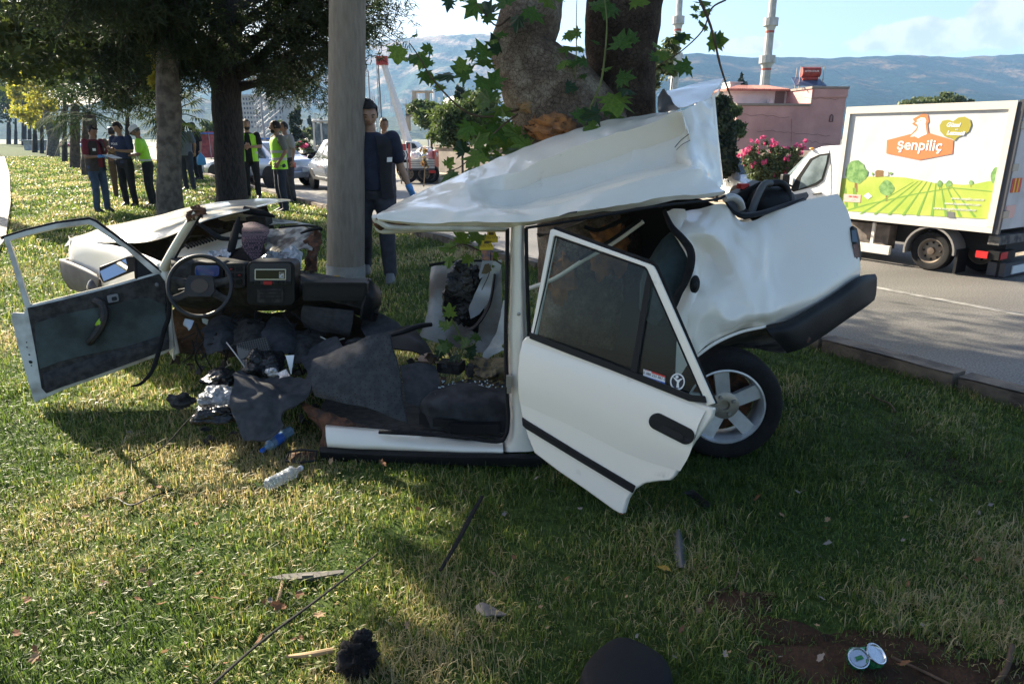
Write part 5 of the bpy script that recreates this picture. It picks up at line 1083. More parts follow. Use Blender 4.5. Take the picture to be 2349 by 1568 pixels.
tree(68,333,7,240,'far dark tree third from the left edge of the lawn', [(70,200,50,60,1200)], m_needle, m_dbark, size=.4)
tree(148,372,10,200,'dark narrow tree beside the reddish palm trunk', [(160,100,110,80,3600),(220,150,80,60,2400)], m_needle, m_dbark, size=.16)
tree(292,402,16,260,'dark conifer behind the officers with low feathery branches', [(290,200,70,50,1100),(240,130,90,70,1500),(330,120,90,80,1500),(290,60,120,60,2000)], m_needle, m_dbark, size=.13)
# overhanging dark crown in the upper left corner
ut = G(-220,470); t_ = thing('plane_tree', 'tall tree at the far left whose dark crown fills the upper left corner', 'tree', ut)
mb = MB(); rough_tube(mb, [ut, ut+Vector((.2,.3,3)), ut+Vector((.6,.2,6)), ut+Vector((.8,0,9))], [.32,.26,.22,.12], 16, 6, .05, 2); 
for e_ in (P(60,20,15), P(180,-10,16), P(120,90,18), P(260,30,17)): limb(mb, ut+Vector((.5,.2,4.6)), e_, .10, .2)
obj('trunk', mb, m_dbark, t_)
q, N = leaves_np([P(40,40,15),P(140,20,15),P(250,20,16),P(90,110,17),P(190,95,17),P(20,140,18),P(300,70,17),P(330,10,15),P(150,160,19)], [(1.3,1.2,.8),(1.3,1.2,.7),(1.3,1.2,.6),(1.1,1,.6),(1.1,1,.6),(.9,.9,.6),(.9,1,.7),(1,1,.7),(1.,1,.4)], [2000,2200,1700,1300,1200,1000,900,900,500], .085, 31)
foliage_obj('foliage', q, N, m_mix, t_, kind='stuff')
# ------------------------------------------------ palms
m_frond = mat('palm_frond', (.060,.095,.030), .9, col2=(.035,.055,.022), vscale=3, translucent=.2, spec=.1)
m_palm = mat('palm_trunk', (.13,.095,.070), .95, col2=(.06,.045,.035), vscale=6, bump=1, bscale=22)
def fan_palm(px, py, wpx, cy, rad, label, seed, bark=m_palm, n_=24, z0=0.0, fr=1.0):
    b = G(px, py, z0); D = b.y; s = D/FPX; t = thing('fan_palm', label, 'palm', b); c = P(px, cy, D); r = wpx*s/2
    mb = MB(); rough_tube(mb, [b+Vector((0,0,-.05)), b.lerp(c,.4), b.lerp(c,.8), c], [r*1.15, r, r*.95, r*.8], 14, 8, .10, 5); obj('trunk', mb, bark, t)
    rg = random.Random(seed)
    for i in range(n_):
        a = rg.uniform(0, 2*math.pi); el = rg.uniform(-.9, .9); d = Vector((math.cos(a)*math.cos(el), math.sin(a)*math.cos(el), math.sin(el))); L0 = rad*s*rg.uniform(.45,.62)
        base = c + d*L0; mb = MB(); mb.tube([c, c+d*L0*.6+Vector((0,0,.05)), base], .016, 5)
        side = d.cross(Vector((0,0,1))).normalized(); up = side.cross(d)
        for k in range(17):
            th = R(-105+210*k/16); u = (d*math.cos(th)+side*math.sin(th)).normalized(); l = rad*s*.55*(.75+.25*math.cos(th))*rg.uniform(.9,1.1)*fr
            wv = u.cross(up).normalized()*.022; m1 = base+u*l*.6+Vector((0,0,-.04*l)); e_ = base+u*l+Vector((0,0,-.35*l))
            mb.add([base-wv*.4, base+wv*.4, m1+wv, m1-wv, e_], [(0,1,2,3),(3,2,4)])
        obj('frond', mb, m_frond, t, smooth=False, fix=False)
fan_palm(205,402,30,262,105,'shaggy grey fan palm directly left of the man with the clipboard', 2)
fan_palm(172,386,20,240,90,'reddish fan palm with drooping fronds left of the grey palm', 5)
fan_palm(396,442,14,262,80,'fan palm half hidden behind the grey tree trunk', 9, n_=18)
# distant foliage behind the road is built with the background
# ================================================================= DEBRIS ROUND THE WRECK
def gp(px, py, dz=0.0): g = G(px, py, dz); return g
def sheet(name, rows, m, label, cat, th=.008, cr_=.012, cs=6, seed=0, ku=7, kv=7, parent=None, **k):
    mb = MB(); mb.grid(rows, ku, kv, cr_, cs, seed); return obj(name, mb, m, parent, thick=th, label=label, cat=cat, **k)
# carpets
m_carpet2 = m_carpet
sheet('floor_mat', [pp((722,818,3.48),(790,795,3.46),(850,775,3.44),(892,765,3.43),(904,774,3.43)), pp((714,830,3.42),(780,836,3.36),(850,830,3.35),(905,826,3.36),(912,824,3.38)), pp((716,880,3.34),(780,900,3.30),(860,906,3.28),(915,905,3.30),(922,905,3.32)), pp((722,905,3.34),(790,925,3.28),(860,944,3.25),(925,966,3.26),(932,968,3.28))], m_carpet, 'upright grey textured floor carpet standing in the open driver footwell', 'floor mat', .008, .022, 4, 2)
fm = sheet('carpet_piece', [pp((553,858,3.55),(600,872,3.6),(650,872,3.65),(712,870,3.6)), pp((540,884,3.42),(600,884,3.48),(650,896,3.50),(712,905,3.50)), pp((541,925,3.34),(600,915,3.38),(650,924,3.42),(700,926,3.45)), pp((548,960,3.30),(600,950,3.30),(640,955,3.33),(668,945,3.36)), pp((554,1008,3.22),(600,1002,3.20),(635,992,3.22),(650,976,3.26))], m_carpet, 'crumpled dark grey car carpet lying on the grass left of the sill', 'carpet', .01, .05, 5, 4)
sheet('carpet_piece', [pp((690,820,3.9),(720,790,4.0),(770,770,4.0)), pp((700,860,3.7),(740,840,3.7),(800,800,3.7)), pp((712,900,3.5),(740,880,3.5),(800,830,3.5))], m_carpet, 'dark folded carpet behind the upright floor mat', 'carpet', .01, .04, 5, 6)
sheet('carpet_piece', [pp((832,725,4.25),(870,722,4.2),(905,740,4.15)), pp((835,760,4.1),(880,765,4.05),(930,765,4.0)), pp((850,785,3.95),(900,790,3.9),(945,790,3.9))], m_carpet, 'dark carpet flap under the right end of the dashboard', 'carpet', .01, .03, 5, 8)
sheet('trim_panel', [pp((860,770,3.9),(900,755,4.0),(938,742,4.0)), pp((870,790,3.85),(940,780,3.85),(990,800,3.8)), pp((900,800,3.8),(960,810,3.75),(1000,830,3.7))], m_black, 'bent black trim panel behind the upright floor mat', 'trim panel', .01, .015, 5, 9)
mb = MB(); mb.tube(pp((898,768,3.7),(925,760,3.7),(960,748,3.75),(990,744,3.8)), [.012,.016,.016,.012], 8, k=3); obj('plastic_bar', mb, m_black, label='short black plastic bar lying across the trim behind the floor mat', cat='car part')
# dark wiring and carpets hanging below the dash
random.seed(77)
specs = [(575,760,4.15,'torn black sheet hanging under the radio'),(640,770,4.1,'torn dark sheet below the heater panel'),(705,790,4.05,'dark creased liner under the glove shelf'),(510,770,4.2,'black liner scrap behind the steering wheel')]
for i, (x, y, d, lb) in enumerate(specs):
    sheet('liner_scrap', [pp((x-40,y-30,d+.2),(x,y-40,d+.15),(x+45,y-28,d+.2)), pp((x-44,y,d),(x,y-5,d-.05),(x+40,y,d)), pp((x-36,y+36,d-.15),(x,y+40,d-.2),(x+36,y+30,d-.1))], (m_black_dusty, m_carpet)[i%2], lb, 'car part', .006, .04, 7, i+20, 5, 5)
# bags: crumpled film
def bag(px, py, Y, r, m, label, seed, dz=0):
    mb = MB(); c = P(px, py, Y); mb.sphere((0,0,0), (1,1,1), 40, 26)
    for i, v in enumerate(mb.v):
        v = Vector(v); k = 1+.55*noise.noise(v*1.4+Vector((seed,0,0)))+.30*abs(noise.noise(v*3.3+Vector((0,seed,0))))+.12*abs(noise.noise(v*8+Vector((0,seed,0)))); w_ = v*k
        mb.v[i] = (c.x+w_.x*r[0], c.y+w_.y*r[1], max(.01, c.z+w_.z*r[2]))
    return obj('plastic_bag', mb, m, label=label, cat='bag', angle=24)
bag(600,836,3.75,(.11,.10,.07),m_bag,'crumpled black bin bag in front of the grey grid panel',1.3)
bag(506,868,3.7,(.085,.08,.045),m_bag,'flat black bag left of the larger bin bag',4.1)
bag(500,912,3.5,(.095,.07,.055),mat('clear_bag_film', (.45,.47,.5), .12, bump=1, bscale=30, trans=.6, spec=1),'clear crumpled plastic bag between two black bags',7.7)
bag(495,950,3.35,(.11,.06,.05),m_bag,'torn black bag under the clear plastic bag',9.4)
bag(414,918,3.75,(.07,.05,.035),m_black_dusty,'dark rag on the grass left of the bags',12.4)
bag(1066,680,4.25,(.11,.06,.20),m_bag,'large black bag stuck against the loose white door panel',15.9)
bag(1130,850,3.7,(.12,.10,.06),mat('littered_black_film', (.03,.026,.022), .5, col2=(.14,.10,.04), vscale=30, bump=.8, bscale=25, lo=.5, hi=.66),'black bundle strewn with leaf litter beside the centre pillar',19.9)
# grid panel
gpnl = obj('grid_panel', MB().prism(pp((541,788,3.95),(610,772,3.92),(622,812,3.86),(548,824,3.88)), (0,.012,0)), mat('grey_speaker_grille', (.12,.115,.105), .7), smooth=False, label='square grey grille panel leaning behind the black bin bag', cat='car part')
GP = Plane3(P(541,788,3.95), P(622,812,3.86), P(610,772,3.92)); mb = MB()
for i in range(15):
    t = i/14; mb.tube([GP.at(541+69*t,788-16*t,.003), GP.at(548+74*t,824-12*t,.003)], .0016, 4)
for i in range(9):
    t = i/8; mb.tube([GP.at(541+7*t,788+36*t,.003), GP.at(610+12*t,772+40*t,.003)], .0016, 4)
obj('grille_bar', mb, m_black, gpnl, kind='stuff')
# rods, wires
def rod(pts, r, m, label, name='metal_rod', cat='rod', n=8, flat=1.0):
    return obj(name, MB().tube(pts, r, n, k=6, flat=flat), m, label=label, cat=cat)
m_rod = mat('steel_rod', (.35,.34,.33), .35, metal=.7)
rod([P(520,785,3.8),P(548,822,3.7),P(575,862,3.65)], .004, m_rod, 'thin bright rod leaning from the wreck towards the torn carpet')
rod([P(557,902,3.4),P(520,906,3.5),P(470,930,3.45),P(430,965,3.3),P(385,1015,3.15),P(345,1040,3.1),P(300,1062,3.05)], .003, m_rubber, 'long thin bent wire arcing from the carpet to the grass', 'wire', 'wire')
rod([G(490,1566,.06),G(600,1470,.06),G(720,1380,.06),G(857,1276,.06)], [.006,.006,.006,.0045], m_rubber, 'long straight black rubber strip across the lower left grass', 'rubber_strip', 'strip', flat=.5)
rod([G(1010,1308,.04),G(1050,1240,.055),G(1082,1180,.055),G(1106,1138,.06)], [.007,.010,.011,.008], m_rubber, 'shorter black plastic rod on the grass below the sill', 'plastic_rod', 'rod', flat=.6)
rod([G(225,1150,.02),G(262,1140,.02),G(300,1158,.03),G(345,1140,.04),G(395,1122,.02)], .004, m_black, 'thin black cable curled in the sunlit grass', 'cable', 'cable')
rod([G(1985,898,.01),G(2015,915,.02),G(2040,925,.03),G(2055,945,.01)], .006, m_twig, 'small forked dry twig on the shaded grass near the kerb', 'twig', 'twig')
rod([G(1655,1190,.01),G(1690,1260,.02),G(1690,1320,.03),G(1660,1350,.02),G(1610,1370,.01)], .003, m_twig, 'thin curved dry stalk beside the yellow leaf', 'twig', 'twig')
rod([G(2045,1506,.01),G(2120,1540,.01),G(2190,1575,.01)], .005, m_twig, 'long brown root running past the crushed cans', 'twig', 'twig')
rod([G(2285,1566,.01),G(2310,1530,.03),G(2322,1480,.03)], .008, m_twig, 'dark stick standing out of the lower right grass', 'twig', 'twig')
rod([G(630,1400,.01),G(640,1370,.02),G(648,1335,.02)], [.004,.008,.006], mat('pale_wood', (.36,.24,.13), .8), 'pale curved wood splinter beside the black strip', 'wood_splinter', 'splinter')
rod([G(655,1505,.01),G(710,1500,.03),G(765,1490,.03)], [.005,.009,.009], mat('pale_wood'), 'peeled stick lying into the black fibre clump', 'stick', 'stick')
# cracked trim on the grass
mb = MB(); mb.prism([G(615,1330,.012),G(650,1322,.015),G(700,1318,.015),G(790,1312,.015),G(788,1318,.012),G(720,1330,.01),G(650,1334,.01)], (0,0,.012)); mb.box(G(706,1322,.03),(.04,.012,.02),.1); obj('trim_strip', mb, mat('grey_trim', (.13,.115,.10), .6), label='broken grey trim strip beside the long rubber strip', cat='strip', angle=20)
sheet('trim_shard', [[G(1566,1128,.06),G(1590,1124,.05)],[G(1590,1144,.02),G(1612,1140,.05)],[G(1615,1166,.03),G(1634,1158,.03)]], m_black, 'black plastic shard in the grass right of the door tip', 'shard', .004, .004, 9, 3, 3, 3)
sheet('trim_shard', [[G(1543,1222,.02),G(1556,1212,.06),G(1566,1235,.02)],[G(1545,1262,.02),G(1560,1262,.05),G(1572,1262,.02)],[G(1550,1298,.02),G(1566,1300,.04),G(1576,1298,.02)]], mat('slate_plastic', (.07,.07,.075), .5), 'grey ridged plastic shard standing in the grass behind the yellow leaf', 'shard', .004, .003, 9, 4, 3, 4)
sheet('rubber_scrap', [[G(1090,1388,.02),G(1104,1380,.035),G(1122,1386,.03),G(1148,1400,.02),G(1164,1408,.02)],[G(1092,1400,.02),G(1110,1412,.025),G(1130,1410,.02),G(1150,1410,.02),G(1162,1411,.015)]], mat('grey_foam_scrap', (.15,.13,.12), .8, var=.2, vscale=60), 'curved grey scrap on the sunlit grass in the foreground', 'scrap', .006, .003, 9, 5, 4, 3)
# grille / lamp frame left of the sill
lf = obj('vent_frame', MB().tube([P(655,1055,3.16),P(664,1036,3.2),P(690,1031,3.2),P(726,1034,3.18),P(724,1056,3.12),P(690,1060,3.1),P(655,1056,3.16)], .007, 6), m_black, label='broken black vent frame on the grass at the end of the sill', cat='car part')
mb = MB()
for i in range(5): t = i/4; mb.tube([P(668+44*t,1034,3.2), P(664+46*t,1057,3.12)], .003, 5)
obj('vent_slat', mb, m_black, lf); obj('backing', MB().prism(pp((664,1040,3.21),(722,1036,3.2),(720,1056,3.14),(660,1056,3.17)), (0,.01,0)), m_rust, lf, smooth=False)
# bottles
def bottle(p0, p1, r, m, capm, label, lab=None):
    p0, p1 = Vector(p0), Vector(p1); d = p1-p0; L_ = d.length; q = d.to_track_quat('Z','Y').to_matrix().to_4x4()
    t = thing('water_bottle', label, 'bottle', p0)
    prof = [(.001,0),(r*.8,.002),(r,.012)]; z = .012
    for i in range(9):
        z0 = .012+(L_*.68)*(i+.5)/9; prof += [(r*(.93+.03*math.sin(i*3.1)), z0), (r*(1-.06*(i%3==1)), z0+L_*.036)]
    prof += [(r*.75,L_*.78),(r*.36,L_*.88),(r*.34,L_*.95)]
    mb = MB(); mb.lathe(prof, M=q, n=20)
    for i, v in enumerate(mb.v):
        v = Vector(v); k = noise.noise(v*45+Vector((r*90,0,0)))*.10*r*3; mb.v[i] = tuple(v*(1)+rnd_dir()*0+Vector((0,0,k*.5))+p0)
    obj('bottle_body', mb, m, t, angle=25)
    mb = MB(); mb.lathe([(r*.42,L_*.93),(r*.42,L_),(.001,L_)], c=p0, M=q, n=16); obj('cap', mb, capm, t)
    if lab: mb = MB(); mb.lathe([(r*1.01,L_*.36),(r*1.01,L_*.60)], c=p0, M=q, n=20); obj('label_band', mb, lab, t)
m_pet = mat('clear_pet', (.75,.80,.85), .08, trans=.75, ior=1.3, bump=.6, bscale=40, spec=1); m_petb = mat('blue_tinted_pet', (.35,.55,.75), .08, trans=.6, ior=1.3, bump=.6, bscale=40, spec=1)
bottle(G(668,990,.05)+Vector((0,0,.01)), G(600,1034,.04), .030, m_petb, mat('blue_cap', (.02,.12,.5), .4), 'crumpled blue tinted water bottle under the torn carpet', mat('blue_print'))
bottle(G(612,1114,.04), G(692,1072,.04), .032, m_pet, mat('white_cap', (.6,.6,.66), .4), 'clear empty water bottle lying on the grass below the sill')
# crushed cans
def can(c, ax, r, label, green_top):
    t = thing('crushed_can', label, 'can', c); q = Vector(ax).normalized().to_track_quat('Z','Y').to_matrix().to_4x4(); c = Vector(c)
    ms = mat('can_aluminium', (.62,.63,.65), .22, metal=.95, bump=.1); mg = mat('green_can_print', (.02,.16,.06), .25, metal=.4, coat=.4)
    mb = MB(); mb.lathe([(.001,-.003),(r*.78,-.003),(r*.84,-.001),(r*.90,.003),(r,.002),(r,-.002),(r*.93,-.008)], c=c, M=q, n=30); obj('can_end', mb, ms, t)
    mb = MB(); mb.lathe([(r*.93,-.008),(r*1.05,-.016),(r*.9,-.026),(r*.98,-.036),(r*.7,-.045),(.001,-.045)], c=c, M=q, n=30)
    for i, v in enumerate(mb.v): v = Vector(v); mb.v[i] = tuple(v+noise.noise_vector(v*60)*.010)
    obj('can_body', mb, mg, t, angle=22)
    if green_top: mb = MB(); mb.tube([c+q.to_3x3()@Vector((-.008,-.006,.003)), c+q.to_3x3()@Vector((.010,.006,.003))], .008, 10, flat=.4); obj('ring_pull', mb, mg, t)
    return t
can(G(1970,1508,.05), (-.25,-.62,.75), .031, 'crushed green can showing its silver lid with a green ring pull', True)
can(G(2010,1498,.06), (.30,-.40,.85), .033, 'crushed green can beside the other, showing its bare silver base', False)
# cushion in the foreground
mb = MB(); cpt = [(1324,1566),(1334,1530),(1358,1500),(1395,1468),(1430,1456),(1480,1478),(1520,1500),(1542,1530),(1548,1575),(1500,1640),(1380,1640)]
c0 = G(1435,1560,.06); top = [G(x, y, .06) for x, y in cpt]; low_ = [v+(v-c0)*.03+Vector((0,0,-.055)) for v in top]; in_ = [c0.lerp(v,.90)+Vector((0,0,.022)) for v in top]; in2 = [c0.lerp(v,.5)+Vector((0,0,.034)) for v in top]
k = len(top); mb.add(low_+top+in_+in2+[c0+Vector((0,0,.038))], [(i,(i+1)%k,k+(i+1)%k,k+i) for i in range(k)]+[(k+i,k+(i+1)%k,2*k+(i+1)%k,2*k+i) for i in range(k)]+[(2*k+i,2*k+(i+1)%k,3*k+(i+1)%k,3*k+i) for i in range(k)]+[(3*k+i,3*k+(i+1)%k,4*k) for i in range(k)])
o = obj('head_restraint', mb, mat('charcoal_vinyl', (.011,.011,.013), .7, bump=.2, bscale=300, spec=.2), label='charcoal padded head restraint lying in the grass at the bottom edge', cat='car part', angle=80); md = o.modifiers.new('sub','SUBSURF'); md.levels = 2; md.render_levels = 2
# black fibre clump
fc = G(820,1500,.06); th_ = thing('fibre_clump', 'shaggy black fibre clump on the sunlit grass at the bottom', 'debris', (fc.x, fc.y, 0))
mb = MB(); mb.sphere(fc+Vector((0,0,-.01)), (.052,.052,.048), 30, 20, nz=.8, ns=2.2); mb.sphere(fc+Vector((.012,.03,.035)), (.028,.028,.028), 20, 14, nz=.6, ns=3); obj('core', mb, mat('black_fibre', (.012,.010,.010), .95), th_, angle=80)
fq = []
random.seed(3)
for i in range(2600):
    d = rnd_dir(); p = fc+Vector((d.x*.052,d.y*.052,d.z*.048-.01)); 
    if p.z < .005: continue
    u = (d+rnd_dir()*.9).normalized(); s_ = u.cross(rnd_dir()).normalized()*.0009; e_ = p+u*random.uniform(.01,.03); fq += [p-s_, p+s_, e_+s_*.3, e_-s_*.3]
qa = np.array([tuple(v) for v in fq]); foliage_obj('fibres', qa, len(qa)//4, mat('black_fibre'), th_, kind='stuff')
# loose door panel leaning between the tree and the centre pillar
dpn = thing('loose_door', 'white torn inner door panel standing behind the centre pillar with a black bag on it', 'car part', (P(1060,800,4.35).x, 4.35, 0))
mb = MB(); mb.grid([pp((990,612,4.45),(1010,606,4.42),(1100,602,4.40),(1150,602,4.40)), pp((988,640,4.42),(1008,636,4.38),(1090,636,4.37),(1150,636,4.36)), pp((984,690,4.40),(1004,690,4.36),(1080,700,4.35),(1150,700,4.33)), pp((974,740,4.38),(1000,742,4.33),(1070,752,4.32),(1150,760,4.3)), pp((962,770,4.36),(990,780,4.3),(1060,800,4.28),(1130,815,4.26))], 7, 6, .012, 6, 4)
obj('panel', mb, mat('grimy_white_panel', (.42,.41,.38), .55, col2=(.18,.14,.11), vscale=4, bump=.2, bscale=20), dpn, thick=.006, angle=30)
for x, y in ((1012,620),(1050,618),(1100,616)): obj('bolt_hole', MB().sphere(P(x+2,y+3,4.40), (.012,.006,.012), 10, 6), mat('black_hollow'), dpn)
mb = MB(); mb.tube(pp((985,608,4.46),(1040,600,4.44),(1130,598,4.42)), .01, 6, k=3); obj('panel_seal', mb, m_rubber, dpn)
mb = MB(); mb.grid([pp((1122,600,4.1),(1150,594,4.08)), pp((1100,650,4.12),(1140,650,4.08)), pp((1078,700,4.14),(1115,700,4.1)), pp((1080,730,4.15),(1100,720,4.12))], 4, 4, .01, 9, 2); obj('bracket_plate', mb, mat('bluish_steel'), dpn, thick=.004)
mb = MB(); mb.tube(pp((1135,630,4.05),(1122,700,4.08),(1090,748,4.1),(1068,752,4.12)), [.02,.024,.024,.01], 8, k=5, flat=.4); obj('window_channel', mb, m_black, dpn)
mb = MB(); mb.grid([pp((1160,690,4.0),(1168,690,4.0)), pp((1135,760,3.95),(1165,760,3.95)), pp((1110,805,3.9),(1150,790,3.9)), pp((1112,830,3.88),(1160,800,3.88))], 5, 6, .02, 9, 7); obj('torn_white_bracket', mb, m_paint_dirty, dpn, thick=.004, angle=25)
# upright strip of white behind the pillar
# air fresheners on a cord from the roof
af = thing('air_freshener', 'yellow card air fresheners hanging on a cord inside the centre door opening', 'air freshener', P(1128,530,3.35))
obj('cord', MB().tube(pp((1134,524,3.35),(1126,560,3.34),(1124,620,3.33),(1105,665,3.33)), .0022, 5, k=4), m_black, af)
my = mat('yellow_card', (.62,.46,.03), .6); mdk = mat('dark_print', (.08,.06,.03), .7)
for (x0,y0,x1,y1) in ((1112,532,1142,556),(1100,552,1132,573)):
    c = obj('card', MB().prism(pp((x0+6,y0,3.33),(x1-6,y0,3.33),(x1-3,y0+9,3.33),(x1,y0+11,3.33),(x1,y1,3.33),(x0,y1,3.33),(x0,y0+11,3.33),(x0+4,y0+9,3.33)), (0,.003,0)), my, af, smooth=False)
    pl_ = Plane3(P(x0,y0,3.328), P(x0,y1,3.328), P(x1,y0,3.328)); textmesh('AKSU OTO', .017, mdk, 'lettering', c, plane_M(pl_, (x0+x1)/2, (y0+y1)/2+1, x1+10, (y0+y1)/2+1, .001), .0004)
    obj('print', MB().prism([pl_.at((x0+x1)/2+a, y0+b_, .001) for a, b_ in ((-5,1),(5,1),(6,7),(-6,7))], (0,-.0006,0)), mdk, c, smooth=False)
c = obj('card', MB().prism(pp((1104,574,3.335),(1132,574,3.335),(1130,598,3.335),(1104,596,3.335)), (0,.003,0)), mat('orange_print_card', (.36,.17,.10), .6, col2=(.10,.09,.14), vscale=40), af, smooth=False)
c = obj('card', MB().prism(pp((1106,598,3.33),(1131,598,3.33),(1126,622,3.33),(1100,640,3.33),(1098,630,3.33)), (0,.003,0)), mat('grey_photo_card', (.25,.27,.30), .6), af, smooth=False)
obj('print', MB().prism(pp((1112,606,3.327),(1122,604,3.327),(1128,620,3.327),(1116,628,3.327),(1104,628,3.327)), (0,.001,0)), mat('dark_print'), c, smooth=False)
# patterned cloth draped over the bulkhead
m_cl = bpy.data.materials.new('patterned_cloth'); m_cl.use_nodes = True; n = m_cl.node_tree; b = n.nodes['Principled BSDF']; tc = n.nodes.new('ShaderNodeTexCoord')
vo = n.nodes.new('ShaderNodeTexVoronoi'); vo.inputs['Scale'].default_value = 55; vo.inputs['Randomness'].default_value = .25; n.links.new(tc.outputs['Object'], vo.inputs[0])
rp = n.nodes.new('ShaderNodeValToRGB'); rp.color_ramp.interpolation = 'CONSTANT'; e = rp.color_ramp.elements; e[0].position = 0; e[0].color = (.016,.013,.018,1); e[1].position = .30; e[1].color = (.13,.07,.085,1); e4 = rp.color_ramp.elements.new(.52); e4.color = (.016,.013,.018,1)
n.links.new(vo.outputs[0], rp.inputs[0]); n.links.new(rp.outputs[0], b.inputs['Base Color']); b.inputs['Roughness'].default_value = .95
sheet('patterned_cloth', [pp((556,512,4.75),(580,508,4.75),(600,512,4.72),(616,520,4.7)), pp((554,540,4.5),(578,545,4.47),(600,545,4.47),(616,540,4.5)), pp((558,570,4.42),(578,575,4.40),(596,575,4.40),(610,560,4.44)), pp((572,592,4.38),(582,598,4.37),(592,596,4.37),(598,584,4.40))], m_cl, 'dark cloth with a small reddish pattern draped over the torn bulkhead', 'cloth', .004, .010, 7, 3)
# foam lump, papers
mb = MB(); mb.sphere(P(985,822,3.75), (.055,.04,.03), 14, 9, nz=.6, ns=3); obj('foam_lump', mb, mat('pinkish_foam', (.38,.25,.18), .9, bump=.4), label='pinkish foam lump on the broken console in the cabin', cat='debris', angle=25)
bx_ = obj('broken_box', MB().prism(pp((950,835,3.8),(985,825,3.8),(990,850,3.75),(960,860,3.75)), (0,.05,0)), m_black, label='small black plastic box left of the foam lump', cat='debris', bevel=.004)
sheet('foil_scrap', [pp((633,876-20,3.5),(655,848,3.5)), pp((640,862,3.48),(662,858,3.48)), pp((652,868,3.45),(668,870,3.45))][:2]+[pp((640,868,3.46),(664,862,3.46))], m_foil, 'small shiny foil scrap on the dark carpet', 'debris', .002, .008, 30, 2, 4, 4)
bag(622,854,3.52,(.028,.015,.022),m_foil,'shiny crumpled foil piece beside the black bin bag',25)
sheet('white_shard', [pp((655,816,3.65),(675,814,3.65)), pp((660,832,3.62),(672,832,3.62)), pp((666,858,3.6),(668,858,3.6))], mat('white_sticker'), 'thin white pointed shard standing left of the floor mat', 'debris', .003, .003, 9, 2, 3, 3)
rod([P(735,772,4.0),P(760,782,4.0),P(790,776,4.0)], .004, mat('pale_wire', (.5,.47,.38), .6), 'short pale wire under the dashboard', 'wire', 'wire')
bag(842,792,3.95,(.09,.08,.05),m_black_dusty,'dark crumpled liner behind the floor mat',33)
# ------------------------------------------------ fallen leaves
m_dry = [mat('dry_leaf_brown', (.24,.11,.05), .8, var=.4, vscale=30, translucent=.2), mat('dry_leaf_tan', (.38,.24,.13), .8, var=.3, vscale=30, translucent=.2), mat('dry_leaf_grey', (.24,.20,.17), .85, var=.3, vscale=30)]
def dry_mesh(seed, m):
    rg = random.Random(seed); nn = 12; vs = [(0,0,.02)]
    for i in range(nn):
        a = 2*math.pi*i/nn; r = rg.uniform(.55,1)*(1.0 if i % 2 else .7); x, y = r*math.cos(a)*.9, r*math.sin(a)*.55; vs.append((x, y, .55*y*y+.25*abs(x)*rg.uniform(0,1)))
    me = bpy.data.meshes.new('dry_leaf'); me.from_pydata(vs, [], [(0,1+i,1+(i+1)%nn) for i in range(nn)]); me.materials.append(m); return me
DM = [dry_mesh(i, m_dry[i % 3]) for i in range(9)]
random.seed(44)
LV = [(1132,1338,15),(1156,1200,12),(1178,1300,13),(760,1080,13),(878,1082,18),(1262,1150,14),(1330,1190,12),(1426,1200,10),(1484,1192,13),(1330,1052,9),(1300,1352,10),(2040,1440,9),(1880,1530,16),(1870,1455,14),(2070,1545,18),(2075,1205,12),(1895,1215,12),(1895,1270,13),(1735,1165,14),(2130,1165,10),(2155,1245,10),(1880,1395,12),(690,1388,14),(640,1415,22),(735,1435,18),(600,1490,15),(500,1395,18),(380,1520,18),(90,1535,20),(110,1640,20),(70,1400,15),(240,1360,16),(320,1395,14),(440,1280,10),(560,1340,14),(820,1330,10),(960,1190,14),(1010,1148,10),(1230,1118,11),(1560,1470,12),(1660,1530,14),(1000,1270,12),(935,1460,12),(1240,1420,11),(200,1200,12),(100,1170,12),(300,1010,10),(380,1180,12),(45,1480,16),(1700,1390,10),(2240,1300,11),(2290,1400,12),(2090,1325,9),(1790,1205,10)]
for i in range(40): LV.append((random.uniform(20,820), random.uniform(1120,1560), random.uniform(8,15)))
for i in range(26): LV.append((random.uniform(60,640), random.uniform(490,640), random.uniform(5,8)))
for i in range(26): LV.append((random.uniform(1250,2330), random.uniform(1100,1560), random.uniform(6,11)))
for i, (x, y, s) in enumerate(LV):
    g = G(x, y); 
    if g.x > edgeR(g.y)-.1 or g.x < edgeL(g.y): continue
    o = bpy.data.objects.new('dry_leaf', random.choice(DM)); COL.objects.link(o); k = s/FPX*math.hypot(g.y, 1.6)*1.15; o.location = g+Vector((0,0,gz(g.x,g.y)+.046)); o.scale = (k,k,k*1.2); o.rotation_euler = (random.uniform(-.7,.7), random.uniform(-.7,.7), random.uniform(0,6.3))
    tag(o, 'curled dry leaf fallen on the grass', 'leaf', 'dry leaves scattered over the lawn')
yl = put_leaf(None, 0, 0, 1) if False else None
o = bpy.data.objects.new('yellow_leaf', leaf_mesh(99, mat('yellow_leaf', (.55,.36,.03), .6, col2=(.35,.16,.05), vscale=12, translucent=.2))); COL.objects.link(o); g = G(1532,1300,.04); o.location = g; o.scale = (.075,.075,.075); o.rotation_euler = (.2,.1,1.9); tag(o, 'bright yellow lobed leaf on the grass in front of the grey shard', 'leaf')
# glints on the sunny part, drawn further down as pale scraps

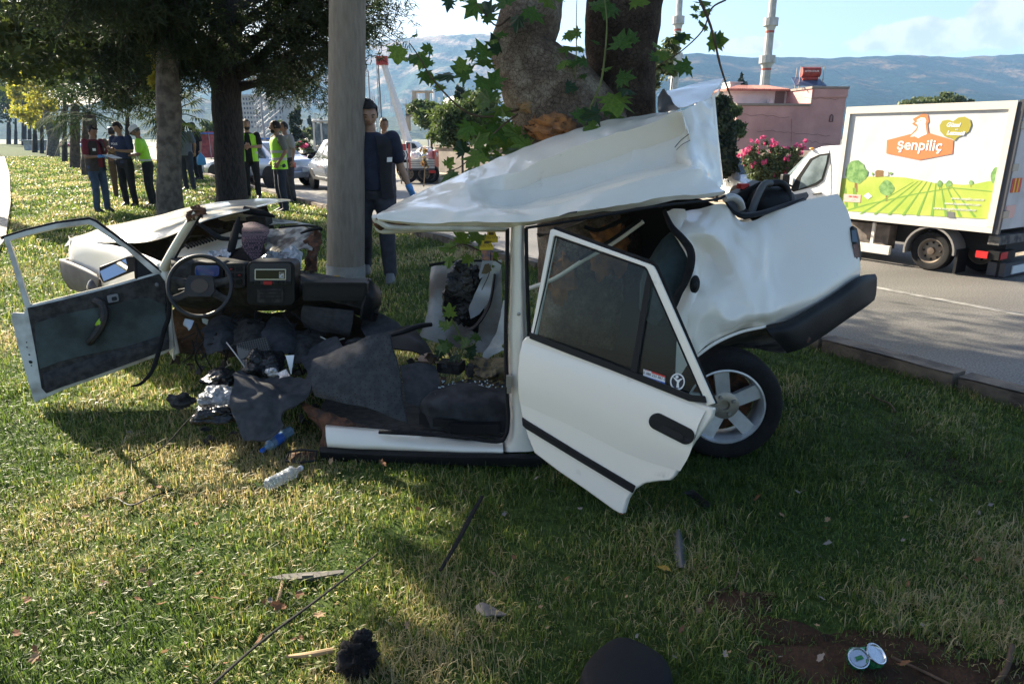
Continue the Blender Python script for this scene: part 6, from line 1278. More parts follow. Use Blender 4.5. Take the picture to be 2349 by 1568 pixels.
# small broken fragments of trim, wiring clips and insulation spilled under the dashboard
random.seed(64)
FM = [mat('fragment_brown', (.10,.065,.04), .9, var=.5, vscale=20), mat('fragment_grey', (.16,.155,.15), .8, var=.5, vscale=20), m_black_dusty, m_carpet, mat('fragment_pale', (.40,.38,.34), .8, var=.4, vscale=15)]
FS = []
for i in range(10):
    mb = MB(); k = .5+.5*random.random(); mb.grid([[Vector((x*k, y, .25*random.uniform(-1,1))) for x in (-1,-.2,.5,1)] for y in (-.6,0,.7)], 2, 2, .15, 3, i); FS.append(mkmesh('trim_fragment', mb, FM[i % 5], thick=.06, angle=20))
for i in range(120):
    if i < 78: x, y, d = random.uniform(400, 840), random.uniform(735, 880), 0; p = G(x, y, random.uniform(.02,.16))
    elif i < 100: x, y = random.uniform(420, 720), random.uniform(880, 1010); p = G(x, y, .03)
    else: x, y = random.uniform(900, 1150), random.uniform(815, 880); p = P(x, y, random.uniform(3.6, 3.9))
    o = bpy.data.objects.new('trim_fragment', FS[random.choice((0,1,2,2,3,3,5,6,7,7,8,8,4))]); COL.objects.link(o); k = random.uniform(.018,.055); o.location = p; o.scale = (k,k,k*1.3); o.rotation_euler = (random.uniform(-1.2,1.2), random.uniform(-1,1), random.uniform(0,6)); tag(o, 'small broken piece of trim spilled from the torn cabin', 'debris', 'broken pieces spilled round the cabin')
for i in range(9):
    x, y = random.uniform(430, 700), random.uniform(800, 960); a = G(x, y, .05); pts = [a]
    for k in range(5): pts.append(pts[-1]+Vector((random.uniform(-.10,.10), random.uniform(-.08,.08), random.uniform(-.03,.05)))); pts[-1].z = max(.02, pts[-1].z)
    o = obj('loose_wire', MB().tube(pts, .0028, 5, k=5), (m_black, mat('red_wire', (.25,.02,.02), .5), m_black, mat('pale_wire', (.5,.47,.38), .6))[i % 4], label='thin tangled wire hanging out of the torn dashboard', cat='wire', group='loose wires by the dashboard')
# pale leaf scraps, their colour standing in for sun glints in the turf
mb = MB(); random.seed(91)
for i in range(1000):
    x, y = random.uniform(-30, 900), random.uniform(930, 1566); g = G(x, y)
    if g.x < edgeL(g.y): continue
    g.z = gz(g.x, g.y)+random.uniform(.018,.045); a = random.uniform(0, 6.28); l, w_ = random.uniform(.006,.017), random.uniform(.0015,.005); u = Vector((math.cos(a), math.sin(a), random.uniform(-.3,.3)))*l; v = Vector((-math.sin(a), math.cos(a), random.uniform(-.4,.4)))*w_
    mb.add([g-u, g+v, g+u, g-v], [(0,1,2,3)])
obj('glint_scraps', mb, mat('pale_glint_scraps', (.34,.31,.17), .7, col2=(.20,.25,.08), vscale=25, translucent=.4), kind='stuff', smooth=False, keep=True, fix=False)

# pressed dimples of the upright floor mat
fmp = bpy.data.objects.get('floor_mat'); mb = MB(); vs_ = [fmp.matrix_basis @ v.co for v in fmp.data.vertices]; nn_ = [v.normal.copy() for v in fmp.data.vertices]; random.seed(4)
for i in range(0, len(vs_), 2):
    n_ = nn_[i]; 
    if n_.y > 0: n_ = -n_
    c_ = vs_[i]+n_*.0015; a_ = n_.orthogonal().normalized()*.0035; b_ = n_.cross(a_).normalized()*.0035; mb.add([c_-a_, c_+b_, c_+a_, c_-b_], [(0,1,2,3)])
obj('mat_dimple', mb, mat('black_hollow'), fmp, kind='stuff', smooth=False, fix=False)
# ================================================================= PEOPLE
m_skin = mat('skin', (.42,.25,.17), .55, var=.15, vscale=9); m_skin2 = mat('tanned_skin', (.32,.18,.12), .55, var=.15, vscale=9)
m_hair = mat('black_hair', (.018,.014,.012), .7, bump=.6, bscale=90); m_greyhair = mat('greying_hair', (.10,.095,.09), .8, bump=.6, bscale=90)
def remeshed(mb, vox, smooth=2):
    me = bpy.data.meshes.new('tmp'); me.from_pydata(mb.v, [], mb.f); bm = bmesh.new(); bm.from_mesh(me); bmesh.ops.recalc_face_normals(bm, faces=bm.faces); bm.to_mesh(me); bm.free()
    o = bpy.data.objects.new('tmp', me); COL.objects.link(o); md = o.modifiers.new('r', 'REMESH'); md.mode = 'VOXEL'; md.voxel_size = vox; md.use_smooth_shade = True
    ms = o.modifiers.new('s', 'SMOOTH'); ms.iterations = smooth; ms.factor = .6
    dg = bpy.context.evaluated_depsgraph_get(); m2 = bpy.data.meshes.new_from_object(o.evaluated_get(dg)); bpy.data.objects.remove(o); bpy.data.meshes.remove(me); return m2
def seg(mb, a, b, r0, r1, n=12, flat=1.0):
    a, b = Vector(a), Vector(b); mb.tube([a, a.lerp(b,.5), b], [r0, (r0+r1)/2, r1], n, flat=flat); mb.sphere(a, r0*.98, n, 8); mb.sphere(b, r1*.98, n, 8)
def hand(mb, w, d, pn, r=1.0, curl=.5):
    """palm plus five unequal bent fingers from wrist w along d, closing towards pn"""
    w, d, pn = Vector(w), Vector(d).normalized(), Vector(pn); pn = (pn-d*pn.dot(d)).normalized(); s = d.cross(pn)
    mb.tube([w-d*.02, w+d*.02, w+d*.055, w+d*.085], [.024*r,.032*r,.038*r,.034*r], 10, flat=.45, up=pn)
    for i, (o_, l) in enumerate(((-.028,.062),(-.010,.072),(.009,.068),(.027,.052))):
        b0 = w+d*.075+s*o_*r; k1 = b0+(d*math.cos(curl*.6)+pn*math.sin(curl*.6))*l*.5*r; k2 = k1+(d*math.cos(curl*1.8)+pn*math.sin(curl*1.8))*l*.32*r; k3 = k2+(d*math.cos(curl*2.6)+pn*math.sin(curl*2.6))*l*.25*r
        mb.tube([b0,k1,k2,k3], [.0095*r,.009*r,.008*r,.006*r], 7)
    t0 = w+d*.02-s*.028*r; mb.tube([t0, t0+(d*.7-s*.6+pn*.3).normalized()*.035*r, t0+(d*.9-s*.3+pn*.5).normalized()*.062*r], [.012*r,.011*r,.008*r], 7)
def head_mesh(skin):
    mb = MB(); n, m = 36, 28; g = lambda x, c, w_: math.exp(-((x-c)/w_)**2)
    for i in range(m+1):
        a = math.pi*i/m
        for j in range(n):
            t = 2*math.pi*j/n; x, y, z = math.sin(a)*math.cos(t), math.sin(a)*math.sin(t), math.cos(a)
            jaw = 1-.26*max(0,-z)**1.3; px_, py_, pz_ = x*.076*jaw, y*.096*(1-.10*max(0,-z)), z*.122
            f = max(0,-y)**2
            nose = .026*g(x,0,.16)*g(z,-.14,.22)*f; brow = .006*g(z,.17,.12)*f*g(x,0,.7); sock = -.010*(g(x,.36,.20)+g(x,-.36,.20))*g(z,.02,.13)*f
            chin = .010*g(x,0,.35)*g(z,-.80,.22)*f; lips = .006*g(x,0,.28)*g(z,-.47,.07)*f; cheek = .004*(g(x,.5,.2)+g(x,-.5,.2))*g(z,-.2,.2)*f
            mb.v.append((px_, py_-(nose+brow+sock+chin+lips+cheek), pz_))
    mb.f = [(i*n+j, (i+1)*n+j, (i+1)*n+(j+1)%n, i*n+(j+1)%n) for i in range(m) for j in range(n)]; mb.mi = [0]*len(mb.f)
    for s in (-1,1): mb.sphere((s*.076,.012,-.005), (.010,.020,.032), 10, 8)
    return mb
HEAD = head_mesh(None)
def person(px, py, top, yaw, label, shirt, trousers, skin=None, hair=None, armL=None, armR=None, head=(0,0), shoe=None, vest=None, sleeve='short', wide=1.0, stride=0.0, lean=0.0,
           glove=None, beard=False, cap=None, belly=0.0, group=None, hz=True, hairlen=1.0, vopen=False, vband=None, D=None, hide_legs=False):
    b = G(px, py); 
    if D: b = Vector((P(px,316,D).x, D, 0))
    s = P(px, top, b.y).z/1.80
    t = thing('person', label, 'person', (b.x, b.y, gz(b.x,b.y) if b.x < edgeR(b.y) else RZ), R(yaw), group); 
    if b.x > edgeR(b.y): s = (P(px,top,b.y).z-RZ)/1.80
    t.scale = (s*wide,s*wide,s); skin = skin or m_skin; hair = hair or m_hair
    W = lambda x, y, z: Vector((x, y - lean*max(0, z-.95), z))
    hipL, hipR = (.095,0,.93), (-.095,0,.93); kL, kR = (.11,-.03-stride*.4,.50), (-.11,-.03+stride*.25,.50); aL, aR = (.12,.0-stride,.09), (-.12,.02+stride,.09+ (.05 if stride else 0))
    sh = .195; shL, shR = W(sh,0,1.45), W(-sh,0,1.45)
    armL = armL or ((.25,.03,1.17),(.27,-.03,.93)); armR = armR or ((-.25,.03,1.17),(-.27,-.03,.93))
    eL, wL = [W(*k) for k in armL[:2]]; eR, wR = [W(*k) for k in armR[:2]]
    neck0, neck1 = W(0,.01,1.46), W(0,-.015,1.56); hc = W(0,-.03,1.665)
    # body: one continuous surface
    mb = MB(); tr = [(0,W(0,0,z).y,z,rx,ry) for z, rx, ry in ((.86,.13,.09),(.95,.148,.10),(1.08,.135,.09+belly*.5),(1.2,.14,.098+belly),(1.33,.165,.108+belly*.4),(1.42,.165,.095),(1.48,.09,.07))]
    mb.loft(tr, 18, 2.3); seg(mb, neck0, neck1, .062, .056)
    for h_, k_, a_ in ((hipL,kL,aL),(hipR,kR,aR)): seg(mb, h_, k_, .085, .055); seg(mb, k_, a_, .054, .036)
    for s_, e_, w_ in ((shL,eL,wL),(shR,eR,wR)): seg(mb, s_, e_, .052, .040); seg(mb, e_, w_, .040, .026)
    me = remeshed(mb, .016, 2)
    hm = MB(); q = Matrix.Rotation(R(head[0]),4,'Z') @ Matrix.Rotation(R(head[1]),4,'X'); hm.v = [tuple(q @ Vector(v) + hc) for v in HEAD.v]; hm.f = list(HEAD.f); hm.mi = list(HEAD.mi)
    gl = MB()
    for w_, e_, a in ((wL,eL,armL),(wR,eR,armR)):
        d = (w_-e_).normalized(); pn = Vector(a[2]) if len(a) > 2 else Vector((-math.copysign(1,w_.x),0,.2)); cu = a[3] if len(a) > 3 else .45
        tgt = gl if (glove and ((glove[0] == 'L' and w_ is wL) or (glove[0] == 'R' and w_ is wR))) else hm
        hand(tgt, w_, d, pn, 1.12, cu)
        if tgt is gl: seg(gl, w_-d*.03, w_+d*.01, .034, .032)
    bm = bmesh.new(); bm.from_mesh(me); m2 = bpy.data.meshes.new('h'); m2.from_pydata(hm.v, [], hm.f); bm.from_mesh(m2); bmesh.ops.recalc_face_normals(bm, faces=bm.faces); bm.to_mesh(me); bm.free(); bpy.data.meshes.remove(m2)
    me.materials.clear(); me.materials.append(skin); me.polygons.foreach_set('use_smooth', [True]*len(me.polygons))
    def ch(name, mesh): o = bpy.data.objects.new(name, mesh); COL.objects.link(o); o.parent = t; return o
    ch('body', me)
    if gl.v: ch('glove', mkmesh('glove', gl, glove[1]))
    # face details
    for s_ in (-1,1):
        e = MB(); e.sphere(q @ Vector((s_*.030,-.0845,.006)) + hc, (.011,.006,.005), 10, 6, M=q); ch('eye', mkmesh('eye', e, mat('dark_eye', (.02,.015,.012), .3)))
        e = MB(); e.tube([q @ Vector((s_*.016,-.098,.030)) + hc, q @ Vector((s_*.034,-.095,.034)) + hc, q @ Vector((s_*.050,-.080,.028)) + hc], [.003,.004,.002], 6); ch('eyebrow', mkmesh('eyebrow', e, hair))
    e = MB(); e.tube([q @ Vector((-.022,-.090,-.060)) + hc, q @ Vector((0,-.099,-.057)) + hc, q @ Vector((.022,-.090,-.060)) + hc], [.002,.0045,.002], 6, flat=.7); ch('mouth', mkmesh('mouth', e, mat('lips', (.30,.12,.10), .5)))
    # hair shell
    if cap is None or True:
        e = MB(); n, m = 28, 16
        for i in range(m+1):
            a = math.pi*.60*i/m
            for j in range(n):
                tt = 2*math.pi*j/n; x, y, z = math.sin(a)*math.cos(tt), math.sin(a)*math.sin(tt), math.cos(a)
                hl = .58+.10*noise.noise(Vector((x*6+px,1,2)))
                if y < -.25 and z < hl: z = hl; k = .98
                else: k = 1.0
                nn = 1.02+.12*noise.noise(Vector((x*4+px,y*4,z*4)))
                e.v.append(tuple(q @ Vector((x*.083*nn*k, (y*.104+.006)*nn*k, z*.130*nn*hairlen+.004)) + hc))
        e.f = [(i*n+j, (i+1)*n+j, (i+1)*n+(j+1)%n, i*n+(j+1)%n) for i in range(m) for j in range(n)]; e.mi = [0]*len(e.f)
        if not cap: ch('hair', mkmesh('hair', e, hair))
        else: ch('hair', mkmesh('hair', e, hair)).scale = (1,1,1)
    if beard:
        e = MB(); e.sphere(q @ Vector((0,-.045,-.075)) + hc, (.062,.052,.048), 16, 10, M=q); ch('beard', mkmesh('beard', e, hair))
    if cap:
        e = MB(); e.loft([(0,.004,.035,.088,.108),(0,.004,.075,.088,.108),(0,.006,.115,.080,.096),(0,.01,.142,.050,.06),(0,.01,.148,.004,.004)], 24); e.v = [tuple(q @ Vector(v)+hc) for v in e.v]; c1 = ch('cap', mkmesh('cap', e, cap))
        e = MB(); e.grid([[Vector((x*.075, -.10+.02*abs(x), .040-.006*abs(x))) for x in (-1,-.5,0,.5,1)],[Vector((x*.062, -.175+.05*abs(x)**2, .022-.018*x*x)) for x in (-1,-.5,0,.5,1)]],3,3); e.v = [tuple(q @ Vector(v)+hc) for v in e.v]; ch('cap_peak', mkmesh('cap_peak', e, mat('dark_grey_cloth', (.05,.05,.055), .8), thick=.004))
    # trousers
    mb = MB(); mb.loft([(0,0,.84,.15,.105),(0,0,.90,.172,.12),(0,0,.98,.165,.118+belly*.5),(0,0,1.02,.158,.112+belly*.7)], 18, 2.3)
    for h_, k_, a_ in ((hipL,kL,aL),(hipR,kR,aR)): seg(mb, h_, k_, .104, .078); seg(mb, k_, Vector(a_)+Vector((0,0,-.015)), .078, .062)
    me = remeshed(mb, .018, 2)
    for v in me.vertices:
        k = noise.noise(Vector((v.co.x*9+px, v.co.y*9, v.co.z*14)))*.008; v.co += v.normal*k
    me.materials.clear(); me.materials.append(trousers); me.polygons.foreach_set('use_smooth', [True]*len(me.polygons)); tro = ch('trousers', me)
    # shirt
    mb = MB(); z0 = .90 if vest is None else .93
    mb.loft([(0,W(0,0,z).y,z,rx,ry) for z, rx, ry in ((z0,.168,.12+belly*.6),(1.05,.158,.112+belly),(1.2,.162,.118+belly),(1.33,.184,.126+belly*.4),(1.42,.188,.115),(1.475,.115,.088),(1.50,.078,.076))], 20, 2.3)
    for s_, e_, w_ in ((shL,eL,wL),(shR,eR,wR)):
        if sleeve == 'short': seg(mb, s_, s_.lerp(e_,.72), .074, .066)
        else: seg(mb, s_, e_, .072, .058); seg(mb, e_, e_.lerp(w_,.93), .058, .044)
    me = remeshed(mb, .017, 2)
    for v in me.vertices: v.co += v.normal*noise.noise(Vector((v.co.x*10+px, v.co.y*10, v.co.z*12)))*.007
    me.materials.clear(); me.materials.append(shirt); me.polygons.foreach_set('use_smooth', [True]*len(me.polygons)); shr = ch('shirt', me)
    if vest:
        mb = MB(); n = 40; zs = [.86,.95,1.05,1.15,1.25,1.35,1.42,1.465]; ws = [.196,.186,.178,.180,.190,.206,.196,.14]; ds = [.142,.136,.132,.134,.142,.142,.130,.105]
        gap = 3 if vopen else 0
        for z, wx, dy in zip(zs, ws, ds):
            for j in range(n+1):
                tt = -math.pi/2+ (2*math.pi)*(j/n); 
                if vopen: tt = -math.pi/2 + .32*(1.15 if z < 1.3 else .8) + (2*math.pi-.64*(1.15 if z < 1.3 else .8))*(j/n)
                c, s2 = math.cos(tt), math.sin(tt); e2 = 2/2.3
                k = 1+.03*noise.noise(Vector((c*2+px, s2*2, z*6)))
                mb.v.append(tuple(W(wx*math.copysign(abs(c)**e2, c)*k, (dy+belly*.9)*math.copysign(abs(s2)**e2, s2)*k, z)))
        for i in range(len(zs)-1):
            for j in range(n):
                a_ = abs(math.cos(-math.pi/2+2*math.pi*(j+.5)/n)); 
                if i >= 5 and a_ > .90: continue
                mb.f.append((i*(n+1)+j, i*(n+1)+j+1, (i+1)*(n+1)+j+1, (i+1)*(n+1)+j)); mb.mi.append(0)
        vs_ = ch('vest', mkmesh('vest', mb, vest, thick=.006))
        for (z, hh, js, m_) in (vband or []):
            mb = MB()
            for zz in (z, z+hh):
                wx = np.interp(zz, zs, ws)+.007; dy = np.interp(zz, zs, ds)+.007+belly*.9
                for j in range(n+1):
                    tt = -math.pi/2+2*math.pi*(j/n); c, s2 = math.cos(tt), math.sin(tt); e2 = 2/2.3; mb.v.append(tuple(W(wx*math.copysign(abs(c)**e2, c), dy*math.copysign(abs(s2)**e2, s2), zz)))
            for j in range(n):
                if js(j/n): mb.f.append((j, j+1, n+1+j+1, n+1+j)); mb.mi.append(0)
            o = bpy.data.objects.new('reflective_band', mkmesh('reflective_band', mb, m_, thick=.003)); COL.objects.link(o); o.parent = vs_
    for a_, k_ in ((aL,1),(aR,-1)):
        e = MB(); e.loft([(a_[0],a_[1]-.06,a_[2]-.09,.046,.125),(a_[0],a_[1]-.06,a_[2]-.065,.048,.128),(a_[0],a_[1]-.045,a_[2]-.035,.043,.105),(a_[0],a_[1]-.005,a_[2]+.01,.036,.05)], 16, 2.4); ch('shoe', mkmesh('shoe', e, shoe or mat('black_shoe', (.02,.02,.02), .5)))
    return t, s, W, tro, shr, ch
def reflect(name='white_reflective_tape'): return mat(name, (.88,.88,.86), .35)
m_navy = mat('navy_shirt', (.025,.030,.055), .85, var=.25, vscale=14); m_dtrou = mat('dark_grey_trousers', (.050,.050,.062), .9, var=.3, vscale=12)
m_blackc = mat('black_cloth', (.014,.014,.017), .9, var=.3, vscale=12); m_jean = mat('blue_jeans', (.055,.085,.14), .9, col2=(.035,.055,.10), vscale=10); m_hiv = mat('lime_hi_vis', (.38,.80,.04), .6, var=.12, vscale=9)
m_blue_glove = mat('blue_glove', (.10,.30,.62), .45)
# man beside the pole
p_, s_, W_, tro, shr, ch = person(868, 640, 232, 8, 'man in navy shirt, dark vest and blue glove walking beside the concrete pole', m_navy, m_dtrou, armL=((.255,.03,1.17),(.335,.02,.94),(-.8,-.5,0),.55), head=(8,22), stride=.14, lean=.10,
  glove=('L', m_blue_glove), vest=mat('dark_vest', (.018,.017,.022), .85, var=.3, vscale=14), vopen=True, vband=[(1.215,.045,lambda f: .10 < f < .20 or .25 < f < .30 or .70 < f < .76 or .80 < f < .90, reflect())], shoe=mat('grey_trainer', (.14,.14,.14), .7), belly=.03, wide=1.12, hairlen=1.1)
# three men in a huddle
p_, s_, W_, tro, shr, ch = person(237, 486, 285, 72, 'man in brown vest over a maroon shirt writing on a white clipboard', mat('maroon_shirt', (.16,.022,.035), .85), m_jean, m_skin2, m_hair, armL=((.24,-.04,1.17),(.13,-.27,1.13),(0,-.3,-1),.5), armR=((-.24,-.04,1.15),(-.10,-.27,1.16),(0,-.3,-1),.8), head=(0,28),
  glove=('R', m_blue_glove), vest=mat('brown_vest', (.045,.036,.030), .85, var=.3, vscale=14), vopen=True, vband=[(1.27,.05,lambda f: .08 < f < .13 or .20 < f < .24 or .86 < f < .92, reflect())], belly=.05, lean=.06, hairlen=.9)
o = bpy.data.objects.new('clipboard', mkmesh('clipboard', MB().box((0,0,0),(.23,.31,.008)).add([(-.10,-.14,.006),(.10,-.14,.006),(.10,.14,.006),(-.10,.14,.006)],[(0,1,2,3)]), mat('white_paper', (.80,.80,.80), .6), smooth=False)); COL.objects.link(o)
rot = Matrix.Rotation(R(72),4,'Z'); o.location = p_.location + (rot @ Vector((.03,-.46,1.155)))*s_; o.rotation_euler = (R(14),0,R(72)); tag(o, 'white clipboard with paper held by the man in the brown vest', 'clipboard')
person(279, 452, 292, 200, 'man in brown clothes behind the clipboard man and the police officer', mat('brown_cloth', (.10,.062,.038), .9), mat('brown_cloth'), m_skin2, shoe=m_blackc and mat('black_shoe'), cap=mat('dark_helmet', (.03,.03,.03), .4))
p_, s_, W_, tro, shr, ch = person(302, 473, 278, -12, 'young police officer in navy uniform shirt looking down at his phone', mat('police_navy', (.022,.035,.085), .8, var=.2, vscale=14), m_blackc, armL=((.25,-.03,1.18),(.09,-.25,1.20),(0,.2,1),.9), armR=((-.24,-.03,1.18),(-.10,-.27,1.22),(0,.2,1),.9), head=(-8,30), sleeve='short', lean=.03)
M_ = Matrix.Translation(Vector((-.07,-.132-.01,1.335))) @ Matrix.Rotation(R(90),4,'X')
textmesh('POLIS', .062, reflect(), 'lettering', shr, M_, .003, local=True)
e = MB(); e.loft([(0,0,.995,.176,.122),(0,0,1.035,.176,.122)], 24, 2.3); ch('belt', mkmesh('belt', e, m_black))
e = MB(); e.box((.14,-.10,.93),(.07,.07,.14)); e.box((-.15,-.08,.95),(.06,.06,.10)); ch('belt_pouch', mkmesh('belt_pouch', e, m_black, smooth=False))['kind'] = 'stuff'
e = MB(); e.box((.02,-.37,1.245),(.075,.15,.01)); ch('phone', mkmesh('phone', e, m_black, smooth=False))
p_, s_, W_, tro, shr, ch = person(352, 472, 286, -74, 'traffic officer in lime jacket and white cap half behind the grey tree', m_hiv, m_blackc, m_skin2, m_greyhair, armL=((.24,-.06,1.17),(.06,-.33,1.14),(0,-.2,1),.9), armR=((-.24,-.06,1.17),(-.06,-.32,1.14),(0,-.2,1),.9), head=(0,34), cap=mat('white_cap_cloth', (.78,.78,.80), .8), lean=.16)
for x in (-.12, .12):
    e = MB(); e.box((x,-.128-.05,1.2),(.03,.008,.42)); ch('reflective_band', mkmesh('reflective_band', e, reflect(), smooth=False))
e = MB(); e.loft([(0,-.02,1.02,.178,.128),(0,-.02,1.06,.176,.126)], 24, 2.3); ch('belt', mkmesh('belt', e, mat('pale_grey_cloth', (.5,.5,.5), .8)))
for k in range(9):
    e = MB(); e.box((-.12+.005*k*0,-.085,.16+k*.052),(.07,.012,.022), 0, Matrix.Rotation(.4,4,'Y')); e2 = ch('reflective_chevron', mkmesh('reflective_chevron', e, reflect(), smooth=False))
# two men behind the grey tree
person(437, 437, 274, -14, 'stout grey haired man in a grey blue shirt with hands behind him', mat('grey_blue_shirt', (.13,.155,.19), .85, var=.2, vscale=30), mat('navy_trousers', (.030,.036,.055), .9, var=.2), m_skin2, m_greyhair, armL=((.27,.05,1.18),(.20,.10,.98)), armR=((-.27,.05,1.18),(-.20,.12,.98)), belly=.06, head=(-12,-4))
p_, s_, W_, tro, shr, ch = person(458, 413, 280, -30, 'bearded man in black holding a blue carrier bag behind the stout man', m_blackc, m_blackc, m_skin2, beard=True, head=(-10,0))
hb_ = p_.location + (Matrix.Rotation(R(-30),4,'Z') @ Vector((.27,-.05,.84)))*s_
e = MB(); e.loft([(0,0,-.36,.12,.05),(0,0,-.30,.15,.06),(0,0,-.12,.13,.05),(0,0,-.02,.05,.03),(0,0,.03,.03,.02)], 16, 2.6); e.v = [tuple(Vector(v)*s_+hb_) for v in e.v]
obj('carrier_bag', e, mat('blue_bag_film', (.05,.24,.42), .3, bump=.6, bscale=12), label='blue plastic carrier bag hanging from the hand of the bearded man', cat='bag')
# hi-vis men by the conifer
p_, s_, W_, tro, shr, ch = person(583, 456, 271, 14, 'bearded man in a lime vest and black shirt with folded arms', m_blackc, m_blackc, m_skin, m_hair, armL=((.27,-.06,1.19),(.02,-.20,1.18),(-.3,-.4,0),.7), armR=((-.27,-.06,1.17),(-.02,-.24,1.22),(.3,-.4,0),.7), beard=True, head=(18,-2), vest=m_hiv, vopen=True,
  vband=[(1.03,.045,lambda f: .12 < f < .88, mat('grey_tape', (.45,.47,.45), .4))], hairlen=.92)
p_, s_, W_, tro, shr, ch = person(652, 485, 273, -52, 'man in a lime vest and grey shirt with a hand on his hip', mat('khaki_grey_shirt', (.16,.155,.13), .85), mat('navy_trousers'), m_skin2, m_hair, armL=((.29,.03,1.20),(.20,-.10,.98),(-1,0,0),.7), armR=((-.27,.08,1.16),(-.20,-.07,1.0),(1,0,0),.7), beard=True, head=(-22,0), vest=m_hiv,
  vband=[(1.03,.05,lambda f: True, mat('grey_tape')),(1.17,.05,lambda f: True, mat('grey_tape'))], hairlen=.9)
person(668, 462, 278, -40, 'man in a pale shirt mostly hidden behind the man with a hand on his hip', mat('pale_grey_shirt', (.30,.30,.31), .85), m_dtrou, m_skin2)
person(881, 478, 270, 30, 'man whose head shows behind the shoulder of the man in the dark vest', mat('grey_shirt', (.12,.12,.14), .85), m_dtrou, m_skin2, D=19)
# ================================================================= BACKGROUND
def GR(px, py, z=RZ): return G(px, py, z)
def bldbox(mb, o, ux, uy, x0, x1, y0, y1, z0, z1):
    vs = [o+ux*x+uy*y+Vector((0,0,z)) for x in (x0,x1) for y in (y0,y1) for z in (z0,z1)]
    return mb.add(vs, [(0,1,3,2),(4,6,7,5),(0,4,5,1),(2,3,7,6),(0,2,6,4),(1,5,7,3)])
# ---- pink building
m_pink = mat('pink_plaster', (.54,.30,.27), .92, col2=(.36,.19,.18), vscale=.7, bump=.3, bscale=8, lo=.3, hi=.7, vdetail=8)
YB = 44.0; a = P(1692,235,YB); e_ = P(1958,200,YB); mid_ = P(1868,235,YB); bh = thing('pink_house', 'pink plastered house with a blank cracked side wall and a raised right end', 'house', (a.x, YB, RZ))
dx = Vector((1,.10,0)).normalized(); dy = Vector((-.10,1,0)).normalized(); wl = (mid_.x-a.x); wr = (e_.x-a.x)
zl, zt = P(1700,237,YB).z, P(1900,197,YB).z
o0 = Vector((a.x, YB, 0))
mb = MB(); bldbox(mb, o0, dx, dy, 0, wl, 0, 12, RZ, zl-.14); obj('wall', mb, m_pink, bh, smooth=False)
mb = MB(); bldbox(mb, o0, dx, dy, wl+.003, wr, -.003, 9, RZ, zt-.14); obj('wall', mb, m_pink, bh, smooth=False)
m_cop = mat('grey_coping', (.24,.19,.16), .9)
mb = MB(); bldbox(mb, o0, dx, dy, -.08, wl-.01, -.08, .3, zl-.13, zl); obj('coping', mb, m_cop, bh, smooth=False)
mb = MB(); bldbox(mb, o0, dx, dy, wl-.08, wr+.08, -.1, 9.1, zt-.13, zt); obj('coping', mb, m_cop, bh, smooth=False)
mb = MB(); bldbox(mb, o0, dx, dy, wl+.1, wr+.04, -.07, -.004, zt-.62, zt-.14); obj('parapet_band', mb, m_pink, bh, smooth=False)
def wx(px): return (P(px,235,YB).x-a.x)
mb = MB(); random.seed(6)
for (x0,y0,x1,y1) in ((1745,300,1830,304),(1830,304,1925,312),(1826,270,1834,360),(1700,262,1820,268),(1850,222,1935,228),(1740,330,1760,352),(1870,325,1930,332)):
    pts = [o0+dx*wx(x0+(x1-x0)*i/9)+Vector((0,-.02-.1*0,P(x0,y0+(y1-y0)*i/9+random.uniform(-3,3),YB).z)) for i in range(10)]; mb.tube(pts, .007, 4)
obj('crack', mb, mat('crack_dark', (.10,.06,.055), .9), bh, kind='stuff')
mb = MB(); c = o0+dx*wx(1922)+Vector((0,-.06,P(1922,270,YB).z)); mb.tube([c+Vector((-.1,0,-.22)), c+Vector((-.08,0,.1)), c+Vector((0,0,.2)), c+Vector((.09,0,.1)), c+Vector((.1,0,-.22)), c+Vector((-.1,0,-.22))], .03, 6); obj('wall_bracket', mb, mat('crack_dark'), bh)
# roof house behind: white walls and a tiled roof
zr = P(1800,195,YB).z
mb = MB(); x0_, x1_ = wx(1720), wx(1868); bldbox(mb, o0, dx, dy, x0_, x1_, 3.2, 9.5, zl-.3, P(1800,204,YB+3.2).z); obj('upper_wall', mb, mat('white_plaster', (.62,.61,.60), .9, var=.12, vscale=1.5), bh, smooth=False)
mb = MB(); bldbox(mb, o0, dx, dy, wx(1838), wx(1862), 3.17, 3.25, P(1845,238,YB+3.2).z, P(1845,208,YB+3.2).z); obj('recess', mb, mat('brown_shutter', (.16,.12,.11), .8), bh, smooth=False)
mb = MB(); 
ze = P(1800,203,YB+2.7).z; zp = P(1810,194,YB+6).z-.35; A_ = [o0+dx*(x0_-.4)+dy*2.7+Vector((0,0,ze)), o0+dx*(x1_)+dy*2.7+Vector((0,0,ze)), o0+dx*(x1_)+dy*6.2+Vector((0,0,zp+.35)), o0+dx*(x0_+1.8)+dy*6.2+Vector((0,0,zp+.35))]
nt_ = 30
for i in range(nt_):
    t0, t1 = i/nt_, (i+.72)/nt_; mb.add([A_[0].lerp(A_[1],t0), A_[0].lerp(A_[1],t1), A_[3].lerp(A_[2],t1), A_[3].lerp(A_[2],t0), A_[0].lerp(A_[1],t0)+Vector((0,0,-.1)), A_[0].lerp(A_[1],t1)+Vector((0,0,-.1)), A_[3].lerp(A_[2],t1)+Vector((0,0,-.1)), A_[3].lerp(A_[2],t0)+Vector((0,0,-.1))], [(0,1,2,3),(7,6,5,4),(0,4,5,1),(1,5,6,2),(2,6,7,3),(3,7,4,0)])
obj('roof_tile', mb, mat('red_roof_tile', (.42,.17,.13), .85, var=.3, vscale=3), bh, smooth=False, kind='stuff')
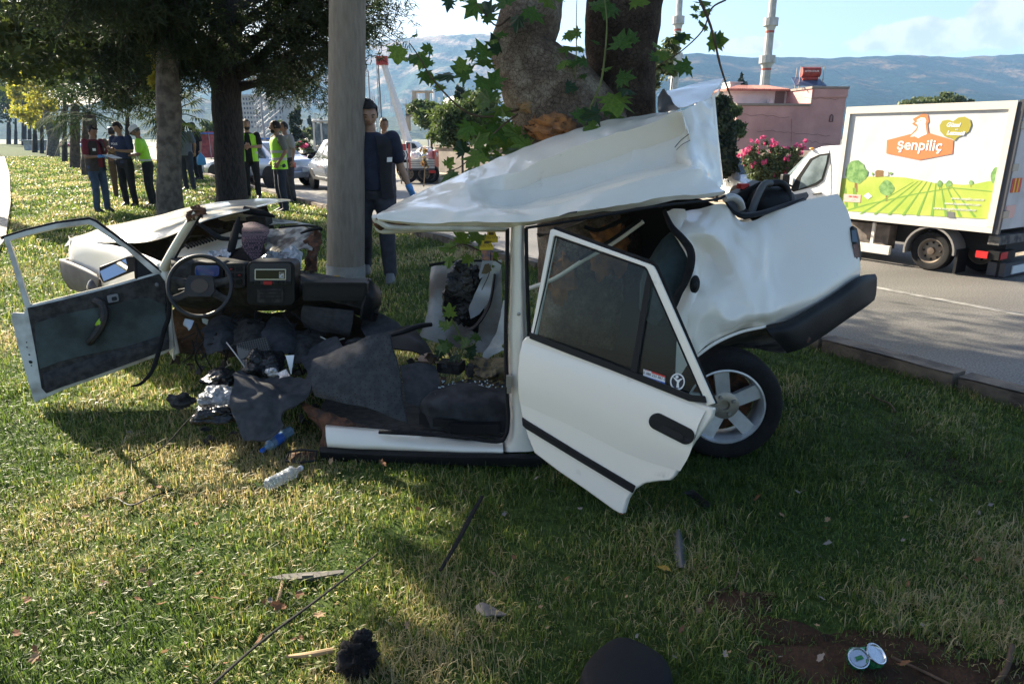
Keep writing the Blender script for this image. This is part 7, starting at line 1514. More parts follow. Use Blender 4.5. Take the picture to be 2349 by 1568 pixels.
mb = MB(); mb.add([p+Vector((0,0,-.06)) for p in A_]+[o0+dx*(x0_-.4)+dy*9.8+Vector((0,0,ze))], [(0,1,2,3),(0,3,4)]); obj('roof', mb, mat('red_roof_under', (.30,.12,.09), .9), bh, smooth=False, thick=.08)
mb = MB(); bldbox(mb, o0, dx, dy, wx(1772), wx(1800), 6.5, 8, zp, P(1785,190,YB+6.5).z); bldbox(mb, o0, dx, dy, wx(1769), wx(1805), 6.4, 8.1, P(1785,190,YB+6.5).z, P(1785,187.5,YB+6.5).z); obj('chimney', mb, mat('white_plaster'), bh, smooth=False)
mb = MB(); bldbox(mb, o0, dx, dy, wx(1816), wx(1823), 2.6, 3.1, zl, zl+.35); obj('air_conditioner', mb, mat('white_box', (.6,.6,.6), .6), bh, smooth=False)
# solar heater on the roof
tk = thing('water_heater', 'red roof water tank with solar panel standing on the pink house', 'water tank', (o0+dx*wx(1855)+Vector((0,2,zt))))
c = P(1858,166,YB+2); zz = c.z; tr_ = .34
mb = MB(); mb.tube([c+Vector((-1.0*.55,0,0)), c+Vector((.60,0,0))], .30, 20); obj('tank', mb, mat('red_tank', (.36,.045,.03), .5, col2=(.20,.03,.02), vscale=4), tk)
c2 = P(1858,180,YB+2); mb = MB(); mb.tube([c2+Vector((-.48,0,0)), c2+Vector((.46,0,0))], .14, 14); obj('lower_tank', mb, mat('red_tank'), tk)
mb = MB()
for x in (-.72,.74):
    for y in (-.3,.3): mb.box((c.x+x, c.y+y, (zt+zz)/2+.12), (.04,.04,zz-zt+.35))
mb.box((c.x,c.y-.3,zz+.32),(1.5,.03,.03)); obj('frame', mb, mat('dull_metal'), tk, smooth=False, kind='stuff')
textmesh('ISITMA SOLAR', .14, m_whiteink, 'lettering', tk, Matrix.Translation(c+Vector((0,-.305,.04))) @ Matrix.Rotation(R(90),4,'X'), .005)
mb = MB(); q0 = P(1846,197,YB+1.4); mb.prism([q0+Vector((-.6,0,0)), q0+Vector((1.35,0,-.02)), q0+Vector((1.15,.9,.5)), q0+Vector((-.55,.9,.5))], (0,0,.06)); obj('solar_panel', mb, mat('solar_blue', (.06,.09,.16), .2), tk, smooth=False)
# ---- minarets
def minaret(px, D, wpx, label, y_low, y_up):
    s = D/FPX; r = wpx*s/2; b = P(px,316,D); t = thing('minaret', label, 'minaret', (b.x, D, RZ)); m_mn = mat('white_stone', (.55,.53,.50), .85, col2=(.36,.35,.33), vscale=.8, vdetail=8)
    def Z(py): return P(px, py, D).z
    def sec(za, zb, ra, rb, name, m=m_mn, n=12): obj(name, MB().tube([(b.x,D,za),(b.x,D,zb)], [ra,rb], n), m, t, angle=20)
    sec(RZ, Z(y_low+34), r*1.25, r*1.05, 'shaft'); sec(Z(y_low+34)+.002, Z(y_low+29), r*1.10, r*1.10, 'red_band', mat('red_stone', (.38,.09,.06), .8)); sec(Z(y_low+29)+.002, Z(y_low+18), r*1.05, r*1.35, 'corbel'); sec(Z(y_low+18)+.002, Z(y_low), r*1.75, r*1.75, 'balcony'); sec(Z(y_low)+.002, Z(y_up+34), r*.95, r*.9, 'shaft')
    sec(Z(y_up+34)+.002, Z(y_up+29), r*.98, r*.98, 'red_band', mat('red_stone')); sec(Z(y_up+29)+.002, Z(y_up+18), r*.92, r*1.25, 'corbel'); sec(Z(y_up+18)+.002, Z(y_up), r*1.6, r*1.6, 'balcony'); sec(Z(y_up)+.002, Z(y_up-60), r*.85, r*.8, 'shaft'); sec(Z(y_up-60)+.002, Z(y_up-130), r*1.0, .05, 'spire', mat('lead_grey', (.2,.2,.22), .6))
minaret(1742, 92, 19, 'white minaret with two balconies rising behind the pink house', 128, 42)
minaret(1539, 128, 16, 'smaller white minaret beside the right stem of the plane tree', 122, 38)
# ---- blocks and structures in the left centre
def facade_block(px0, px1, py0, py1, D, depth, label, nx, nz_, m, wm, name='apartment_block', skew=.25):
    A0 = P(px0, py1, D); B0 = P(px1, py1, D*1.0); zt_ = P(px0, py0, D).z; zb = RZ; t = thing(name, label, 'building', (A0.x, D, zb))
    ux = Vector((B0.x-A0.x, (B0.x-A0.x)*skew, 0)); L_ = ux.length; ux.normalize(); uy = Vector((-ux.y, ux.x, 0)); o = Vector((A0.x, D, 0))
    mb = MB(); bldbox(mb, o, ux, uy, 0, L_, 0, depth, zb, zt_); obj('wall', mb, m, t, smooth=False)
    mb = MB(); bldbox(mb, o, ux, uy, -.4, L_+.4, -.4, depth+.4, zt_+.01, zt_+.6); obj('roof', mb, m, t, smooth=False)
    z0 = P(px0, py1, D).z; hs = (zt_-z0)/nz_
    wme = mkmesh('window', MB().box((0,0,0),(L_/nx*.45,.2,hs*.48)), wm, smooth=False)
    for i in range(nx):
        for j in range(nz_):
            w_ = bpy.data.objects.new('window', wme); COL.objects.link(w_); w_.parent = t; p = o+ux*(L_*(i+.5)/nx)-uy*.02+Vector((0,0,z0+hs*(j+.5))); w_.location = p-t.location; w_.rotation_euler = (0,0,math.atan2(ux.y,ux.x))
    return t
m_blk = mat('raw_concrete_block', (.46,.42,.39), .9, var=.15, vscale=.3); m_win = mat('dark_opening', (.07,.07,.09), .5)
facade_block(556, 612, 222, 296, 230, 26, 'unfinished grey apartment block with rows of empty windows right of the conifer', 8, 7, m_blk, m_win, skew=-.12)
facade_block(612, 645, 220, 296, 234, 20, 'end wing of the unfinished grey block with wider spaced windows', 4, 7, mat('raw_concrete_pale', (.52,.49,.46), .9), m_win, skew=.5)
mcol = [mat('far_house_white', (.62,.60,.57), .9), mat('far_house_cream', (.55,.48,.40), .9), mat('far_house_grey', (.42,.41,.42), .9), mat('far_house_red', (.40,.22,.17), .9)]
# distant city on the slopes: individual blocks
random.seed(15)
def city(n_, x0, x1, y0, y1, d0, d1, hpx, label, grp):
    for i in range(n_):
        px, py, D = random.uniform(x0,x1), random.uniform(y0,y1), random.uniform(d0,d1); p = P(px, py, D); s = D/FPX; w_, h_ = random.uniform(3,8)*s, random.uniform(*hpx)*s
        o = obj('far_building', MB().box((p.x, D, p.z-h_*1.0), (w_, w_, h_*3.5), random.uniform(-.5,.5)), random.choice(mcol[:3]), smooth=False, label=label, cat='building', group=grp)
city(60, 640, 1060, 212, 242, 960, 1080, (4,9), 'tiny pale apartment block in the hazy hillside city', 'blocks of the hazy hillside city')
city(36, 420, 760, 246, 286, 500, 760, (3,6), 'small pale house in the hazy town below the hillside', 'houses of the town below the hillside')
city(20, 1060, 1110, 225, 250, 900, 980, (3,6), 'tiny pale building on the slope behind the plane leaves', 'buildings behind the plane leaves')
# ---- lattice pylons, masts
m_lat = mat('galvanised_lattice', (.28,.29,.31), .6, metal=.3)
def pylon(px, D, y0, y1, wb, wt, label, kind='pylon'):
    s = D/FPX; b = P(px,316,D); zt_, zb = P(px,y0,D).z, RZ; t = thing('lattice_pylon', label, 'pylon', (b.x, D, zb)); mb = MB(); r = max(.035, .35*s)
    N_ = 9
    cor = lambda k, f: Vector((b.x+(wb+(wt-wb)*f)*s/2*(-1 if k in (0,3) else 1), D+(wb+(wt-wb)*f)*s/2*(-1 if k < 2 else 1), zb+(zt_-zb)*f))
    for k in range(4): mb.tube([cor(k,0), cor(k,1)], r*1.3, 4)
    obj('leg', mb, m_lat, t, smooth=False, kind='stuff'); mb = MB()
    for i in range(N_):
        f0, f1 = i/N_, (i+1)/N_
        for k in range(4): mb.tube([cor(k,f0), cor((k+1)%4,f1)], r*.7, 3); mb.tube([cor((k+1)%4,f0), cor(k,f1)], r*.7, 3); mb.tube([cor(k,f1), cor((k+1)%4,f1)], r*.6, 3)
    obj('bracing', mb, m_lat, t, smooth=False, kind='stuff')
pylon(620, 118, 60, 300, 46, 22, 'tall lattice power pylon behind the lime vested men')
pylon(874, 260, 130, 320, 5, 3, 'very thin lattice mast between the pole and the crane boom')
pylon(862, 300, 222, 320, 10, 4, 'small far lattice pylon left of the crane boom')
pylon(606, 150, 120, 300, 30, 16, 'second lattice pylon partly behind the first')
def lamp_post(px, D, ytop, label):
    b = P(px,316,D); s = D/FPX; mb = MB(); zt_ = P(px,ytop,D).z; t = thing('street_lamp', label, 'street lamp', (b.x,D,RZ)); mb.tube([(b.x,D,RZ),(b.x,D,zt_-.5),(b.x-.3,D,zt_),(b.x-1.2,D,zt_+.15)], [.09,.06,.05,.04], 8); obj('post', mb, m_lat, t); obj('lamp_head', MB().box((b.x-1.4,D,zt_+.15),(.6,.2,.1)), m_lat, t, smooth=False)
lamp_post(853, 62, 150, 'thin grey street lamp just right of the concrete pole'); lamp_post(607, 50, 190, 'thin grey pole between the two lime vested men'); lamp_post(982, 70, 240, 'thin pole beside the crane boom')
# ---- concrete frame structure
t = thing('concrete_frame', 'unfinished tan concrete frame building behind the crane boom', 'building', P(960,260,95)); t.location.z = RZ
m_tan = mat('tan_concrete', (.42,.34,.26), .9, var=.2, vscale=1); mb = MB()
def fb(x0,x1,y0,y1,D,dd=1.0): A0, B0 = P(x0,y1,D), P(x1,y0,D); return MB().box(((A0.x+B0.x)/2, D+dd/2, (A0.z+B0.z)/2), (abs(B0.x-A0.x), dd, abs(B0.z-A0.z)))
for nm, x0,x1,y0,y1,dd in (('slab',928,1008,238,244,8),('column',946,953,212,237.5,1),('column',975,984,212,237.5,1),('beam',944,990,208,212,2),('column',932,938,244.5,300,1),('column',990,997,244.5,300,1),('slab',930,1000,262,266,8)): obj(nm, fb(x0,x1,y0,y1,95,dd), m_tan, t, smooth=False)
facade_block(1052, 1085, 232, 262, 80, 8, 'low grey roofed building behind the far trees', 2, 1, mat('far_house_grey'), m_win, 'far_house')
# ---- far side wall, stalls, greenery
fw = rd(6, RW+13.2)
wallt = thing('boundary_wall', 'long grey brown retaining wall beyond the far road', 'wall', rd(20, RW+13, RZ)); mw = mat('stained_wall', (.26,.225,.19), .9, col2=(.15,.13,.11), vscale=.8, bump=.3, bscale=6)
A1, B1 = GR(1000,402), GR(1300,432)
ux = (B1-A1).normalized(); uy = Vector((-ux.y,ux.x,0)); L_ = (B1-A1).length
zt_ = P(1040,338,A1.y).z
mb = MB(); bldbox(mb, Vector((A1.x,A1.y,0)), ux, uy, 0, L_+14, 0, .4, RZ, zt_); obj('wall_body', mb, mw, wallt, smooth=False); mb = MB(); bldbox(mb, Vector((A1.x,A1.y,0)), ux, uy, -.1, L_+14.1, -.1, .5, zt_+.002, zt_+.15); obj('coping', mb, m_cop, wallt, smooth=False)
# pavement beyond the far road
mb = MB(); mb.grid([[rd(-20,RW+11.5,RZ+.12), rd(330,RW+11.5,RZ+.12)],[rd(-20,RW+17,RZ+.12), rd(330,RW+17,RZ+.12)]], 6, 1); mb.grid([[rd(-20,RW+11.5,RZ-.1), rd(330,RW+11.5,RZ-.1)],[rd(-20,RW+11.5,RZ+.12), rd(330,RW+11.5,RZ+.12)]], 6, 1); obj('pavement', mb, m_palekerb, kind='structure', smooth=False, keep=True)
m_bush = mat('bush_leaves', (.10,.14,.035), .6, col2=(.045,.075,.022), vscale=.6, translucent=.35); m_cyp = mat('cypress_green', (.022,.042,.018), .7, col2=(.014,.026,.012), vscale=1.5, translucent=.15); m_olive = mat('olive_leaves', (.12,.15,.06), .6, col2=(.05,.075,.03), vscale=.8, translucent=.35)
def bush(px, D, blobs, m, name, label, cat, size, trunkpx=None, group=None, seed=0):
    b = P(px,316,D); b.z = RZ; s = D/FPX; t = thing(name, label, cat, b, group=group)
    zt_ = max(P(px, y-ry*.5, D).z for x, y, rx, ry, n_ in blobs); lowz = min(P(px, y, D).z for x, y, rx, ry, n_ in blobs)
    mb = MB(); mb.tube([b+Vector((0,0,-.1)), Vector((b.x,D,(b.z+lowz)/2+.2)), Vector((b.x+.1,D,max(lowz,b.z+.4)))], [(trunkpx or 4)*s/2*1.2,(trunkpx or 4)*s/2,(trunkpx or 4)*s/3], 7, k=2); obj('trunk', mb, m_dbark, t)
    q, N = leaves_np([P(x,y,D) for x,y,rx,ry,n_ in blobs], [(rx*s,rx*s,ry*s) for x,y,rx,ry,n_ in blobs], [n_ for *_,n_ in blobs], size, int(px)+seed); foliage_obj('foliage', q, N, m, t, kind='stuff'); return t
bush(990, 46, [(985,262,38,26,2600),(960,250,24,16,900)], m_bush, 'tree', 'rounded green tree right of the crane boom', 'tree', .13, 6)
bush(1060, 30, [(1050,285,60,45,5200),(1100,270,50,50,3600),(1020,305,36,26,1500)], m_bush, 'tree', 'broad sunlit green tree in front of the far wall', 'tree', .085, 5)
bush(1050, 38, [(1055,225,14,34,700)], m_cyp, 'tree', 'ivy clad dark stump behind the plane leaves', 'tree', .10, 12)
bush(680, 62, [(680,290,13,32,1500),(680,258,9,22,600)], m_cyp, 'cypress', 'dark cypress standing left of the backhoe', 'tree', .12, 4)
for i, (x, y, h_) in enumerate(((698,300,14),(710,290,20),(724,296,18),(738,292,22),(745,300,14),(500,290,22),(512,282,20),(470,300,16),(800-60,304,14))): bush(x, 150+i*6, [(x,y,6,h_,420)], m_cyp, 'cypress', 'small far cypress in the row beyond the road', 'tree', .30, 2, 'far cypresses beyond the road', i)
bush(485, 90, [(475,300,24,18,900),(500,296,20,20,800)], m_bush, 'tree', 'low green trees behind the sedan', 'tree', .2, 3)
bush(730, 80, [(725,308,26,12,800),(700,306,20,10,500)], m_olive, 'bush', 'low olive green bush behind the backhoe', 'bush', .2, 3)
bush(635, 100, [(640,290,14,10,400)], m_olive, 'bush', 'round green treetop by the unfinished block', 'bush', .25, 3)
bush(1655, 20.5, [(1660,300,26,45,3200),(1655,360,34,45,3200),(1650,255,22,30,1600)], m_cyp, 'hedge_tree', 'dense dark green tree between the torn roof and the pink house', 'tree', .075, 8)
bush(1666, 27, [(1668,260,30,20,1400),(1650,240,22,14,700),(1676,300,26,22,1200)], m_bush, 'tree', 'lighter green tree behind the dense dark one', 'tree', .10, 6)
bush(1700, 70, [(1702,214,12,30,900),(1702,186,6,16,260)], m_cyp, 'cypress', 'narrow cypress top left of the near minaret', 'tree', .14, 3)
bush(1524, 16, [(1522,130,34,30,620),(1518,180,32,36,760),(1545,150,18,20,260)], m_olive, 'tree', 'sparse yellow green tree behind the right stem', 'tree', .055, 3)
bush(2160, 60, [(2130,236,50,12,1100),(2180,228,34,16,900),(2110,240,30,8,400),(2215,238,20,10,300)], m_olive, 'tree', 'sunlit treetop showing above the box lorry', 'tree', .17, 5)
# pink flowering shrub
fs = thing('crape_myrtle', 'shrub with pink blossom in front of the pink house', 'shrub', GR(1760,440)); Df = 19.0; fs.location = (P(1760,316,Df).x, Df, RZ); random.seed(9)
mb = MB(); tips = []
for i in range(26):
    tx, ty = random.uniform(1692,1850), random.uniform(330,400); 
    if i < 8: tx, ty = ((1712,345),(1740,330),(1768,352),(1800,345),(1832,352),(1725,372),(1752,322),(1700,352))[i]
    c = P(1760+(tx-1760)*.25, 430, Df); e_ = P(tx, ty, Df+random.uniform(-.5,.5)); mb.tube([fs.location, c, c.lerp(e_,.55)+Vector((0,0,.1)), e_], [.03,.02,.012,.006], 5, k=3); tips.append((c, e_))
obj('stem', mb, m_twig, fs, kind='stuff')
q, N = leaves_np([c.lerp(e_, t) for c, e_ in tips for t in (.35,.6,.85)]+[P(1770,410,Df),P(1810,395,Df)], [(.22,.22,.22)]*len(tips)*3+[(.8,.5,.4),(.6,.4,.35)], [75]*len(tips)*3+[900,500], .045, 12); foliage_obj('foliage', q, N, m_olive, fs, kind='stuff')
m_blossom = mat('pink_blossom', (.75,.13,.30), .7, var=.3, vscale=12, translucent=.4)
for c, e_ in tips:
    q, N = leaves_np([e_], [(.10,.10,.14)], [70], .03, int(abs(e_.x*999))%9999); foliage_obj('blossom', q, N, m_blossom, fs)
for (bx, by, nn) in ((700,335,260),(1000,333,0)):
    if nn: 
        t = bush(bx, 34, [(bx-8,338,24,14,500)], m_olive, 'oleander', 'low oleander with pink flowers in front of the backhoe', 'shrub', .07, 2); q, N = leaves_np([P(690,330,33.8),P(702,336,33.8),P(680,340,33.8)], [(.25,.2,.2)]*3, [70]*3, .06, 4); foliage_obj('blossom', q, N, m_blossom, t)
# sapling on the island by the flatbed
sp = G(972,428,RZ+.18); t = thing('sapling', 'thin young tree with reddish leaves on the traffic island before the flatbed', 'sapling', sp); obj('stem', MB().tube([sp, P(974,395,sp.y), P(976,360,sp.y)], [.03,.025,.015], 6), mat('pale_wood'), t)
q, N = leaves_np([P(975,368,sp.y),P(975,350,sp.y),P(970,380,sp.y)], [(.22,.22,.3)]*3, [70]*3, .05, 4); foliage_obj('foliage', q, N, mat('reddish_leaves', (.34,.17,.06), .6, col2=(.12,.14,.04), vscale=4, translucent=.4), t)
# ================================================================= VEHICLES
m_tyre = m_rubber
def wheel_at(parent, c, r, w_, ax, rimm=m_alloy, steel=False, label=None):
    q = Vector(ax).normalized().to_track_quat('Z','Y').to_matrix().to_4x4(); c = Vector(c)
    wh = bpy.data.objects.new('wheel', None); COL.objects.link(wh); wh.parent = parent; wh.location = c-root_loc(parent) if False else c; wh.empty_display_size = .1
    def pc(name, mb, m, ang=40): o = bpy.data.objects.new(name, mkmesh(name, mb, m, True, 0, ang)); COL.objects.link(o); o.parent = wh; return o
    pc('tyre', MB().lathe([(r*.62,w_*.4),(r*.72,w_*.5),(r*.93,w_*.48),(r,w_*.36),(r,-w_*.36),(r*.93,-w_*.48),(r*.62,-w_*.4),(r*.62,w_*.4)], M=q, n=32), m_tyre)
    pc('rim', MB().lathe([(r*.64,w_*.42),(r*.60,w_*.44),(r*.56,w_*.30),(r*.5,w_*.10),(r*.2,w_*.2),(.001,w_*.2)], M=q, n=32), rimm)
    if not steel:
        mb = MB()
        for k in range(6): a = k*math.pi/3; mb.tube([q@Vector((r*.12*math.cos(a),r*.12*math.sin(a),w_*.34)), q@Vector((r*.6*math.cos(a),r*.6*math.sin(a),w_*.40))], [r*.10,r*.07], 5)
        pc('spoke', mb, rimm)
    else:
        mb = MB()
        for k in range(8): a = k*math.pi/4; mb.sphere(q@Vector((r*.42*math.cos(a),r*.42*math.sin(a),w_*.16)), r*.06, 8, 6)
        pc('rim_hole', mb, mat('black_hollow')); pc('hub', MB().lathe([(r*.2,w_*.1),(r*.18,w_*.42),(.001,w_*.44)], M=q, n=16), mat('brown_hub', (.10,.07,.05), .6))
    return wh
# ---- box lorry
wc1 = GR(2125, 620); 
LS = .86; RX = Vector((-U.x,-U.y,0)); LAT = NV
# local frame: x forward (direction of travel = U), y to the far side (NV), z up
def lorry():
    o = GR(2125,620)+Vector((0,0,0)); t = thing('box_lorry', 'white box lorry with an orange chicken logo and green field print driving left', 'lorry', o)
    LM_ = Matrix(((U.x,NV.x,0,0),(U.y,NV.y,0,0),(0,0,1,0),(0,0,0,1)))
    def L3(x, y, z): return o + U*x + NV*y + Vector((0,0,z))
    # find box extents from the picture on the near-side plane
    pl = Plane3(L3(0,-.05,0), L3(1,-.05,0), L3(0,-.05,1))
    def loc(px, py): v = pl.at(px, py)-o; return v.dot(U), v.z
    xf, zf = loc(1930, 250); xf2, zf2 = loc(1927, 495); xr, zr_ = loc(2327, 233); xr2, zr2 = loc(2285, 524)
    xfm, xrm, zb, ztp = (xf+xf2)/2, (xr+xr2)/2, (zf2+zr2)/2, (zf+zr_)/2
    W_ = 2.0
    def part_box(name, x0, x1, y0, y1, z0, z1, m, par=t, bev=0.0):
        vs = [L3(x,y,z) for x in (x0,x1) for y in (y0,y1) for z in (z0,z1)]; mb = MB().add(vs, [(0,1,3,2),(4,6,7,5),(0,4,5,1),(2,3,7,6),(0,2,6,4),(1,5,7,3)]); return obj(name, mb, m, par, smooth=bool(bev), bevel=bev)
    m_box = mat('white_box_body', (.60,.60,.60), .45, col2=(.48,.47,.455), vscale=1.3, vdetail=9, lo=.3, hi=.5); m_alu = mat('pale_aluminium_frame', (.66,.60,.52), .5)
    body = part_box('cargo_box', xrm, xfm, -.05, W_, zb, ztp, m_box)
    th = .10*LS
    for a in ((xrm-.01,xfm+.01,zb-.05,zb+.035),(xrm-.01,xfm+.01,ztp-.09,ztp+.02)): part_box('frame_rail', a[0],a[1],-.075,-.052,a[2],a[3],m_alu,body)
    part_box('frame_post', xfm-.07, xfm+.01, -.078, -.0525, zb+.036, ztp-.091, m_alu, body); part_box('frame_post', xrm-.01, xrm+.08, -.078, -.0525, zb+.036, ztp-.091, m_alu, body)
    # prints, each a thin sheet on the side; coordinates read on the side plane
    def side(pts, off): return [pl.at(x, y, off) for x, y in pts]
    pn = pl.n
    def prnt(name, pts, m, off, par=body): return obj(name, MB().prism(side(pts, off), -pn*.001), m, par, smooth=False)
    # picture coordinates inside crop -> helper from crop pixels (2080,230,scale)
    def cp(x, y): return (1908.6+x*.2751, 211.0+y*.2751)
    def C(*a): return [cp(x, y) for x, y in a]
    m_or = mat('orange_print', (.72,.20,.07), .5); m_g1 = mat('lime_field_print', (.33,.44,.05), .6, col2=(.46,.50,.09), vscale=2.2); m_g2 = mat('green_stripe_print', (.17,.33,.05), .6); m_tr = mat('tree_print', (.09,.22,.05), .6, col2=(.22,.38,.12), vscale=14); m_ol = mat('olive_heart_print', (.36,.31,.04), .5); m_brn = mat('brown_print', (.22,.12,.04), .6)
    prnt('field_print', C((72,722),(180,712),(320,706),(450,706),(600,712),(760,740),(880,765),(960,765),(1100,775),(1200,765),(1300,745),(1385,745),(1350,1062),(1330,1062),(60,990),(64,850)), m_g1, .004)
    for i in range(17):
        x0 = 330+i*62; prnt('field_stripe', C((560+i*38,742+abs(i-5)*4),(566+i*38,742+abs(i-5)*4),(x0+(i-8)*58+18,1010+i*3),(x0+(i-8)*58-6,1010+i*3)) if 150 < x0+(i-8)*58 < 1300 else C((100+i*6,800),(104+i*6,800),(120+i*6,960),(112+i*6,960)), m_g2, .0055)
    prnt('field_stripe', C((110,985),(300,930),(700,845),(1000,795),(1380,830),(1380,838),(1000,803),(700,853),(300,940),(120,992)), m_g2, .0056)
    def treep(cx, cy, w_, h_, off=.006):
        pts = [(cx+w_*.5*math.cos(R(a))*(1-.35*max(0,math.sin(R(a))))*random.uniform(.9,1.08), cy-h_*.5*math.sin(R(a))*random.uniform(.92,1.06)) for a in range(0,360,18)]
        prnt('trunk_print', C((cx-w_*.05,cy+h_*.3),(cx+w_*.05,cy+h_*.3),(cx+w_*.06,cy+h_*.85),(cx-w_*.08,cy+h_*.85)), m_brn, off-.0006); prnt('tree_print', C(*pts), m_tr, off)
    random.seed(2)
    treep(200,665,190,200); treep(455,800,130,130); treep(898,765,46,60); treep(975,765,50,56); treep(1158,755,36,44); treep(1368,700,100,150); treep(338,682,18,24); treep(490,678,30,20)
    prnt('farm_print', C((360,662),(380,650),(425,655),(425,705),(362,710)), m_brn, .006); prnt('farm_print', C((430,670),(452,652),(470,668),(470,700),(430,702)), mat('pale_print', (.6,.55,.5), .6), .006)
    # logo: hexagon, hen, wording
    prnt('logo_hexagon', C((458,402),(650,352),(820,346),(1012,402),(1003,516),(730,568),(452,512)), m_or, .006)
    prnt('logo_hen', C((640,372),(700,310),(712,290),(690,282),(666,264),(690,250),(672,226),(710,205),(760,180),(800,190),(808,250),(795,265),(806,350),(800,362),(740,380),(716,392),(690,378)), m_or, .0062)
    prnt('logo_hen_white', C((650,374),(706,325),(722,292),(708,270),(692,262),(712,248),(706,234),(740,214),(775,216),(786,240),(778,262),(790,352),(742,372),(718,386),(690,370)), m_whiteink, .0072)
    prnt('hen_eye', C((733,240),(741,236),(748,241),(741,247)), m_or, .0080)
    prnt('heart_print', C((1018,408),(1004,390),(940,370),(902,330),(896,280),(920,240),(970,232),(1010,246),(1050,214),(1105,206),(1150,230),(1162,275),(1140,330),(1090,362),(1046,378),(1030,398)), m_ol, .008)
    def tm(body_, cx, cy, qx, qy, size, m, off, sh=0.0, bd=0.0):
        a_, b_ = cp(cx, cy), cp(qx, qy); textmesh(body_, size, m, 'lettering', body, plane_M(pl, a_[0], a_[1], b_[0], b_[1], off), .001, shear=sh, bold=bd)
    wl_ = (pl.at(*cp(945,450))-pl.at(*cp(500,450))).length
    tm('şenpiliç', 726, 446, 900, 452, wl_*.275, m_whiteink, .0085, 0, .004)
    tm('Güzel', 1010, 276, 1100, 278, wl_*.10, m_whiteink, .0095, .2, .003); tm('ve', 1038, 312, 1100, 314, wl_*.06, m_whiteink, .0095, .2); tm('Lezzetli', 1030, 344, 1120, 348, wl_*.10, m_whiteink, .0095, .2, .003)
    for i, (tx, ln, cx) in enumerate((('www.senpilic.com.tr',290,1130),('www.lezzetinsirri.com',350,1085),('www.mangalinustasi.com.tr',480,1020))):
        tm(tx, cx, 893+i*42+(0), cx+100, 896+i*42+2, wl_*.068, m_whiteink, .0075)
    prnt('notice_print', C((98,850),(240,858),(236,922),(96,914)), mat('pale_pink_print', (.75,.45,.38), .6), .0075); tm('100 YERLI', 176, 874, 230, 878, wl_*.05, mat('red_print'), .0085); tm('PILIC', 176, 900, 230, 904, wl_*.05, m_whiteink, .0085)
    prnt('badge_print', C((262,866),(300,838),(334,870),(298,896)), m_whiteink, .0075); prnt('plate_print', C((955,995),(1022,1000),(1024,1050),(960,1046)), mat('grey_handle'), .0075)
    # rear doors with the same logo, hinges, tape
    rdoor = part_box('rear_door', xrm-.07, xrm-.012, 0, W_-.04, zb, ztp-.05, mat('dirty_white_door', (.55,.55,.56), .5, var=.2, vscale=2))
    part_box('rear_frame', xrm-.09, xrm-.005, -.06, -.005, zb-.06, ztp, mat('dark_frame', (.06,.06,.07), .5)); part_box('rear_frame', xrm-.09, xrm-.005, -.005, W_, ztp-.048, ztp+.03, mat('dark_frame'))
    for z in (zb+.22, (zb+ztp)/2, ztp-.3): part_box('hinge', xrm-.11, xrm-.072, -.05, .10, z-.05, z+.05, mat('dull_metal'), rdoor)
    rp_ = Plane3(L3(xrm-.075,0,0), L3(xrm-.075,1,0), L3(xrm-.075,0,1))
    def rq(y0,y1,z0,z1,m,name,off=.0): return part_box(name, xrm-.078-off, xrm-.0705-off, y0,y1,z0,z1,m,rdoor)
    rq(.08,.36,zb+.52,zb+.72,mat('red_print'),'reflective_tape'); rq(.14,.18,zb+.52,zb+.72,mat('yellow_tape_print',(.8,.45,.02),.5),'reflective_tape',.004); rq(.24,.28,zb+.52,zb+.72,mat('yellow_tape_print'),'reflective_tape',.004)
    ob_ = [L3(xrm-.08,y,z) for y, z in ((.30,zb+1.25),(.62,zb+1.12),(.94,zb+1.25),(.94,zb+1.52),(.62,zb+1.62),(.30,zb+1.52))]; obj('logo_hexagon', MB().prism(ob_, U*.004), m_or, rdoor, smooth=False); obj('logo_hen', MB().prism([L3(xrm-.08,y,z) for y, z in ((.50,zb+1.64),(.60,zb+1.80),(.52,zb+1.90),(.64,zb+2.02),(.74,zb+1.92),(.74,zb+1.64))], U*.004), m_or, rdoor, smooth=False)
    rx_ = -NV*0
    Mx = Matrix(((NV.x,0,-U.x,L3(xrm-.084,.62,zb+1.37).x),(NV.y,0,-U.y,L3(xrm-.084,.62,zb+1.37).y),(0,1,0,L3(xrm-.084,.62,zb+1.37).z),(0,0,0,1))); textmesh('şenpiliç', .155, m_whiteink, 'lettering', rdoor, Mx, .001, bold=.005)
    rq(.06,.34,zb+.16,zb+.34,mat('pale_pink_print'),'notice')
    # chassis
    part_box('chassis_rail', xrm-.05, xfm+.6, .35, W_-.35, .34, zb-.1, mat('black_chassis', (.02,.02,.02), .8)); part_box('side_guard', .62, xfm+.05, -.04, .02, .16, .30, m_alu); 
    for x in (.95,): part_box('guard_post', x, x+.05, .025, .06, .30, zb-.09, m_alu)
    part_box('equipment_box', .75, xfm+.1, .12, .34, .22, zb-.12, mat('speckled_box', (.16,.13,.11), .8, var=.5, vscale=9)); part_box('marker_lamp', xfm-.35, xfm-.22, -.09, -.077, zb-.12, zb-.09, mat('orange_lamp', (.6,.25,.03), .4))
    part_box('rear_bumper', xrm-.12, xrm+.12, .3, W_-.1, .02, .22, mat('dark_frame')); part_box('bumper_bar', xrm-.10, xrm+.05, 0, W_, zb-.22, zb-.092, mat('dusty_liner'))
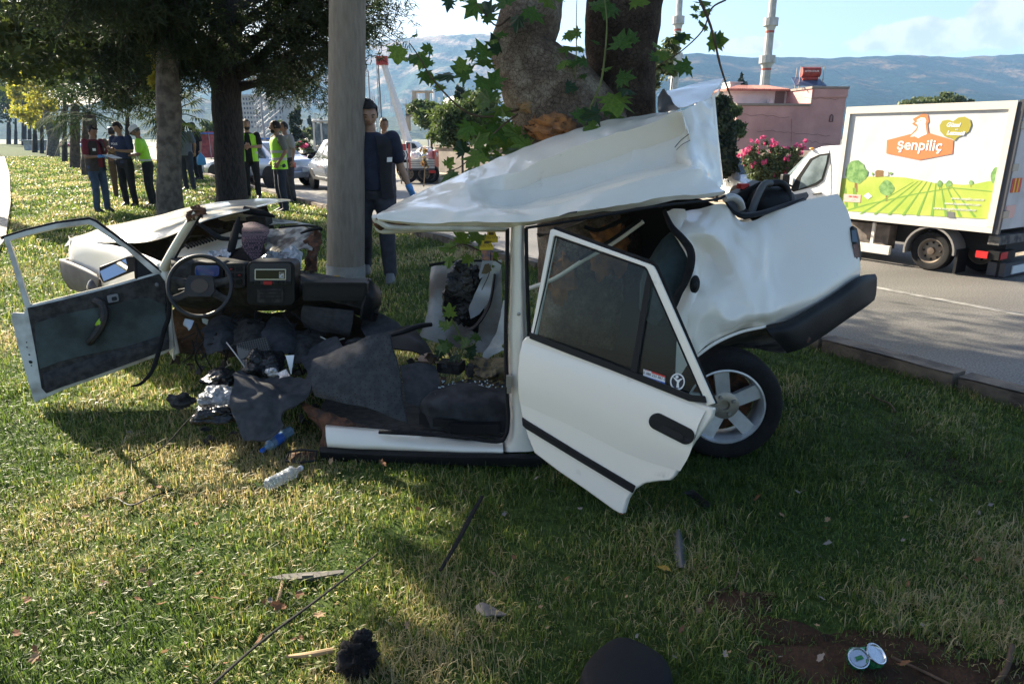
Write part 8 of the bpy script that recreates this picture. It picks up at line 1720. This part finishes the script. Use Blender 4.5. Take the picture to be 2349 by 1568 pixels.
    part_box('number_plate', xrm-.14, xrm-.122, .5, .95, .05, .17, mat('white_sticker')); lampb = part_box('lamp_box', xrm-.14, xrm+.02, -.02, .48, .30, .42, m_black); part_box('rear_lamp', xrm-.15, xrm-.142, .02, .22, .31, .41, mat('red_lamp', (.5,.02,.02), .3, coat=.5), lampb); part_box('rear_lamp', xrm+.0, xrm+.16, -.045, -.022, .31, .41, mat('red_lamp'), lampb); part_box('mud_flap', -.42, -.38, 0, .30, .02, .38, m_black); part_box('mud_flap', -.88, -.84, .3, .6, -.02, .38, m_black)
    # rear wheels
    def wl3(x, y, r, w_, st=True):
        wh = wheel_at(t, (0,0,0), r, w_, -NV, mat('brown_rim', (.20,.16,.12), .6), st); wh.location = L3(x, y, r)-o; return wh
    r_ = (P(2125,620,o.y)-P(2125,534,o.y)).length/2*1.02
    wl3(0, 0.10, r_, .20); 
    xfr = xfm+1.15
    wl3(-.0, W_-.15, r_, .20); 
    p2 = GR(2245,624); v2 = p2-o; wl3(v2.dot(U)+.05, .70 if v2.dot(NV) > .2 else .5, r_, .2)
    mb = MB(); arc = [L3(r_*1.28*math.cos(R(a)), y_, r_+r_*1.28*math.sin(R(a))) for y_ in (-.06,.28) for a in range(-10,191,12)]; n_ = len(arc)//2; mb.add(arc, [(i,i+1,n_+i+1,n_+i) for i in range(n_-1)]); obj('mudguard', mb, mat('grey_mudguard', (.20,.185,.17), .7), t, thick=.03)
    # cab
    cab = part_box  # outline read on the side plane
    m_cab = mat('white_cab_paint', (.80,.80,.80), .3, coat=.5)
    cabo = [(1927,333),(1885,336),(1862,345),(1838,372),(1812,402),(1790,418),(1740,430),(1716,444),(1706,470),(1704,505),(1712,530),(1760,545),(1927,545)]
    y_in = .10
    plc = Plane3(L3(0,y_in,0), L3(1,y_in,0), L3(0,y_in,1)); near = [plc.at(x, y) for x, y in cabo]
    near2 = [p+NV*.10 for p in near]
    mb = MB(); mb.prism(near, NV*(W_-.25)); cb_ = obj('cab', mb, m_cab, t, bevel=.06, angle=40)
    wo = [(1813,436),(1826,410),(1858,364),(1880,354),(1902,351),(1900,372),(1888,414),(1872,426),(1820,440)]
    obj('window_surround', MB().prism([plc.at(x, y, .012) for x, y in wo], -plc.n*.02), m_black, cb_, smooth=False)
    wi = [(1832,434),(1838,408),(1864,368),(1882,358),(1898,356),(1895,374),(1884,410),(1870,420)]
    obj('side_window', MB().prism([plc.at(x, y, .018) for x, y in wi], -plc.n*.005), mat('cab_glass', (.10,.13,.14), .06, coat=1, col2=(.30,.36,.38), vscale=2), cb_, smooth=False)
    obj('windscreen', MB().prism([p+NV*.12-Vector((0,0,.0))+U*.03+Vector((0,0,.02)) for p in [plc.at(*k) for k in ((1862,347),(1792,416),(1788,414),(1858,343))]], NV*(W_-.6)), mat('cab_glass'), cb_, smooth=False)
    mb = MB(); mb.box(plc.at(1800,416,.12), (.14,.14,.26), 0); obj('wing_mirror', mb, m_black, cb_, bevel=.02); mb = MB(); mb.tube([plc.at(1800,420,.10), plc.at(1818,428,.0)], .02, 6); obj('mirror_arm', mb, m_black, cb_)
    mb = MB(); mb.tube([plc.at(1866,445,.02), plc.at(1884,443,.02)], .018, 6); obj('door_handle', mb, m_black, cb_); mb = MB(); mb.tube([plc.at(x, y, .004) for x, y in ((1902,345),(1906,380),(1906,440),(1900,520))], .004, 4); obj('door_gap', mb, m_black, cb_); obj('roof_lamp', MB().sphere(plc.at(1862,344)+Vector((0,0,.02)), (.05,.05,.025), 8, 6), mat('orange_lamp'), cb_)
    hw = wl3(xfm+1.9 if False else (loc(1760,520)[0]), .25, r_, .2); 
    # driver behind the glass
    return t
lorry()
# ---- cars: generic saloon from a side profile, lofted across its width
def car(px, py, D_ang, label, col, name='parked_car', L_=4.3, suv=False, tail=mat('red_lamp'), group=None, loc=None, wb=None):
    b = loc if loc is not None else GR(px, py); t = thing(name, label, 'car', b, D_ang, group=group); hh = 1.45 if not suv else 1.68; h0 = .30 if not suv else .38; W2 = .84 if not suv else .90
    m = mat(name+'_paint_'+label[:14], col, .25, metal=.5, coat=.8)
    if wb:
        A_, B_ = wb; d_ = A_-B_; k_ = d_.length/(.63*L_); t.scale = (k_,k_,k_); an_ = math.atan2(d_.y,d_.x); t.rotation_euler = (0,0,an_); sd = Vector((math.sin(an_),-math.cos(an_),0)); t.location = (A_+B_)/2 + sd*W2*k_*.85; t.location.z = RZ
    # sections along x (front +): (x, z_bottom, z_belt, z_roof, half width belt, half width roof)
    hb = .88 if not suv else 1.02
    S = [(-.5,h0+.12,.72,.73,.70,.55),(-.49,h0,hb*.98,hb*.99,.80,.70),(-.40,h0,hb+.04,hb+.07,.84,.72),(-.31 if not suv else -.42,h0,hb+.05,hb+.12,.85,.70),(-.16 if not suv else -.30,h0,hb+.04,hh-.04,.86,.60),(.0,h0,hb+.02,hh,.87,.60),(.10,h0,hb,hh-.02,.87,.60),(.25,h0,hb-.02,hb+.10,.86,.66),(.30,h0,hb-.04,hb+.0,.85,.72),(.44,h0,hb-.16,hb-.12,.82,.68),(.495,h0+.05,hb-.30,hb-.27,.74,.60)]
    mb = MB(); n = 0; ring = []
    for (x, zb_, zl_, zr_, wb_, wr_) in S:
        X = x*L_; k = W2/.87
        ring.append([(X,-wb_*k*.94,zb_),(X,-wb_*k,zb_+.15),(X,-wb_*k,(zb_+zl_)/2+.1),(X,-wb_*k*.97,zl_),(X,-wr_*k,zr_-.03),(X,-wr_*k*.85,zr_),(X,0,zr_+.015),(X,wr_*k*.85,zr_),(X,wr_*k,zr_-.03),(X,wb_*k*.97,zl_),(X,wb_*k,(zb_+zl_)/2+.1),(X,wb_*k,zb_+.15),(X,wb_*k*.94,zb_)])
    m_ = len(ring[0]); 
    for r in ring: mb.v += r
    for i in range(len(ring)-1):
        for j in range(m_): mb.f.append((i*m_+j, i*m_+(j+1)%m_, (i+1)*m_+(j+1)%m_, (i+1)*m_+j)); mb.mi.append(0)
    mb.f.append(tuple(range(m_))); mb.f.append(tuple(len(mb.v)-m_+j for j in range(m_))); mb.mi += [0,0]
    obj('body', mb, m, t, local=True, angle=45, bevel=.02)
    gm = mat('dark_car_glass', (.03,.04,.045), .06, coat=1)
    for s in (-1,1):
        mb = MB(); yb, yr = s*(W2*.97+.004), s*(W2*.70+.012); x0, x1 = (-.27,.24) if not suv else (-.38,.24)
        pts = [Vector((x0*L_,yb,hb+.07)),Vector((x1*L_*.92,yb,hb+.04)),Vector((.11*L_,yr,hh-.11)),Vector((x0*L_*.62,yr,hh-.10))]; mb.prism(pts, (0,-s*.015,0)); g_ = obj('side_window', mb, gm, t, local=True, smooth=False)
        mb = MB(); mb.prism([Vector((-.02*L_,yb+s*.006,hb+.05)),Vector((.0,yb+s*.006,hb+.05)),Vector((.0,yr+s*.006,hh-.10)),Vector((-.02*L_,yr+s*.006,hh-.10))], (0,-s*.01,0)); obj('window_pillar', mb, m_black, t, local=True, smooth=False)
        for xx in (.315*L_, -.315*L_):
            wh = wheel_at(t, (xx, s*(W2-.10), .33 if suv else .31), .33 if suv else .31, .2, (0,s,0)); mb = MB(); mb.lathe([(.37,-.02),(.37,.015),(.001,.016)], c=(xx,s*(W2*.985),.33), M=Vector((0,s,0)).to_track_quat('Z','Y').to_matrix().to_4x4(), n=24); obj('wheel_arch', mb, m_black, t, local=True)
        for xx, mm_, nm in ((-.497*L_, tail, 'tail_lamp'), (.485*L_, mat('clear_lamp', (.5,.52,.55), .15), 'headlight')): obj(nm, MB().box((xx, s*W2*.72, hb-.16 if xx < 0 else hb-.30), (.06,.30,.17)), mm_, t, local=True, bevel=.01)
        obj('wing_mirror', MB().sphere((.20*L_, s*(W2+.10), hb+.08), (.07,.11,.08), 10, 8), m_black, t, local=True); obj('sill_trim', MB().box((0, s*(W2+.005), h0+.03), (L_*.5,.03,.09)), m_black, t, local=True, smooth=False)
    mb = MB(); mb.prism([Vector((.245*L_,-.60,hb+.09)),Vector((.245*L_,.60,hb+.09)),Vector((.105*L_,.50,hh-.04)),Vector((.105*L_,-.50,hh-.04))], (.02,0,.02)); obj('windscreen', mb, gm, t, local=True, smooth=False)
    xr0, xr1 = (-.305,-.165) if not suv else (-.425,-.31); mb = MB(); mb.prism([Vector((xr0*L_,-.60,hb+.16)),Vector((xr0*L_,.60,hb+.16)),Vector((xr1*L_,.50,hh-.07)),Vector((xr1*L_,-.50,hh-.07))], (-.02,0,.02)); obj('rear_window', mb, gm, t, local=True, smooth=False)
    for s, mm_, nm in ((-1,m,'rear_bumper'),(1,m,'front_bumper')): obj(nm, MB().box((s*L_*.50,0,h0+.12),(.14,W2*1.8,.22)), mm_, t, local=True, bevel=.04)
    obj('number_plate', MB().box((-L_*.503-.07,0,.55),(.02,.5,.11)), mat('white_sticker'), t, local=True, smooth=False); return t
ang = math.atan2(U.y, U.x)
car(0,0,0,'silver blue saloon seen from behind, partly hidden by the conifer trunk',(.38,.42,.50),'saloon_car',wb=(P(490,316,31),P(618,316,29.3)),L_=4.3,loc=Vector((0,0,RZ)))
car(0,0,0,'silver off-roader cut off by the concrete pole, beside the backhoe',(.50,.52,.54),'off_roader',wb=(P(716,316,28.6),P(716,316,28.6)+Vector((1.6,-2.9,0))),L_=4.5,suv=True,loc=Vector((0,0,RZ)))
wb = P(1722,430,24.0); car(0,0,ang+R(160),'white car parked behind the pink flowering shrub',(.78,.78,.76),'white_car',4.2,loc=Vector((P(1705,316,21.5).x,21.5,RZ)))
for i, (x, y, c_) in enumerate(((120,333,(.6,.6,.6)),(150,336,(.4,.05,.05)),(190,338,(.7,.7,.7)),(230,336,(.1,.12,.2)))): car(0,0,ang,('far white car','far dark red car','far pale van like car','far dark blue car')[i]+' on the road seen between the avenue trunks',c_,'far_car',loc=GR(x,y+4))
# ---- backhoe loader
def backhoe():
    D = 37.0; s = D/FPX*1.0; b = Vector((P(735,316,D).x, D, RZ)); t = thing('backhoe_loader', 'white backhoe loader with big wheels, left of the concrete pole', 'digger', b); mw_ = mat('cream_machine_paint', (.68,.64,.56), .45, var=.1)
    zc = lambda py: P(735,py,D).z
    X = lambda px: P(px,316,D).x
    mb = MB(); mb.box(((X(728)+X(765))/2, D, (zc(275)+zc(282))/2), (X(765)-X(726), 1.5, zc(275)-zc(280))); obj('cab_roof', mb, mw_, t, bevel=.05)
    for x in (730,746,764):
        for y_ in (-.65,.65): obj('cab_post', MB().tube([(X(x)+(0 if x>735 else -.05),D+y_,zc(345)),(X(x),D+y_,zc(282))], .05, 6), mw_, t)
    mb = MB(); mb.box(((X(732)+X(762))/2, D, (zc(284)+zc(332))/2), (X(762)-X(732), 1.2, zc(284)-zc(332))); obj('cab_glass', mb, mat('cab_glass'), t, smooth=False)
    mb = MB(); mb.prism([(X(x),D-.45,zc(y)) for x, y in ((706,350),(712,338),(728,334),(768,330),(768,368),(712,372))], (0,.9,0)); obj('engine_cover', mb, mw_, t, bevel=.06)
    for x, r, y_ in ((722,.68,-.85),(698,.48,-.75),(722,.68,.85),(698,.48,.75)): 
        wh = wheel_at(t, (X(x)-b.x, y_, r), r, .42, (0,-1,0), mat('cream_machine_paint'), True)
    mb = MB(); mb.tube([(X(716),D-.3,zc(345)),(X(706),D-.35,zc(318)),(X(703),D-.35,zc(322)),(X(700),D-.4,zc(352))], .09, 8); obj('loader_arm', mb, mat('dull_metal'), t); mb = MB(); mb.prism([(X(x),D-1,zc(y)) for x, y in ((690,352),(716,350),(712,362),(692,366))], (0,2,0)); obj('bucket', mb, mat('dark_frame'), t); mb = MB(); mb.tube([(X(706),D-.5,zc(318)),(X(700),D-.5,zc(312)),(X(702),D-.5,zc(306))], .07, 6); obj('work_lamp', mb, m_black, t)
backhoe()
# ---- crane lorry and flatbed
def crane():
    D = 36.0; X = lambda px: P(px,316,D).x; Z = lambda py: P(950,py,D).z; t = thing('crane_lorry', 'white mobile crane with its long boom raised behind the flatbed', 'crane', (X(935),D,RZ)); mw_ = mat('crane_white', (.72,.70,.66), .45, var=.08); s = D/FPX
    a, b_ = Vector((X(937),D,Z(332))), Vector((X(888),D,Z(142))); d = b_-a
    mb = MB(); mb.tube([a, a+d*.55], [9.5*s,8.5*s], 4); obj('boom_section', mb, mw_, t, smooth=False); mb = MB(); mb.tube([a+d*.551, a+d*1.0], [7.5*s,6.2*s], 4); obj('boom_section', mb, mw_, t, smooth=False)
    obj('boom_head', MB().box(b_+Vector((-.05,0,.05)), (.55,.3,.4), 0), mat('red_machine_paint', (.40,.05,.04), .5), t, smooth=False); obj('hoist_rope', MB().tube([b_+Vector((-.25,0,0)), Vector((b_.x-.2,D,Z(330)))], .02, 4), m_black, t)
    mb = MB(); mb.prism([Vector((X(x),D-.9,Z(y))) for x, y in ((932,340),(936,324),(952,324),(963,334),(966,350),(932,352))], (0,1.8,0)); c = obj('cab', mb, mw_, t, bevel=.05); obj('cab_window', MB().prism([Vector((X(x),D-.92,Z(y))) for x, y in ((949,328),(956,329),(962,338),(950,341))], (0,.015,0)), mat('dark_car_glass'), c, smooth=False); obj('cab_window', MB().prism([Vector((X(x),D-.92,Z(y))) for x, y in ((938,327),(946,327),(946,340),(938,340))], (0,.015,0)), mat('dark_car_glass'), c, smooth=False); obj('red_panel', MB().prism([Vector((X(x),D-.93,Z(y))) for x, y in ((928,330),(936,330),(936,350),(928,350))], (0,.3,0)), mat('red_machine_paint'), c, smooth=False)
    obj('chassis', MB().box(((X(925)+X(990))/2,D,Z(362)),(X(990)-X(925),1.8,Z(350)-Z(374))), mat('grey_machine', (.45,.45,.44), .6), t, smooth=False); obj('deck_box', MB().box(((X(968)+X(985))/2,D-.2,Z(344)),(X(985)-X(968),1.4,Z(336)-Z(352))), mw_, t, smooth=False)
    for x in (935,952,985): wheel_at(t, (X(x)-X(935), -.8, .5), .5, .3, (0,-1,0), mat('brown_rim'), True)
crane()
def flatbed():
    D = 33.0; X = lambda px: P(px,316,D).x; Z = lambda py: P(960,py,D).z; t = thing('flatbed_lorry', 'open flatbed lorry loaded with white bags beside a black and white chevron board', 'lorry', (X(970),D,RZ)); mg_ = mat('pale_grey_boards', (.55,.55,.54), .6, var=.12)
    obj('bed_side', MB().box(((X(945)+X(1000))/2,D-.9,(Z(364)+Z(384))/2),(X(1000)-X(945),.06,Z(364)-Z(384))), mg_, t, smooth=False); obj('bed_side', MB().box(((X(945)+X(1000))/2,D+.9,(Z(364)+Z(384))/2),(X(1000)-X(945),.06,Z(364)-Z(384))), mg_, t, smooth=False); obj('bed_floor', MB().box(((X(925)+X(1000))/2,D,Z(386)),(X(1000)-X(925),1.8,.12)), mat('dark_frame'), t, smooth=False)
    for i in range(1,4): obj('board_gap', MB().box(((X(945)+X(1000))/2,D-.935,Z(364+i*5)),(X(1000)-X(945),.01,.02)), mat('dark_frame'), t, smooth=False)
    obj('headboard', MB().box((X(998),D,(Z(345)+Z(384))/2),(.10,1.8,Z(345)-Z(384))), mat('red_machine_paint'), t, smooth=False); obj('corner_post', MB().box((X(944),D-.9,(Z(330)+Z(386))/2),(.08,.08,Z(330)-Z(386))), mat('red_machine_paint'), t, smooth=False)
    for x in (938,975,988): wheel_at(t, (X(x)-X(970), -.7, .42), .42, .3, (0,-1,0), mat('brown_rim'), True)
    obj('tail_lamp', MB().box((X(995),D-.95,Z(392)),(.3,.05,.12)), mat('red_lamp'), t, smooth=False); obj('bed_side', MB().box(((X(926)+X(944))/2,D-.9,Z(378)),(X(944)-X(926),.06,Z(372)-Z(384))), mg_, t, smooth=False)
    random.seed(8)
    for i, (x, y, r) in enumerate(((955,358,.28),(968,354,.34),(980,358,.30),(990,354,.26),(962,362,.26),(984,350,.22))):
        o = obj('white_sack', MB().sphere((X(x),D-.2+random.uniform(-.3,.3),Z(y)), (r,r*.9,r*.75), 14, 10, nz=.5), mat('white_bag_cloth', (.72,.72,.72), .7), label='white sack heaped on the flatbed lorry', cat='sack', group='sacks on the flatbed')
    cb = thing('chevron_board', 'black and white chevron road board left of the flatbed', 'sign', (X(934),D-1.4,RZ)); obj('board', MB().box(((X(925)+X(944))/2,D-1.4,(Z(344)+Z(364))/2),(X(944)-X(925),.05,Z(344)-Z(364))), mat('white_sticker'), cb, smooth=False)
    for i in range(3):
        x = X(928)+i*(X(934)-X(928)); h_ = Z(344)-Z(364); zc = Z(354); w2 = (X(931)-X(928)); pts = [Vector((x,D-1.43,zc+h_*.45)),Vector((x+w2*.7,D-1.43,zc+h_*.45)),Vector((x+w2*1.7,D-1.43,zc)),Vector((x+w2*.7,D-1.43,zc-h_*.45)),Vector((x,D-1.43,zc-h_*.45)),Vector((x+w2,D-1.43,zc))]; obj('chevron', MB().prism(pts, (0,.01,0)), m_ink, cb, smooth=False)
    for x in (927,942): obj('post', MB().box((X(x),D-1.36,(Z(364)+RZ)/2),(.06,.06,Z(364)-RZ)), mat('dull_metal'), cb, smooth=False)
flatbed()
# ---- market stalls and fences far left of centre
def stall(px0, px1, y0, y1, D, col, label, roofc):
    t = thing('market_stall', label, 'stall', (P(px0,316,D).x, D, RZ)); X = lambda px: P(px,316,D).x; Z = lambda py: P(px0,py,D).z
    obj('counter', MB().box(((X(px0)+X(px1))/2,D,(Z(y1)+RZ)/2+.4),(X(px1)-X(px0),1.5,max(.5,Z(y1)-RZ+.6))), mat('stall_'+label[:8], col, .8, var=.4, vscale=3), t, smooth=False); obj('awning', MB().box(((X(px0)+X(px1))/2,D,Z(y0)),(X(px1)-X(px0)+.4,2.4,.15),0), mat('awn_'+label[:8], roofc, .7), t, smooth=False)
    for x in (px0,px1): obj('stall_post', MB().box((X(x),D-.7,(Z(y0)+RZ)/2),(.07,.07,Z(y0)-RZ)), m_lat, t, smooth=False)
stall(466,486,306,326,70,(.30,.06,.06),'red market stall with a blue awning behind the sedan',(.05,.10,.35)); stall(486,500,304,322,72,(.25,.12,.06),'small stall with red crates behind the sedan',(.45,.08,.06)); stall(590,625,318,335,74,(.35,.36,.36),'grey stall with a bright blue tarpaulin between the lime vested men',(.02,.15,.55)); stall(60,110,322,334,95,(.5,.5,.52),'white roadside stall between the avenue trunks',(.4,.42,.45))
